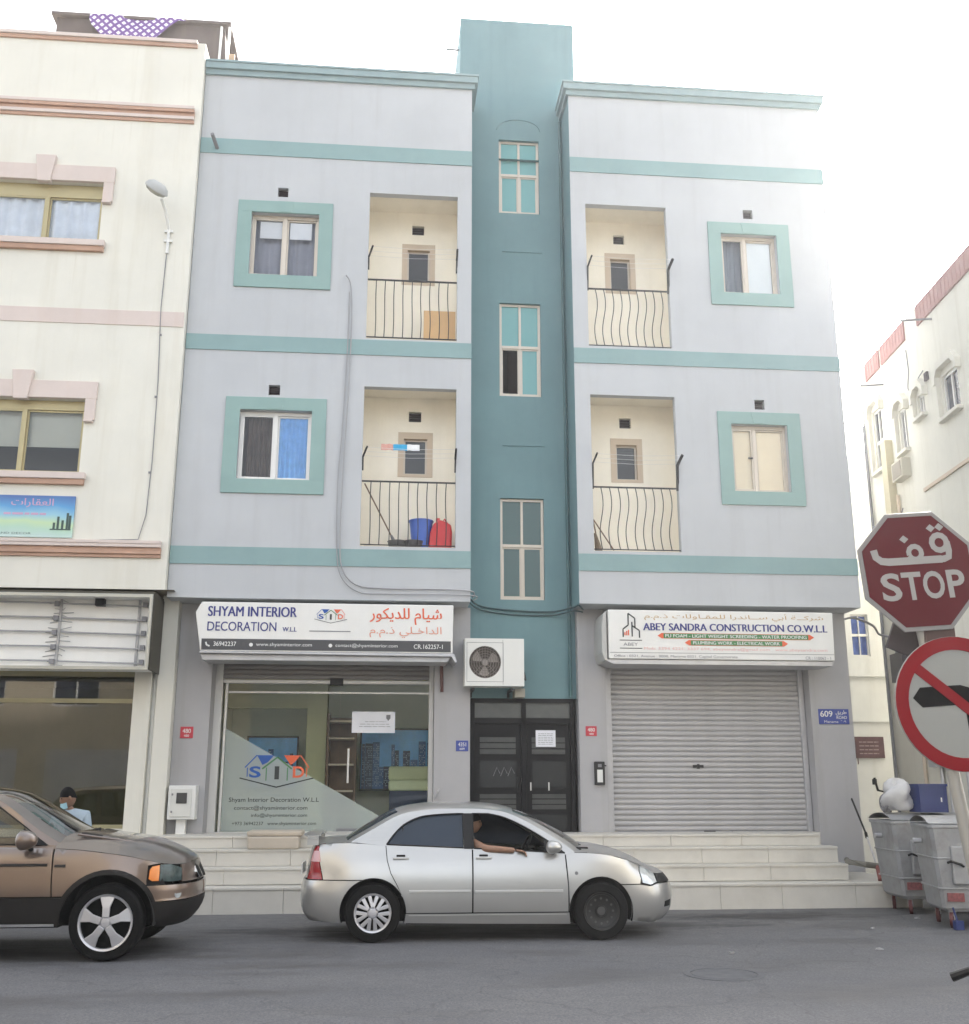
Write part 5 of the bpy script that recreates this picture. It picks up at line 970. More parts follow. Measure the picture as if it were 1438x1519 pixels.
def wheel(parent, x, y, r, w, rim, style, sg):
    mt = Matrix.Translation((x, y, r)) @ Matrix.Rotation(R(90) * (1 if sg < 0 else -1), 4, 'X')   # local +Z faces outboard
    p = [(rim, w * .42), (rim + .02, w * .5), (r - .035, w * .5), (r - .008, w * .4), (r, w * .25), (r, -w * .25), (r - .01, -w * .42), (r - .04, -w * .5), (rim, -w * .5)]
    tb = MB().lathe(p, mt, 48); tw_ = tb.build('wheel', mTyre, parent, smooth=True)
    for q in (.6, .75):   # sidewall ridges
        rr = rim + (r - rim) * q; MB().lathe([(rr - .004, w * .5), (rr, w * .506), (rr + .004, w * .5)], mt, 48).build('sidewall_ridge', mTyre, tw_, smooth=True)
    dk = MB().lathe([(.001, w * .1), (rim - .012, w * .1), (rim - .008, w * .44)], mt, 32); dk.build('rim_well', mWell if style != 'black' else mTrim, tw_, smooth=True)
    lip = MB().lathe([(rim - .022, w * .40), (rim - .015, w * .47), (rim + .004, w * .5), (rim + .008, w * .44)], mt, 48)
    mat = mTrim if style == 'black' else mRimS
    if style == 'black':
        lip.lathe([(.001, w * .30), (.06, w * .30), (.065, w * .22), (.12, w * .2), (.15, w * .3), (rim - .02, w * .36), (rim - .01, w * .44)], mt, 40); lip.build('rim', M('steel_wheel_black', (.012, .012, .012), .6, var=.15) if 'steel_wheel_black' not in bpy.data.materials else bpy.data.materials['steel_wheel_black'], tw_, smooth=True)
        m = MB()
        for k in range(12): a = k * math.pi / 6; m.disc(mt @ Vector((.135 * math.cos(a), .135 * math.sin(a), w * .3)), mt.to_3x3() @ Vector((0, 0, 1)), .014, 10)
        m.lathe([(.001, w * .34), (.045, w * .33), (.05, w * .28)], mt, 20); m.build('wheel_nuts', M('dull_nut', (.05, .05, .05), .6) if 'dull_nut' not in bpy.data.materials else bpy.data.materials['dull_nut'], tw_); return
    lip.build('rim', mat, tw_, smooth=True)
    m = MB(); n = 7 if style == 'seven' else 5
    for k in range(n):
        a = 2 * math.pi * k / n + (R(90) if n == 5 else .2)
        if n == 7: wd = ((.05, -.040), (rim - .02, -.062), (rim - .02, -.016), (.06, -.008)), ((.06, .008), (rim - .02, .016), (rim - .02, .062), (.05, .040))
        else: wd = (((.05, -.035), (rim * .55, -.038), (rim - .015, -.075), (rim - .015, .075), (rim * .55, .038), (.05, .035)),)
        for pl in wd:
            f = lambda u, v, d: mt @ Vector((u * math.cos(a) - v * math.sin(a), u * math.sin(a) + v * math.cos(a), d + .02 * (1 - (u / rim) ** 2)))
            m.prism(list(pl), f, w * .36, w * .45)
    m.lathe([(.001, w * .5), (.04, w * .49), (.06, w * .44), (.065, w * .36)], mt, 24); m.build('spokes', mat, tw_, bevel=.006)
    m = MB()
    for k in range(5): a = 2 * math.pi * (k + .5) / 5 + R(90); m.disc(mt @ Vector((.052, 0, 0)) if False else mt @ Vector((.075 * math.cos(a), .075 * math.sin(a), w * .455)), mt.to_3x3() @ Vector((0, 0, 1)), .011, 8)
    m.build('wheel_nuts', mTrim, tw_)
def over(mb, sil, half, crown, bow, nj=14, mi=0, jr=(0, 1)):
    """skin across the car from a side silhouette; half(x,z): half width, crown(i01): rise at centre, bow: forward push"""
    rows = []
    for (x, z), k in zip(sil, range(len(sil))):
        t_ = k / (len(sil) - 1); h = half(x, z); row = []
        for j in range(nj + 1):
            v = jr[0] + (jr[1] - jr[0]) * j / nj; q = v * 2 - 1; c_ = 1 - abs(q) ** 2.4
            row.append(Vector((x + bow(t_) * c_, -h + 2 * h * v if True else 0, z + crown(t_) * c_)))
        rows.append(row)
    mb.grid(rows, mi); return rows

def side_glasshouse(root, sh, outer, holes, ymap, paint, glassm, open_idx=None, trim=None):
    """pillars and window frames on both flanks, panes set in behind"""
    for sg in (-1, 1):
        polys = [[Vector((u, v, 0)) for u, v in outer]] + [[Vector((u, v, 0)) for u, v in h] for h in holes]
        tri = tessellate_polygon(polys); flat = [p for q in polys for p in q]; m = MB()
        m.add([(p.x, sg * ymap(p.x, p.y), p.y) for p in flat], [tuple(t_) for t_ in tri])
        for h in holes: n = len(h); m.add([(u, sg * ymap(u, v), v) for u, v in h] + [(u, sg * (ymap(u, v) - .035), v) for u, v in h], [(i, (i + 1) % n, (i + 1) % n + n, i + n) for i in range(n)])
        fr = m.build('window_frame', paint, root)
        for i, h in enumerate(holes):
            if sg == -1 and open_idx == i: continue
            MB().add([(u, sg * (ymap(u, v) - .022), v) for u, v in h], [tuple(range(len(h)))]).build('side_window', glassm, fr)
        if trim:
            for h in holes: MB().tube([(u, sg * (ymap(u, v) + .001), v) for u, v in h] + [(h[0][0], sg * (ymap(*h[0]) + .001), h[0][1])], .009, 5).build('window_seal', trim, fr)

def mirror_housing(root, x, y, z, sx, sy, sz, mat, sg, rear=None):
    m = MB(); rows = []
    for i in range(9):
        th = math.pi * i / 8; rows.append([(x + sx * math.cos(th) * (1 if math.cos(th) > 0 else .45), y + sy * math.sin(th) * math.cos(2 * math.pi * j / 14), z + sz * math.sin(th) * math.sin(2 * math.pi * j / 14) * (1)) for j in range(15)])
    m.grid(rows); o = m.build('mirror', mat, root, smooth=True); MB().tube([(x + .02, y - sg * sy * .7, z - sz * .6), (x + .06, y - sg * (sy + .09), z - sz * 1.1)], .025, 8).build('mirror_arm', mTrim, o); return o
def seat(root, x, y, zb):
    m = MB(); m.mbox(Matrix.Translation((x, y, zb + .1)), .5, .48, .16); m.mbox(Matrix.Translation((x - .3, y, zb + .42)) @ Matrix.Rotation(R(-18), 4, 'Y'), .13, .46, .62); m.mbox(Matrix.Translation((x - .42, y, zb + .82)) @ Matrix.Rotation(R(-12), 4, 'Y'), .08, .26, .16); m.build('seat', mInter, root, bevel=.04)

# ---- silver sedan
SX, SYc = 1.245, -3.57
SED = local_thing('sedan_car', (SX, SYc, 0), R(-.6), 'silver four door saloon with a small boot spoiler driving right past the steps', 'car')
pS = car_paint('silver_paint', (.47, .47, .455), .62, .3)
plan = [(-2.17, 0), (-2.15, .38), (-2.08, .66), (-1.88, .785), (-1.45, .835), (-.8, .85), (0, .855), (.8, .85), (1.35, .835), (1.75, .775), (2.02, .67), (2.20, .44), (2.28, .19), (2.295, 0)]
sideT = [(.14, .09), (.2, .055), (.28, .03), (.4, .008), (.55, 0), (.7, .006), (.8, .022), (.9, .05), (.96, .075), (1.06, .11)]
frontT = [(.14, .16), (.2, .09), (.28, .03), (.4, 0), (.5, .0), (.58, .015), (.62, .04), (.68, .085), (.74, .15), (.8, .25), (.9, .45)]
rearT = [(.14, .15), (.22, .09), (.3, .03), (.42, 0), (.58, .005), (.66, .03), (.68, .06), (.8, .075), (.95, .10), (1.03, .13), (1.08, .18)]
S = Shell(plan, sideT, frontT, rearT, (1.55, 2.15), (-2.1, -1.55)); u = S.U; WR, WF = -1.305, 1.305; wz, ar = .315, .372
a_ = lambda cx, z: math.degrees(math.asin((z - wz) / ar)); xz = lambda cx, z, sd: (cx + sd * ar * math.cos(math.asin((z - wz) / ar)), z)
FU = S.u1; RU = S.u0
rd = [(-.935, .31), (-.985, .503), (-1.03, .60), (-1.11, .74), (-1.155, .88), (-1.175, 1.04)]
belt = lambda x: lerp([(-2.1, 1.05), (-1.6, 1.07), (-1.175, 1.04), (-.18, .995), (.9, .935), (1.0, .955)], x)
ue = u(2.02)
panels = {
 'rear_bumper': [(RU, .235), (-1.9, .215), (WR - .354, .2)] + arc(WR, wz, ar, 198, 111) + [(-1.438, .665), (RU, .665)],
 'rear_quarter': [(-1.89, .668), (-1.437, .668)] + arc(WR, wz, ar, 110, 31.5) + rd[1:] + [(-1.35, 1.055), (-1.6, 1.07), (-1.9, 1.062), (-2.03, 1.05)],
 'trunk_lid': [(RU, .668), (u(-2.13), .668), (u(-2.115), 1.045), (RU, 1.035)],
 'rear_door': rd[::-1][:5] + arc(WR, wz, ar, 31.5, -1, 6) + [(-.18, .31), (-.18, .995)],
 'front_door': [(-.172, .31), (-.172, .995), (.90, .935), (.905, .8), (.922, .6), (.925, .31)],
 'sill_panel': [(WR + .354, .2), (WF - .354, .175), xz(WF, .305, -1), (-.935 + .0, .305)],
 'fender': [xz(WF, .31, -1), (.925, .6), (.912, .8), (.905, .935), (1.0, .955), (1.2, .95), (1.4, .93), (1.65, .868), (1.84, .805), (1.80, .735), (1.81, .66), (1.79, .60)] + arc(WF, wz, ar, 50.5, 180)[:-1],
 'front_bumper': [xz(WF, .596, 1), (1.79, .596), (1.93, .575), (ue, .60), (FU, .585), (FU, .2), (2.0, .155), (WF + .354, .2)] + arc(WF, wz, ar, -18, 49, 10),
 'headlight': [(1.81, .735), (1.85, .80), (1.97, .765), (u(2.06), .71), (ue, .61), (1.93, .585), (1.82, .61)],
 'tail_light': [(-1.895, .668), (-2.03, 1.03), (u(-2.1), 1.045), (u(-2.115), .668)],
 'grille': [(ue, .61), (u(2.08), .705), (FU, .69), (FU, .592)],
}
pm = {'headlight': mHL, 'tail_light': mRed, 'grille': mTrim}
made = {}
for k, pl in panels.items():
    if k in ('rear_bumper', 'trunk_lid', 'front_bumper', 'grille'):
        mb = MB(); [S.fill(mb, pl, sg) for sg in (-1, 1)]; made[k] = mb.build(k, pm.get(k, pS), SED, smooth=60, merge=True)
    else:
        for sg in (1, -1): mb = MB(); S.fill(mb, pl, sg, gap=.0045 if k != 'sill_panel' else .003); made[k] = mb.build(k, pm.get(k, pS), SED, smooth=60)
mPL = M('pale_pink_lens', (.6, .32, .32), .15, coat=.6)
for sg in (-1, 1): mb = MB(); S.fill(mb, [(-1.94, .86), (-1.985, .98), (u(-2.1), .98), (u(-2.11), .86)], sg, off=.004, gap=.001); mb.build('clear_lens', mPL, SED)
mb = MB(); full = [(-2.0, .25), (WR - .34, .25)] + arc(WR, wz, ar + .02, 190, -10) + [(WF - .34, .22)] + arc(WF, wz, ar + .02, 190, -10) + [(1.95, .25), (1.95, .6), (1.8, .72), (1.4, .88), (1.0, .92), (-.18, .96), (-1.175, 1.0), (-1.9, 1.0)]
for sg in (-1, 1): S.fill(mb, full, sg, off=-.022, step=.12)
mb.build('inner_shell', mWell, SED)
# hood and boot lid
def lid(sh, ztop, ua, ub, crown, name, mat, n=26, pw=2.2, parent=None):
    rows = []
    for k in range(n + 1):
        uu = ua + (ub - ua) * k / n; z = ztop(uu); L_ = sh.at(uu, z, -1, -.004); w_ = abs(L_.y); row = []
        for j in range(17):
            q = -1 + j / 8; row.append(Vector((L_.x, q * w_, z + crown(k / n) * (1 - abs(q) ** pw))))
        rows.append(row)
    return MB().grid(rows).build(name, mat, parent, smooth=60)
hz = lambda uu: slerp([(1.0, .955), (1.2, .95), (1.4, .93), (1.65, .868), (1.84, .805), (u(2.06), .71), (FU, .69)], uu)
lid(S, hz, 1.02, FU, lambda t_: .085 * (1 - smooth(.55, 1, t_)) + .0, 'hood', pS, parent=SED)
tz = lambda uu: slerp([(RU, 1.035), (u(-2.115), 1.045), (-2.03, 1.05), (-1.9, 1.062), (-1.55, 1.07)], uu)
lid(S, tz, RU, -1.5, lambda t_: .05 * smooth(0, .5, t_), 'boot_lid', pS, parent=SED)
# glasshouse
sil = catmull([(1.02, .955), (.86, 1.07), (.55, 1.255), (.35, 1.355), (.18, 1.41), (-.1, 1.44), (-.5, 1.442), (-.75, 1.425), (-1.02, 1.375), (-1.3, 1.23), (-1.58, 1.075)], 4)
hw = lambda x, z: .785 - .46 * (z - .96) - .04 * smooth(-.9, -1.6, x) - .03 * smooth(.4, 1.02, x)
mb = MB(); rows = over(mb, sil, hw, lambda t_: .045 * smooth(0, .3, t_) * smooth(1.0, .7, t_) + .03, lambda t_: .20 * (1 - smooth(.05, .42, t_)) - .10 * smooth(.62, .95, t_), nj=20)
mb.v, mb.f, mb.m = [], [], []; n = len(rows); r0, r1, r2, r3 = 0, int(n * .33), int(n * .785), n - 1
mb.grid(rows[r1:r2 + 1]); mb.build('roof', pS, SED, smooth=60)
for a, b_, nm in ((r0, r1, 'windshield'), (r2, r3, 'rear_window')):
    sub = rows[a:b_ + 1]; MB().grid([r_[2:19] for r_ in sub]).build(nm, mCarGlassC if nm == 'windshield' else mCarGlass, SED, smooth=60)
    [MB().grid([r_[q] for r_ in sub]).build('pillar', pS, SED, smooth=60) for q in (slice(0, 3), slice(18, None))]
ym = lambda x, z: hw(x, z)
outer = [p for p in sil[::-1]] + [(.9, .93), (-.18, .99), (-1.175, 1.035)]
rearw = catmull([(-1.165, 1.05), (-1.09, 1.15), (-.97, 1.265), (-.80, 1.345), (-.6, 1.375), (-.28, 1.39)], 4) + [(-.28, 1.01)]
frontw = [(-.165, 1.005), (-.165, 1.39)] + catmull([(.02, 1.385), (.2, 1.345), (.4, 1.26), (.65, 1.12), (.9, .95)], 4)
side_glasshouse(SED, S, outer, [rearw, frontw], ym, pS, mCarGlass, open_idx=1, trim=mTrim)
m = MB()
for sg in (-1, 1): m.add([(x, sg * (ym(x, z) + .003), z) for x, z in ((-.275, 1.0), (-.17, .998), (-.17, 1.39), (-.275, 1.39))], [(0, 1, 2, 3)]); m.tube([(-.98, sg * (ym(-.98, 1.2) - .01), 1.04), (-.98, sg * (ym(-.98, 1.26) - .01), 1.27)], .008, 4)
m.build('centre_pillar', mTrim, SED)
for sg in (-1, 1):
    mb = MB(); mb.add([(x, sg * (ym(x, z) + .004), z) for x, z in ((.66, .958), (.88, .945), (.70, 1.085), (.66, 1.11))], [(0, 1, 2, 3)]); mb.build('mirror_sail', mTrim, SED)
for sg in (-1, 1): mirror_housing(SED, .72, sg * .90, 1.02, .13, .085, .075, pS, sg)
# trim
def strip(u0, u1, z, h, off, mat, name, sh, root, n=12):
    for sg in (-1, 1):
        rows = [[sh.at(u0 + (u1 - u0) * k / n, z + dz, sg, o_) for dz, o_ in ((-h / 2, 0), (-h / 3, off), (h / 3, off), (h / 2, 0))] for k in range(n + 1)]; MB().grid(rows).build(name, mat, root, smooth=60)
pS2 = M('silver_moulding', (.62, .62, .6), .3, metal=.5, var=.02)
strip(-.90, -.2, .545, .03, .012, pS2, 'door_moulding', S, SED); strip(-.15, .86, .54, .03, .012, pS2, 'door_moulding', S, SED); strip(-.9, .9, .285, .012, .006, pS2, 'sill_trim', S, SED)
for x, dn in ((-1.0, 'rear_door'), (-.05, 'front_door')):
    for sg in (-1, 1):
        m = MB(); c = S.at(x, .905, sg, .0); m.mbox(Matrix.Translation(c + Vector((0, sg * -.004, .012))), .10, .02, .045, 1); m.mbox(Matrix.Translation(c + Vector((0, sg * .012, -.002))), .18, .024, .026); m.build('door_handle', [pS2, mTrim], SED, bevel=.006)
m = MB(); m.disc(S.at(1.02, .73, -1, .003), (0, -1, 0), .02, 12); m.build('side_repeater', mGrey, SED)
m = MB(); S.fill(m, [(u(2.1), .33), (u(2.1), .4), (u(2.2), .41), (u(2.2), .33)], -1, off=.004); m.build('fog_recess', mTrim, SED)
m = MB(); m.tube([(.98, -.3, 1.015), (1.05, -.5, .99), (1.10, -.66, .975)], .016, 6); m.tube([(1.06, .3, 1.02), (1.12, -.1, 1.03), (1.14, -.4, 1.01)], .016, 6); m.box(1.0, 1.2, -.6, .6, .985, 1.002); m.build('wiper', mTrim, SED)
# spoiler
rows = []
for j in range(13):
    q = -1 + j / 6; y = q * .62; e = abs(q) ** 4; rows.append([(-2.15 + .10 * e, y, 1.15 - .03 * e), (-2.05, y, 1.19 - .04 * e), (-1.93, y, 1.175 - .04 * e), (-1.92 - .02 * e, y, 1.155 - .04 * e), (-2.05, y, 1.14 - .03 * e), (-2.15 + .10 * e, y, 1.15 - .03 * e)])
m = MB().grid(rows); m.box(-2.08, -1.95, -.60, -.54, 1.04, 1.15); m.box(-2.08, -1.95, .54, .60, 1.04, 1.15); m.build('spoiler', pS, SED, smooth=50)
# wheels, wells, floor, cabin
for x in (WR, WF):
    for sg in (-1, 1):
        m = MB(); am = [R(-18 + 216 * k / 30) for k in range(31)]; m.grid([[(x + (ar - .004) * math.cos(t_), sg * yy, wz + (ar - .004) * math.sin(t_)) for t_ in am] for yy in (.50, .81)]); m.add([(x + (ar - .004) * math.cos(t_), sg * .50, wz + (ar - .004) * math.sin(t_)) for t_ in am], [tuple(range(31))]); m.build('wheel_arch', mWell, SED)
        wheel(SED, x, sg * .735, .315, .2, .205 if x < 0 else .2, 'seven' if x < 0 else 'black', sg)
m = MB(); m.box(-1.9, 2.0, -.48, .48, .19, .4); m.box(-.93, .93, -.78, .78, .19, .24); m.box(-1.6, -.9, -.74, .74, .68, .95); m.box(-.9, .95, -.76, .76, .24, .3); m.build('floor_pan', mWell, SED)
m = MB(); m.box(.72, 1.1, -.70, .70, .75, .945); m.build('dashboard', mInter, SED, bevel=.03)
for y in (-.36, .36): seat(SED, .12, y, .42)
m = MB(); m.mbox(Matrix.Translation((-.85, 0, .55)), .5, 1.25, .2); m.mbox(Matrix.Translation((-1.1, 0, .85)) @ Matrix.Rotation(R(-20), 4, 'Y'), .14, 1.25, .6); m.build('rear_seat', mInter, SED, bevel=.04)
for sg in (-1, 1): m = MB(); m.box(-.92, .9, sg * .70 - .02, sg * .70 + .02, .3, .93); m.build('door_lining', mInter, SED)
def ringtube(c, q, r, t_): return [c + q @ Vector((r * math.cos(2 * math.pi * k / 24), r * math.sin(2 * math.pi * k / 24), 0)) for k in range(25)]
qs = Matrix.Rotation(R(-62), 3, 'Y')
m = MB(); m.tube(ringtube(Vector((.55, .36, .93)), qs, .185, 0), .016, 8, caps=False); m.tube([(.55, .36, .93), (.75, .36, .85)], .04, 8); m.build('steering_wheel', mTrim, SED)
m = MB(); m.box(-2.165, -2.15, -.26, .26, .70, .82); m.build('number_plate', mWhite, SED)

# ---- bronze suv
UX, UY = -2.735, -4.57
SUV = local_thing('suv_car', (UX, UY, 0), R(0), 'bronze brown off-roader with dark lower cladding at the left edge', 'car')
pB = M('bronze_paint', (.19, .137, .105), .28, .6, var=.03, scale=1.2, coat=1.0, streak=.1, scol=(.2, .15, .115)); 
def sky_sheen(m, sheen_col, amt):
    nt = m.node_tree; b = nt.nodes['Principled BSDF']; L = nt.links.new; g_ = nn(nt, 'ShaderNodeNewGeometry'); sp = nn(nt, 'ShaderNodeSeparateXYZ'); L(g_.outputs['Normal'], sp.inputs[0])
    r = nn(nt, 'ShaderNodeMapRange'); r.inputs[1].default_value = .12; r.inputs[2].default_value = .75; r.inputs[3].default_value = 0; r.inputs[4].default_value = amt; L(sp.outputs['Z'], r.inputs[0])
    src = b.inputs['Base Color'].links[0].from_socket; mx = nn(nt, 'ShaderNodeMix', data_type='RGBA'); L(r.outputs[0], mx.inputs[0]); L(src, mx.inputs[6]); mx.inputs[7].default_value = (*sheen_col, 1); L(mx.outputs[2], b.inputs['Base Color'])
sky_sheen(pB, (.185, .17, .16), .8)  # grey sky reflection painted into the bodywork's upward faces
mClad = M('dark_cladding', (.013, .0115, .0105), .6, var=.12, scale=4, spec=.3)
plan = [(-3.87, 0), (-3.84, .5), (-3.72, .80), (-3.4, .90), (-2.8, .925), (-1.6, .935), (-.6, .935), (0, .925), (.3, .885), (.52, .79), (.70, .60), (.79, .34), (.82, 0)]
sideT = [(.3, .05), (.36, .03), (.5, .01), (.62, 0), (.72, .0), (.85, .015), (.95, .035), (1.03, .06), (1.1, .10), (1.2, .15)]
frontT = [(.26, .2), (.34, .10), (.45, .03), (.56, .01), (.60, .02), (.70, .0), (.725, .06), (.8, .065), (.9, .085), (.97, .13), (1.05, .25)]
rearT = [(.3, .12), (.45, .03), (.6, 0), (.72, .02), (.76, .08), (1.0, .1), (1.15, .13)]
V = Shell(plan, sideT, frontT, rearT, (.15, .75), (-3.75, -3.2)); u = V.U; WF, WR, wz, ar = 0., -2.82, .37, .468; FU, RU = V.u1, V.u0
vx = lambda cx, z, sd: (cx + sd * ar * math.cos(math.asin((z - wz) / ar)), z); va = lambda z: math.degrees(math.asin((z - wz) / ar))
u60, u72 = u(.60), u(.72)
panels = {
 'front_bumper': [vx(WF, .555, 1), (u(.55), .555), (FU, .565), (FU, .712), (u(.45), .715), vx(WF, .712, 1)] + arc(WF, wz, ar, va(.71), va(.56), 5)[1:-1],
 'lower_bumper': [(.44, .33), (u(.55), .29), (FU, .29), (FU, .56), (u(.55), .55), vx(WF, .55, 1)] + arc(WF, wz, ar, va(.545), va(.33), 6)[1:],
 'fender': [(-.545, .62), (-.565, .85), (-.58, 1.085), (-.3, 1.065), (-.04, 1.035), (.2, 1.0), (.40, .955), (.54, .925), (.385, .905), (.375, .76), (.38, .72)] + arc(WF, wz, ar, va(.718), 180 - va(.622), 16),
 'front_door': [(-.55, .62), (-.57, .85), (-.59, 1.085), (-1.2, 1.10), (-1.74, 1.11), (-1.74, .62)],
 'rear_door': [(-1.75, .62), (-1.75, 1.11), (-2.5, 1.125), (-2.72, 1.13), (-2.68, .95)] + [vx(WR, .8, 1)] + arc(WR, wz, ar, va(.79), va(.62), 6),
 'rear_quarter': [(-2.73, 1.13), (-2.69, .95)] + arc(WR, wz, ar, va(.81), 180 - va(.66), 12) + [(-3.5, .66), (u(-3.75), .66), (u(-3.75), 1.15), (-3.4, 1.14)],
 'tailgate': [(RU, .70), (u(-3.76), .70), (u(-3.76), 1.15), (RU, 1.15)],
 'rear_bumper': [(RU, .36), (-3.5, .36), vx(WR, .36, -1)] + arc(WR, wz, ar, 180 - va(.37), 180 - va(.655), 6) + [(u(-3.76), .655), (RU, .69)],
 'indicator': [(.39, .775), (.40, .865), (.43, .90), (.525, .912), (.515, .75), (.43, .752)],
 'headlight': [(.52, .745), (.525, .915), (u(.62), .915), (u72, .87), (u72, .74), (u(.62), .735)],
 'grille_panel': [(u72, .725), (u72, .905), (FU, .93), (FU, .72)],
}
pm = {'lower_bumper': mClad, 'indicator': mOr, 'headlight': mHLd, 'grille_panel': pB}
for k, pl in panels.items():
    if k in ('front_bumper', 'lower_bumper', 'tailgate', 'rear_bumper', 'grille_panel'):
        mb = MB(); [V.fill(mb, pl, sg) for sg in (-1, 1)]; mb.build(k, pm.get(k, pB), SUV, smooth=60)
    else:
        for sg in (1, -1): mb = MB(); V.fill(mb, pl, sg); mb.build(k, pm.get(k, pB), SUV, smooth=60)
for sg in (-1, 1):
    mb = MB(); V.fill(mb, [vx(WR, .36, 1), (-.44, .36)] + arc(WF, wz, ar, 180 - va(.37), 180 - va(.61), 5) + [(-.55, .615), (-1.75, .615), vx(WR, .615, 1)] + arc(WR, wz, ar, va(.61), va(.37), 5), sg, off=.012); mb.build('side_cladding', mClad, SUV, smooth=60)
    for cx, a0, a1 in ((WF, -4, 184), (WR, -4, 184)):
        mb = MB(); pin = arc(cx, wz, ar - .012, a0, a1, 22); pout = arc(cx, wz, ar + .045, a1, a0, 22); V.fill(mb, pin + pout, sg, off=.016, step=.05); mb.build('arch_cladding', mClad, SUV, smooth=60)
mb = MB(); full = [(-3.5, .4), (WR - .44, .4)] + arc(WR, wz, ar + .03, 180, 0) + [(-.5, .4)] + arc(WF, wz, ar + .03, 180, 0) + [(.6, .4), (.6, .7), (.5, .88), (0, .99), (-.6, 1.05), (-3.5, 1.05)]
for sg in (-1, 1): V.fill(mb, full, sg, off=-.025, step=.14)
mb.build('inner_shell', mWell, SUV)
hz = lambda uu: slerp([(-.6, 1.085), (-.3, 1.065), (-.04, 1.035), (.2, 1.0), (.40, .955), (.54, .925), (u72, .905), (FU, .93)], uu)
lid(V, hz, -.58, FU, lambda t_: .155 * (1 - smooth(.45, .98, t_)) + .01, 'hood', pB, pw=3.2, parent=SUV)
# bonnet creases, vents, grille, lamps
for sg in (-1, 1):
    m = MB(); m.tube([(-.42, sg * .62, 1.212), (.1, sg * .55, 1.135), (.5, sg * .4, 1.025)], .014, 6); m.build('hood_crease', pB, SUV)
    m = MB(); m.mbox(Matrix.Translation((-.30, sg * .50, 1.205)) @ Matrix.Rotation(R(9), 4, 'Y'), .2, .14, .012); m.build('hood_vent', mTrim, SUV)
    rows = []
    m = MB(); kid = [(.03 if True else 0, .735), (.17, .735), (.20, .80), (.19, .90), (.15, .93), (.05, .93), (.02, .88)]
    f = lambda v, z, d: (.755 - .5 * (z - .735) + d, sg * v, z)
    m.prism(kid, f, .0, .045); kg = m.build('kidney_grille', mChrome, SUV, bevel=.008)
    m = MB(); m.prism([(v * .8 + .02, .745 + (z - .735) * .88) for v, z in kid], f, .046, .05); m.build('grille_mesh', mTrim, kg)
    m = MB(); m.disc(V.at(u(.66), .62, sg, .004), V.at(u(.66), .62, sg, .3) - V.at(u(.66), .62, sg, 0), .045, 16); m.build('fog_lamp', mHL, SUV)
strip(-1.70, -.62, .925, .028, .012, mClad, 'door_moulding', V, SUV); strip(-.55, -.44, .915, .028, .012, mClad, 'door_moulding', V, SUV); strip(-2.4, -.5, .35, .03, .02, mSteel, 'sill_trim', V, SUV);
sil = catmull([(-.50, 1.10), (-.79, 1.26), (-1.21, 1.54), (-1.42, 1.61), (-1.8, 1.645), (-2.5, 1.65), (-3.1, 1.62), (-3.45, 1.56), (-3.62, 1.38), (-3.74, 1.14)], 4)
hw = lambda x, z: .825 - .42 * (z - 1.08) - .05 * smooth(-1.1, -.5, x)
mb = MB(); rows = over(mb, sil, hw, lambda t_: .07 * smooth(.05, .3, t_) * smooth(1, .8, t_) + .05 * (1 - smooth(0, .3, t_)), lambda t_: .24 * (1 - smooth(.05, .4, t_)) - .06 * smooth(.75, 1, t_), nj=20)
n = len(rows); r1, r2 = int(n * .36), int(n * .78)
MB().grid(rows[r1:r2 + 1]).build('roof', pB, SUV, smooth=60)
for a, b_, nm in ((0, r1, 'windshield'), (r2, n - 1, 'rear_window')):
    sub = rows[a:b_ + 1]; MB().grid([r_[2:19] for r_ in sub]).build(nm, mCarGlassC if nm == 'windshield' else mCarGlass, SUV, smooth=60)
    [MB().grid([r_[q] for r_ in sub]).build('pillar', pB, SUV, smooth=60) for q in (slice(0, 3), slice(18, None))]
outer = sil[::-1] + [(-.6, 1.075), (-1.74, 1.095), (-3.5, 1.12)]
hA = [(-1.70, 1.12), (-1.70, 1.575), (-1.42, 1.565), (-1.24, 1.495), (-.92, 1.285), (-.68, 1.115)]; hB = [(-2.66, 1.14), (-2.72, 1.58), (-1.80, 1.585), (-1.80, 1.12)]; hC = [(-3.45, 1.2), (-3.35, 1.5), (-2.82, 1.575), (-2.78, 1.15)]
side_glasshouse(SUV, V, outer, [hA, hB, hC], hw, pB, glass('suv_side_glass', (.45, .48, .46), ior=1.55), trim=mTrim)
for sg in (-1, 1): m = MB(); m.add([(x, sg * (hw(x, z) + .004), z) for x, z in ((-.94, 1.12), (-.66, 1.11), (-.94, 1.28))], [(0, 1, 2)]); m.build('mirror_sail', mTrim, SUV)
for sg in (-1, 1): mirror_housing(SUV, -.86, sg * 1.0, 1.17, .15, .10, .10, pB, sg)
m = MB(); m.tube([(-.62, -.62, 1.135), (-.46, -.3, 1.205), (-.36, .05, 1.245)], .014, 6); m.tube([(-.42, .1, 1.24), (-.44, .5, 1.215), (-.55, .7, 1.15)], .014, 6); m.build('wiper', mTrim, SUV)
for x in (WF, WR):
    for sg in (-1, 1):
        m = MB(); am = [R(-5 + 190 * k / 30) for k in range(31)]; m.grid([[(x + (ar - .006) * math.cos(t_), sg * yy, wz + (ar - .006) * math.sin(t_)) for t_ in am] for yy in (.52, .89)]); m.add([(x + (ar - .006) * math.cos(t_), sg * .52, wz + (ar - .006) * math.sin(t_)) for t_ in am], [tuple(range(31))]); m.build('wheel_arch', mWell, SUV)
        wheel(SUV, x, sg * .80, .37, .25, .265, 'five', sg)
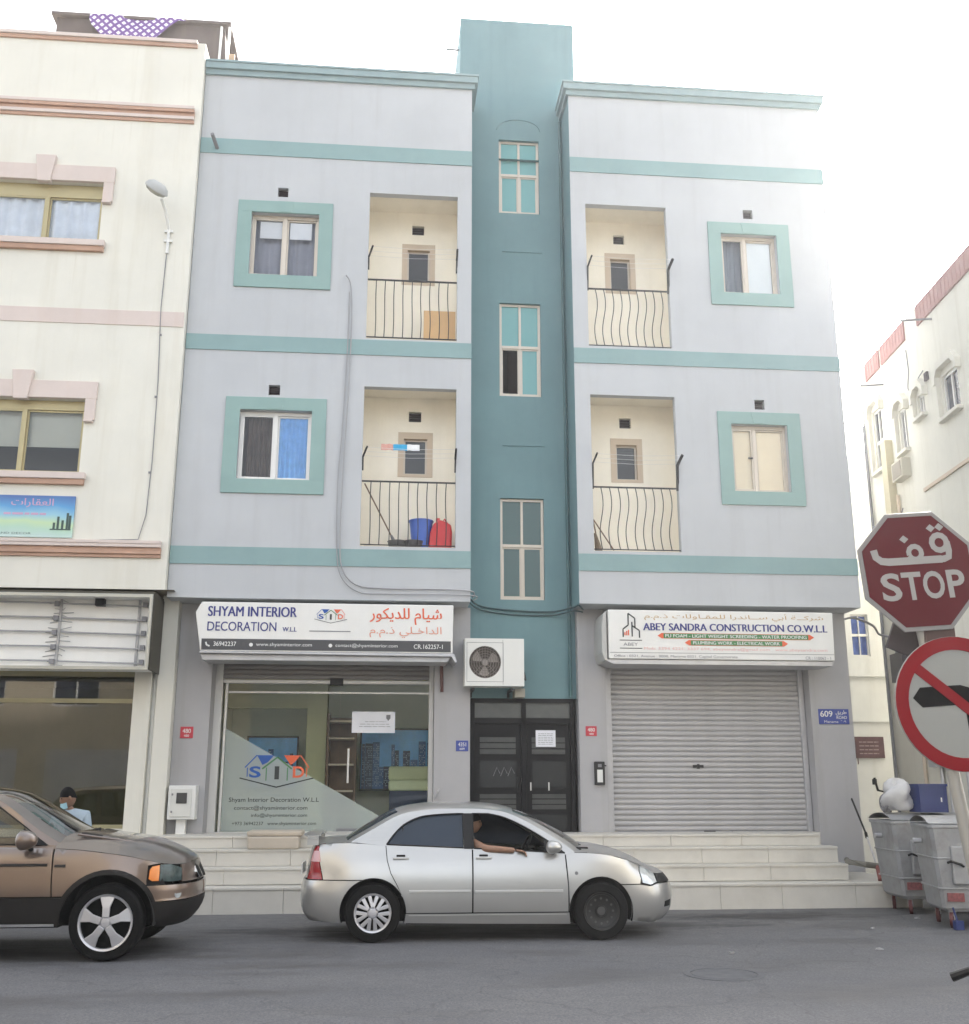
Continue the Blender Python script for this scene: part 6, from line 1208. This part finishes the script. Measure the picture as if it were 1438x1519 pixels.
m = MB(); m.box(-3.5, .55, -.5, .5, .3, .55); m.box(-2.36, -.48, -.84, .84, .32, .40); m.box(-3.7, -.55, -.8, .8, .40, .46); m.build('floor_pan', mWell, SUV)
m = MB(); m.box(-1.0, -.5, -.76, .76, .85, 1.09); m.build('dashboard', mInter, SUV, bevel=.03)
for y in (-.4, .4): seat(SUV, -1.5, y, .55); seat(SUV, -2.4, y, .55)
m = MB(); m.tube(ringtube(Vector((-1.08, .4, 1.12)), qs, .19, 0), .016, 8, caps=False); m.build('steering_wheel', mTrim, SUV)

# ------------------------------------------------------------ people
def skin(name, V_, E_, rad, mat, parent=None, root=0, sub=2, extra=None):
    me = bpy.data.meshes.new(name); me.from_pydata(V_, E_, []); o = bpy.data.objects.new(name, me); COL.objects.link(o)
    md = o.modifiers.new('s', 'SKIN'); md.use_smooth_shade = True; sb = o.modifiers.new('u', 'SUBSURF'); sb.levels = sub; sb.render_levels = sub
    for i, v in enumerate(me.skin_vertices[0].data): r_ = rad[i]; v.radius = r_ if isinstance(r_, tuple) else (r_, r_); v.use_root = i == root
    dg = bpy.context.evaluated_depsgraph_get(); ev = o.evaluated_get(dg); m2 = bpy.data.meshes.new_from_object(ev); vs = [v.co.copy() for v in m2.vertices]; fs = [tuple(p.vertices) for p in m2.polygons]
    bpy.data.objects.remove(o); mb = MB(); mb.add(vs, fs)
    if extra: extra(mb)
    return mb
mSkin = M('brown_skin', (.27, .15, .095), .55, var=.06, scale=8); mHair = M('black_hair', (.006, .0055, .0055), .8, var=.3, scale=30, spec=.15); mShirt = M('pale_blue_shirt', (.34, .42, .48), .9, var=.06, scale=6, bump=.1, bscale=30); mMask = M('light_blue_mask', (.35, .58, .66), .85, var=.04); mTrou = M('dark_trousers', (.04, .045, .06), .9, var=.08)
def head_mesh(mb, c, yaw, tilt, s=1.0):
    """skull, jaw, nose, ears, brow; returns the local-to-world matrix (face looks along +X local)"""
    mt = Matrix.Translation(c) @ Matrix.Rotation(yaw, 4, 'Z') @ Matrix.Rotation(tilt, 4, 'Y') @ Matrix.Diagonal((s, s, s, 1)); rows = []
    for i in range(15):
        th = math.pi * i / 14; z = math.cos(th); r_ = math.sin(th); row = []
        for j in range(21):
            ph = 2 * math.pi * j / 20; x, y = math.cos(ph) * r_, math.sin(ph) * r_; X_, Y_, Z_ = x * .098, y * .077, z * .118
            if z < 0: X_ += .012 * -z * (1 if x > 0 else .2); Y_ *= 1 - .28 * (-z) ** 1.5
            if x > .6: X_ -= .012 * math.exp(-((z - .12) / .14) ** 2) * math.exp(-((abs(y) - .35) / .2) ** 2); X_ += .02 * math.exp(-((z + .1) / .2) ** 2) * math.exp(-(y / .13) ** 2); X_ += .006 * math.exp(-((z - .34) / .1) ** 2)
            row.append(mt @ Vector((X_, Y_, Z_)))
        rows.append(row)
    mb.grid(rows)
    for sg in (-1, 1):
        mb.lathe([(.001, .012), (.018, .01), (.026, .002), (.02, -.004), (.001, -.006)], mt @ Matrix.Translation((-.008, sg * .078, -.005)) @ Matrix.Rotation(R(-90 * sg + 0), 4, 'X') @ Matrix.Diagonal((.75, 1.25, 1, 1)), 12)
    return mt
def hand(mb, wrist, direction, up, s=1.0):
    d = Vector(direction).normalized(); w_ = d.cross(Vector(up)).normalized(); n_ = w_.cross(d).normalized(); wr = Vector(wrist)
    for k, (ln, o_) in enumerate(((.075, -.03), (.088, -.01), (.082, .011), (.062, .031))):
        b_ = wr + d * .085 * s + w_ * o_ * s; mb.tube([wr + d * .03 * s + w_ * o_ * .7 * s, b_, b_ + (d * .9 - n_ * .35).normalized() * ln * .45 * s, b_ + (d * .9 - n_ * .35).normalized() * ln * .45 * s + (d * .45 - n_ * .9).normalized() * ln * .5 * s], [.013 * s, .0105 * s, .0095 * s, .007 * s], 7)
    b_ = wr + d * .035 * s - w_ * .035 * s; mb.tube([wr + d * .01 * s - w_ * .015 * s, b_, b_ + (d * .8 - w_ * .6).normalized() * .035 * s, b_ + (d * 1 - w_ * .25 - n_ * .3).normalized() * .062 * s], [.016 * s, .013 * s, .011 * s, .008 * s], 7)
# standing man behind the off-roader
PX, PY = -4.16, -1.75
P1 = thing('person', (PX, PY, 0), 'man in a pale blue shirt and lowered face mask standing behind the bronze car', 'person')
pv = lambda *q: (PX + q[0], PY + q[1], q[2])
Vp = [pv(0, 0, .90), pv(0, 0, 1.08), pv(0, 0, 1.27), pv(-.02, -.02, 1.385), pv(-.03, -.03, 1.44), pv(.0, .0, .86), pv(.09, .02, .84), pv(.1, 0, .46), pv(.1, .02, .09), pv(.12, -.12, .04), pv(-.09, .02, .84), pv(-.11, -.02, .46), pv(-.1, .02, .09), pv(-.12, -.12, .04), pv(.19, .01, 1.32), pv(.24, -.03, 1.07), pv(.19, -.2, .93), pv(-.19, .0, 1.32), pv(-.25, -.06, 1.08), pv(-.15, -.25, 1.05)]
Ep = [(0, 1), (1, 2), (2, 3), (3, 4), (0, 5), (5, 6), (6, 7), (7, 8), (8, 9), (5, 10), (10, 11), (11, 12), (12, 13), (2, 14), (14, 15), (15, 16), (2, 17), (17, 18), (18, 19)]
Rp = [(.15, .1), (.15, .1), (.16, .1), .055, .05, .12, .085, .06, .042, .04, .085, .06, .042, .04, .055, .045, .032, .055, .045, .032]
mb = skin('body', Vp, Ep, Rp, mSkin); hmx = head_mesh(mb, Vector(pv(-.05, -.055, 1.545)), R(205), R(18), 1.02); hand(mb, pv(.19, -.2, .93), (-.3, -.6, -.2), (0, 0, 1)); hand(mb, pv(-.15, -.25, 1.05), (.8, -.3, 0), (0, 0, 1)); mb.build('body', mSkin, P1, smooth=80)
sh_i = [0, 1, 2, 3, 14, 15, 17, 18]; Vs = [Vp[i] for i in sh_i]; Vs[3] = pv(-.02, -.02, 1.395)
skin('shirt', Vs, [(0, 1), (1, 2), (2, 3), (2, 4), (4, 5), (2, 6), (6, 7)], [(.165, .115), (.17, .115), (.185, .12), .075, .08, .062, .08, .062], mShirt).build('shirt', mShirt, P1, smooth=80)
tr_i = [0, 5, 6, 7, 8, 10, 11, 12]; skin('trousers', [Vp[i] for i in tr_i], [(0, 1), (1, 2), (2, 3), (3, 4), (1, 5), (5, 6), (6, 7)], [(.155, .11), .13, .1, .075, .06, .1, .075, .06], mTrou).build('trousers', mTrou, P1, smooth=80)
def cap(mt, name, parent):
    rows = []
    for i in range(8):
        th = (math.pi * .5) * i / 7; row = []
        for j in range(21):
            ph = 2 * math.pi * j / 20; dz = .045 * max(0, -math.cos(ph)); row.append(mt @ Vector((math.cos(ph) * math.sin(th) * .103 - .006, math.sin(ph) * math.sin(th) * .082, math.cos(th) * .118 + .008 + (.02 if i < 7 else .032 * max(0, math.cos(ph))) - dz * (i / 7) ** 2)))
        rows.append(row)
    return MB().grid(rows).build(name, mHair, parent, smooth=80)
cap(hmx, 'hair', P1)
for sg in (-1, 1):
    m = MB(); m.mbox(hmx @ Matrix.Translation((.088, sg * .03, .018)), .01, .026, .01); m.build('eye', mHair, P1); m = MB(); m.mbox(hmx @ Matrix.Translation((.09, sg * .03, .042)), .012, .036, .008); m.build('eyebrow', mHair, P1)
rows = [[hmx @ Vector((.100 * math.cos(a) * (1 + .12 * math.sin(q * 1.5)) + .012, .083 * math.sin(a), -.045 - .075 * q)) for a in [-1.25 + 2.5 * k / 12 for k in range(13)]] for q in (0, .25, .5, .75, 1)]
MB().grid(rows).build('face_mask', mMask, P1, smooth=80)
# passenger at the open front window, arm resting on the door
P2 = thing('person', (SX, SYc, .5), 'person inside the silver car with a bare arm resting on the open window sill', 'person')
cx, cy = SX - .02, SYc - .36; pv = lambda *q: (cx + q[0], cy + q[1], q[2])
Vp = [pv(-.12, 0, .62), pv(-.17, 0, .8), pv(-.2, 0, 1.0), pv(-.18, 0, 1.12), pv(-.16, 0, 1.17), pv(.1, -.09, .62), pv(.38, -.1, .66), pv(.5, -.1, .4), pv(.1, .09, .62), pv(.38, .1, .66), pv(.5, .1, .4), pv(-.16, -.19, 1.06), pv(-.02, -.40, 1.0), pv(.33, -.445, .982), pv(-.16, .19, 1.05), pv(.0, .25, .82), pv(.25, .12, .78)]
Ep = [(0, 1), (1, 2), (2, 3), (3, 4), (0, 5), (5, 6), (6, 7), (0, 8), (8, 9), (9, 10), (2, 11), (11, 12), (12, 13), (2, 14), (14, 15), (15, 16)]
Rp = [(.14, .11), (.13, .1), (.14, .1), .055, .05, .085, .06, .045, .085, .06, .045, .06, .048, .03, .055, .045, .03]
mb = skin('body', Vp, Ep, Rp, mSkin); hmx = head_mesh(mb, Vector(pv(-.13, -.02, 1.275)), R(-12), R(4), .98); hand(mb, pv(.33, -.445, .982), (1, -.02, -.12), (0, 0, 1)); hand(mb, pv(.25, .12, .78), (1, 0, -.1), (0, 0, 1)); mb.build('body', mSkin, P2, smooth=80); cap(hmx, 'hair', P2)
mDarkSh = M('dark_shirt', (.03, .03, .035), .9, var=.1)
skin('shirt', [Vp[i] for i in (0, 1, 2, 3, 11, 14, 15)], [(0, 1), (1, 2), (2, 3), (2, 4), (2, 5), (5, 6)], [(.155, .12), (.15, .115), (.16, .115), .07, .072, .072, .06], mDarkSh).build('shirt', mDarkSh, P2, smooth=80)
skin('trousers', [Vp[i] for i in (0, 5, 6, 7, 8, 9, 10)], [(0, 1), (1, 2), (2, 3), (0, 4), (4, 5), (5, 6)], [(.15, .12), .095, .07, .055, .095, .07, .055], mTrou).build('trousers', mTrou, P2, smooth=80)
for sg in (-1, 1): m = MB(); m.mbox(hmx @ Matrix.Translation((.088, sg * .03, .018)), .01, .026, .01); m.build('eye', mHair, P2)

# ------------------------------------------------------------ wheeled bins and what lies on and by them
mBin = M('bin_grey', (.30, .305, .31), .5, metal=.25, var=.12, scale=3, streak=.65, scol=(.17, .155, .14), sscale=(3, 3, 2.5)); mCast = M('caster_red_brown', (.10, .025, .025), .6, var=.3, scale=10)
def dumpster(x, y, rz, label, first=None):
    t_ = local_thing('wheeled_bin', (x, y, 0), rz, label, 'bin', 'grey wheeled bins at the alley mouth'); w, d, h = 1.25, .95, 1.3
    rows = []
    for z, k in ((.2, .80), (.24, .86), (.7, .93), (1.2, 1.0)):
        rows.append([(sx * w / 2 * k + .0, sy * d / 2 * k, z) for sx, sy in ((-1, -.9), (-.93, -1), (.93, -1), (1, -.9), (1, .9), (.93, 1), (-.93, 1), (-1, .9), (-1, -.9))])
    m = MB().grid(rows); m.add(rows[0][:8], [tuple(range(8))]); m.build('body', mBin, t_, smooth=30)
    m = MB(); m.ring(-w / 2 - .03, w / 2 + .03, -.001, .001, .0, 0, 0) if False else None
    for z, k in ((1.19, 1.03), (.82, .975), (.46, .935)):
        hh_ = .045 if z > 1 else .022; pr_ = [(sx * w / 2 * k, sy * d / 2 * k) for sx, sy in ((-1, -.9), (-.93, -1), (.93, -1), (1, -.9), (1, .9), (.93, 1), (-.93, 1), (-1, .9))]; b_ = MB(); b_.prism(pr_, lambda p, q, dd: (p, q, dd), z, z + hh_); b_.build('rim' if z > 1 else 'rib', mBin, t_, bevel=.008)
    rows = [[(-w / 2 * 1.02 + w * 1.02 * i / 10, -d / 2 * 1.02 + d * 1.02 * j / 8, 1.245 + .09 * math.sin(math.pi * j / 8) ** .8) for i in range(11)] for j in range(9)]
    m = MB().grid(rows); m.build('lid', mBin, t_, smooth=60)
    m = MB()
    for xx in (-.3, .02, .34): m.box(xx - .10, xx + .10, -d / 2 * .965 - .03, -d / 2 * .92, .52, .98)
    m.build('front_panel', mBin, t_, bevel=.02)
    for xx in (-.36, .36): MB().tube([(xx - .09, -d / 2 - .02, .78), (xx - .06, -d / 2 - .07, .80), (xx + .06, -d / 2 - .07, .76), (xx + .09, -d / 2 - .02, .74)], .016, 6).build('handle', mTrim, t_)
    for sx in (-1, 1):
        MB().tube([(sx * (w / 2 + .0), 0, 1.02), (sx * (w / 2 + .1), 0, 1.02)], .035, 10).build('lifting_pin', mSteel, t_)
        for sy in (-1, 1):
            c = Vector((sx * .42, sy * .32, .1)); mt = Matrix.Translation(c) @ Matrix.Rotation(R(70 if sx < 0 else 110), 4, 'Z') @ Matrix.Rotation(R(90), 4, 'X'); m = MB(); m.lathe([(.001, .025), (.05, .025), (.055, .02), (.1, .022), (.1, -.022), (.055, -.02), (.05, -.025), (.001, -.025)], mt, 24); c_ = m.build('caster', mCast, t_, smooth=40)
            m = MB(); m.mbox(Matrix.Translation(c + Vector((0, 0, .1))), .09, .09, .02); m.mbox(Matrix.Translation(c + Vector((.0, .035, .05))), .05, .008, .1); m.mbox(Matrix.Translation(c + Vector((.0, -.035, .05))), .05, .008, .1); m.build('fork', mSteel, c_)
    for q, (xx, zz, ww, hh_) in enumerate(((-.38, .32, .2, .1), (-.05, .33, .16, .1), (.42, .34, .16, .16))): B(xx - ww / 2, xx + ww / 2, -d / 2 * .90 - .012, -d / 2 * .85, zz, zz + hh_).build('sticker', M('bin_sticker_%d' % q, ((.2, .06, .06), (.1, .1, .1), (.32, .12, .12))[q], .6, var=.4, scale=25) if 'bin_sticker_%d' % q not in bpy.data.materials else bpy.data.materials['bin_sticker_%d' % q], t_)
    return t_
dumpster(7.74, -1.93, R(-6), 'farther grey wheeled bin beside the steps, half hidden by the other bin'); dumpster(7.56, -3.5, R(-13), 'nearer grey wheeled bin at the right edge below the blue crate')
CR = thing('crate', (7.85, -2.4, 1.36), 'dark blue plastic crate standing on top of the bins', 'crate')
mNavyP = M('navy_plastic', (.015, .03, .13), .45, var=.08, scale=5)
m = MB(); x0, x1, y0, y1, z0, z1 = 7.50, 7.90, -2.35, -2.0, 1.345, 1.73
m.ring(x0, x1, z0, z1, .03, y0, y0 + .02); m.box(x0 + .03, x1 - .03, y0 + .006, y0 + .016, z0 + .03, z1 - .03); m.box(x0, x0 + .02, y0 + .02, y1, z0, z1); m.box(x1 - .02, x1, y0 + .02, y1, z0, z1); m.box(x0 + .02, x1 - .02, y1 - .02, y1, z0, z1); m.box(x0 + .02, x1 - .02, y0 + .02, y1 - .02, z0, z0 + .02); m.build('body', mNavyP, CR)
m = MB(); m.ring(x0 - .012, x1 + .012, z1 - .03, z1, .0121, y0 - .012, y1 + .012) if False else m.box(x0 - .012, x1 + .012, y0 - .014, y0 - .001, z1 - .035, z1); m.build('rim', mNavyP, CR); B(x0 + .3, x0 + .32, y0 - .004, y0 - .001, z0 + .14, z0 + .2).build('label', mWhite, CR)
def lump(c, s, seed, mat, name, label, cat):
    r_ = random.Random(seed); ph = [(r_.uniform(0, 6), r_.uniform(2, 5), r_.uniform(2, 6)) for _ in range(5)]; rows = []
    for i in range(15):
        th = math.pi * i / 14; row = []
        for j in range(25):
            a = 2 * math.pi * (j % 24) / 24; k = 1 + sum(.085 * math.sin(p + q * a * round(1) if False else p + round(q) * a + w_ * th) for p, q, w_ in ph)
            row.append((c[0] + s[0] * k * math.sin(th) * math.cos(a), c[1] + s[1] * k * math.sin(th) * math.sin(a), max(c[2] + s[2] * k * math.cos(th), c[2] - s[2] * .92)))
        rows.append(row)
    o = MB().grid(rows).build(name, mat, smooth=70); return T_(o, label, cat)
mBag = M('white_bag', (.50, .50, .50), .6, var=.08, scale=5, bump=.6, bscale=16)
lump((7.30, -2.08, 1.55), (.21, .16, .2), 4, mBag, 'sack', 'white plastic sack lying on the bins beside the blue crate', 'bag')
lump((7.15, -2.0, 1.46), (.07, .1, .13), 9, mGrey, 'sack', 'small dark grey sack squeezed left of the white one on the bins', 'bag')
BR = thing('broom', (7.6, -1.3, .35), 'long broom with a reddish end leaning against the corner beside the bins', 'broom')
MB().tube([(7.62, .2, 1.5), (7.50, -.5, .98)], .016, 6).build('stick', mTrim, BR); MB().tube([(7.50, -.5, .98), (7.36, -1.15, .46)], .014, 6).build('stick', mSteel, BR); MB().tube([(7.50, -.49, 1.0), (7.485, -.55, .93)], .024, 6).build('joint', mTrim, BR); MB().tube([(7.38, -1.05, .55), (7.34, -1.25, .36)], [.025, .05], 8).build('brush', M('dull_red_brush', (.2, .07, .06), .8, var=.2), BR)
m = MB(); m.tube([(7.5, .3, .55), (7.0, -.9, .6), (7.2, -1.05, .57), (7.6, -1.0, .52)], .045, 8); T_(m.build('hose', M('grey_hose', (.18, .17, .14), .8, var=.15)), 'grey bundle of pipe lying on the lowest step at its right end', 'pipe')
o = MB(); o.tube([(7.16, -1.7, 1.82), (7.19, -1.72, 1.64), (7.32, -1.74, 1.61), (7.34, -1.75, 1.30)], .018, 6); o.tube([(7.16, -1.7, 1.80), (7.16, -1.7, 1.72)], .035, 8); T_(o.build('hooked_rod', mTrim), 'black bent rod standing up behind the farther bin', 'rod')
WB = thing('electric_meter', (7.2, -1.4, 1.5), 'small white meter box above the farther bin beside the black rod', 'meter box')
o = MB(); wbox(o, 1.35, 1.7, .003, .12, 1.55, 1.85); o.build('housing', mWhite, WB, bevel=.01); o = MB(); wbox(o, 1.45, 1.5, .12, .13, 1.6, 1.8); o.build('slot', mVent, WB)
o = B(7.0, 7.1, -3.95, -3.87, .004, .11); o.tube([(7.04, -3.91, .1), (7.01, -3.89, .26)], .012, 5); T_(o.build('brush_head', mNavyP), 'small dark blue scrap under the front wheel of the nearer bin', 'scrap')
# ------------------------------------------------------------ road signs on one leaning post
SP = thing('traffic_sign', (3.25, -11.85, 0), 'leaning post with a red stop sign above a round no left turn sign', 'sign')
mSignLt = M('sign_letter_white', (.36, .345, .33), .5, var=.04); mPost = M('post_grey', (.40, .385, .35), .45, metal=.4, var=.08, streak=.2); mSignRed = M('sign_red', (.105, .009, .014), .6, spec=.15, var=.05, streak=.12, scol=(.16, .01, .02)); mSignRed2 = M('ring_red', (.24, .008, .014), .6, spec=.15, var=.05); mSignBk = M('sign_back', (.27, .26, .25), .5, var=.04, streak=.08, scol=(.2, .19, .17)); mSignWh = M('sign_white_face', (.31, .315, .295), .5, var=.04, streak=.08, scol=(.16, .155, .14)); mSignBlk = M('sign_black', (.006, .006, .006), .7, spec=.1, var=.05)
Yp = -11.87; top = Vector((2.80, Yp + .06, 3.0)); bot = Vector((3.16, Yp + .06, -.02))
MB().tube([bot, bot + (top - bot) * .5, top], .033, 14).build('post', mPost, SP, smooth=True)
def sgn(cx, cz, rot):  # local sign frame
    return lambda u_, v_, y_=0: (cx + u_ * math.cos(rot) - v_ * math.sin(rot), Yp + y_, cz + u_ * math.sin(rot) + v_ * math.cos(rot))
f = sgn(2.835, 2.815, R(4.5)); oc = lambda r_: [(r_ * math.cos(R(22.5 + 45 * k)), r_ * math.sin(R(22.5 + 45 * k))) for k in range(8)]
m = MB(); m.prism(oc(.347), lambda u_, v_, d: f(u_, v_, d), -.012, .0); pl = m.build('stop_plate', mSignBk, SP, bevel=.003)
m = MB(); m.prism(oc(.322), lambda u_, v_, d: f(u_, v_, d), -.0155, -.0122); m.build('red_face', mSignRed, pl)
for ch, a, b_ in (('S', -.225, -.115), ('T', -.108, .002), ('O', .008, .128), ('P', .145, .245)):
    m = MB(); put(m, ch, a, b_, -.155, -.005, 0, 0, .028, fn=lambda u_, v_: f(u_, v_, -.0175)); m.build('letter', mSignLt, pl)
def stroke(m, pts, w_, y_):
    n = len(pts)
    for side in (0,):
        L_, R_ = [], []
        for i in range(n):
            a, b_ = Vector(pts[max(i - 1, 0)]), Vector(pts[min(i + 1, n - 1)]); d = (b_ - a).normalized(); nn_ = Vector((-d.y, d.x)) * w_ / 2; p = Vector(pts[i]); L_.append(p + nn_); R_.append(p - nn_)
        m.add([f(p.x, p.y, y_) for p in L_] + [f(p.x, p.y, y_) for p in R_], [(i, i + 1, n + i + 1, n + i) for i in range(n - 1)])
m = MB(); stroke(m, [(-.235, .125), (-.228, .085), (-.20, .062), (-.16, .056), (.14, .056)], .04, -.0172)
stroke(m, [(-.005 + .036 * math.cos(t_), .098 + .036 * math.sin(t_)) for t_ in [R(200 - 30 * k) for k in range(13)]], .028, -.0176)
stroke(m, [(.14 + .042 * math.cos(t_), .146 + .042 * math.sin(t_)) for t_ in [R(0 + 30 * k) for k in range(13)]], .032, -.018); stroke(m, [(.182, .15), (.186, .10), (.18, .066), (.15, .056), (.12, .056)], .036, -.0184)
m.build('arabic_word', mSignLt, pl)
for a, b_ in ((-.055, .175), (.105, .228), (.155, .232)):
    m = MB(); m.add([f(a + .026 * c_, b_ + .022 * s_, -.0174) for c_, s_ in ((1, 0), (0, 1), (-1, 0), (0, -1))], [(0, 1, 2, 3)]); m.build('arabic_dot', mSignLt, pl)
f2 = sgn(2.985, 2.117, R(3)); circ = lambda r_, n=48: [(r_ * math.cos(2 * math.pi * k / n), r_ * math.sin(2 * math.pi * k / n)) for k in range(n)]
m = MB(); m.prism(circ(.348), lambda u_, v_, d: f2(u_, v_, d), -.012, 0); pl = m.build('no_turn_plate', mSignWh, SP)
m = MB(); n = 48; m.add([f2(*p, -.0165) for p in circ(.346)] + [f2(*p, -.0165) for p in circ(.278)] + [f2(*p, -.012) for p in circ(.346)] + [f2(*p, -.012) for p in circ(.278)], [(k, (k + 1) % n, (k + 1) % n + n, k + n) for k in range(n)] + [(k, (k + 1) % n, (k + 1) % n + 2 * n, k + 2 * n) for k in range(n)] + [(k + n, (k + 1) % n + n, (k + 1) % n + 3 * n, k + 3 * n) for k in range(n)]); m.build('red_ring', mSignRed2, pl)
m = MB(); m.prism([(-.225, .17), (-.19, .21), (.225, -.16), (.19, -.20)], lambda u_, v_, d: f2(u_, v_, d), -.0185, -.0122); m.build('red_bar', mSignRed2, pl)
m = MB(); m.prism([(-.25, .038), (-.205, .09), (.015, .094), (.06, .08), (.092, .035), (.10, -.2), (.028, -.2), (.026, -.045), (-.01, -.008), (-.205, -.012)][::-1], lambda u_, v_, d: f2(u_, v_, d), -.0150, -.0121); m.build('black_arrow', mSignBlk, pl)
m = MB(); q = Matrix.Translation((2.80, Yp + .12, 2.46)) @ Matrix.Rotation(R(22), 4, 'Y'); m.mbox(q, .20, .02, .16); m.build('back_plate', M('brown_back_plate', (.05, .038, .04), .6, var=.15), SP); m = MB(); m.mbox(Matrix.Translation((2.93, Yp + .02, 2.48)), .16, .03, .1); m.build('clamp', M('rusty_clamp', (.10, .06, .05), .7, var=.2), SP)

# ------------------------------------------------------------ on the road
mGreyL = M('grey_paper', (.33, .33, .33), .8)
MH = thing('manhole_cover', (4.0, -7.0, 0), 'round iron manhole cover in the road at lower right', 'manhole')
mMan = M('worn_iron', (.085, .088, .096), .8, metal=0, var=.2, scale=8, bump=.4, bscale=40)
m = MB(); m.lathe([(.001, .006), (.30, .006), (.302, .002)], Matrix.Translation((3.22, -6.75, 0)), 40); m.build('cover', mMan, MH)
m = MB(); m.lathe([(.312, .001), (.314, .007), (.37, .007), (.375, .001)], Matrix.Translation((3.22, -6.75, 0)), 40); m.build('frame', mMan, MH)
for k, (x, y, s_, lab) in enumerate(((7.1, -2.75, .03, 'white scrap of paper on the road by the nearer bin'), (6.05, -3.7, .025, 'tiny white scrap of paper on the road in front of the bins'), (5.35, -5.4, .032, 'white scrap of paper on the open road at lower right'), (3.7, -5.5, .03, 'pale scrap of litter on the road ahead of the silver car'))):
    r_ = random.Random(k); m = MB(); pts = [(x + s_ * 1.6 * math.cos(a) * r_.uniform(.6, 1), y + s_ * math.sin(a) * r_.uniform(.6, 1), .008 + r_.uniform(0, .02)) for a in [k2 * 1.05 for k2 in range(6)]]; m.add(pts + [(p[0], p[1], .003) for p in pts], [tuple(range(6))] + [(i, (i + 1) % 6, (i + 1) % 6 + 6, i + 6) for i in range(6)]); T_(m.build('litter', mGreyL), lab, 'litter')
o = MB(); o.tube([(2.78, -11.9, .80), (2.86, -11.95, .84), (3.2, -12.0, 1.02)], [.022, .018, .018], 8); T_(o.build('black_bar', mTrim), 'black bar poking into the bottom right corner of the view', 'bar')

for o in bpy.data.objects:
    if o.parent and any(k in o.name for k in ('lettering', 'wheel_nuts', 'loose_wires', 'fan_grille', 'house_logo')): o['kind'] = 'stuff'

# ------------------------------------------------------------ thin hazy air added to give the glare over the facade
hm = bpy.data.materials.new('glare_haze'); hm.use_nodes = True; nt = hm.node_tree; nt.nodes.remove(nt.nodes['Principled BSDF'])
pv_ = nn(nt, 'ShaderNodeVolumePrincipled'); pv_.inputs['Color'].default_value = (.95, .97, 1, 1); pv_.inputs['Density'].default_value = .0012; pv_.inputs['Anisotropy'].default_value = .6
nt.links.new(pv_.outputs[0], nt.nodes['Material Output'].inputs['Volume'])
T_(MB().box(-162, 162, -162, 162, -1.2, 18.2).build('glare_haze', hm), kind='stuff')
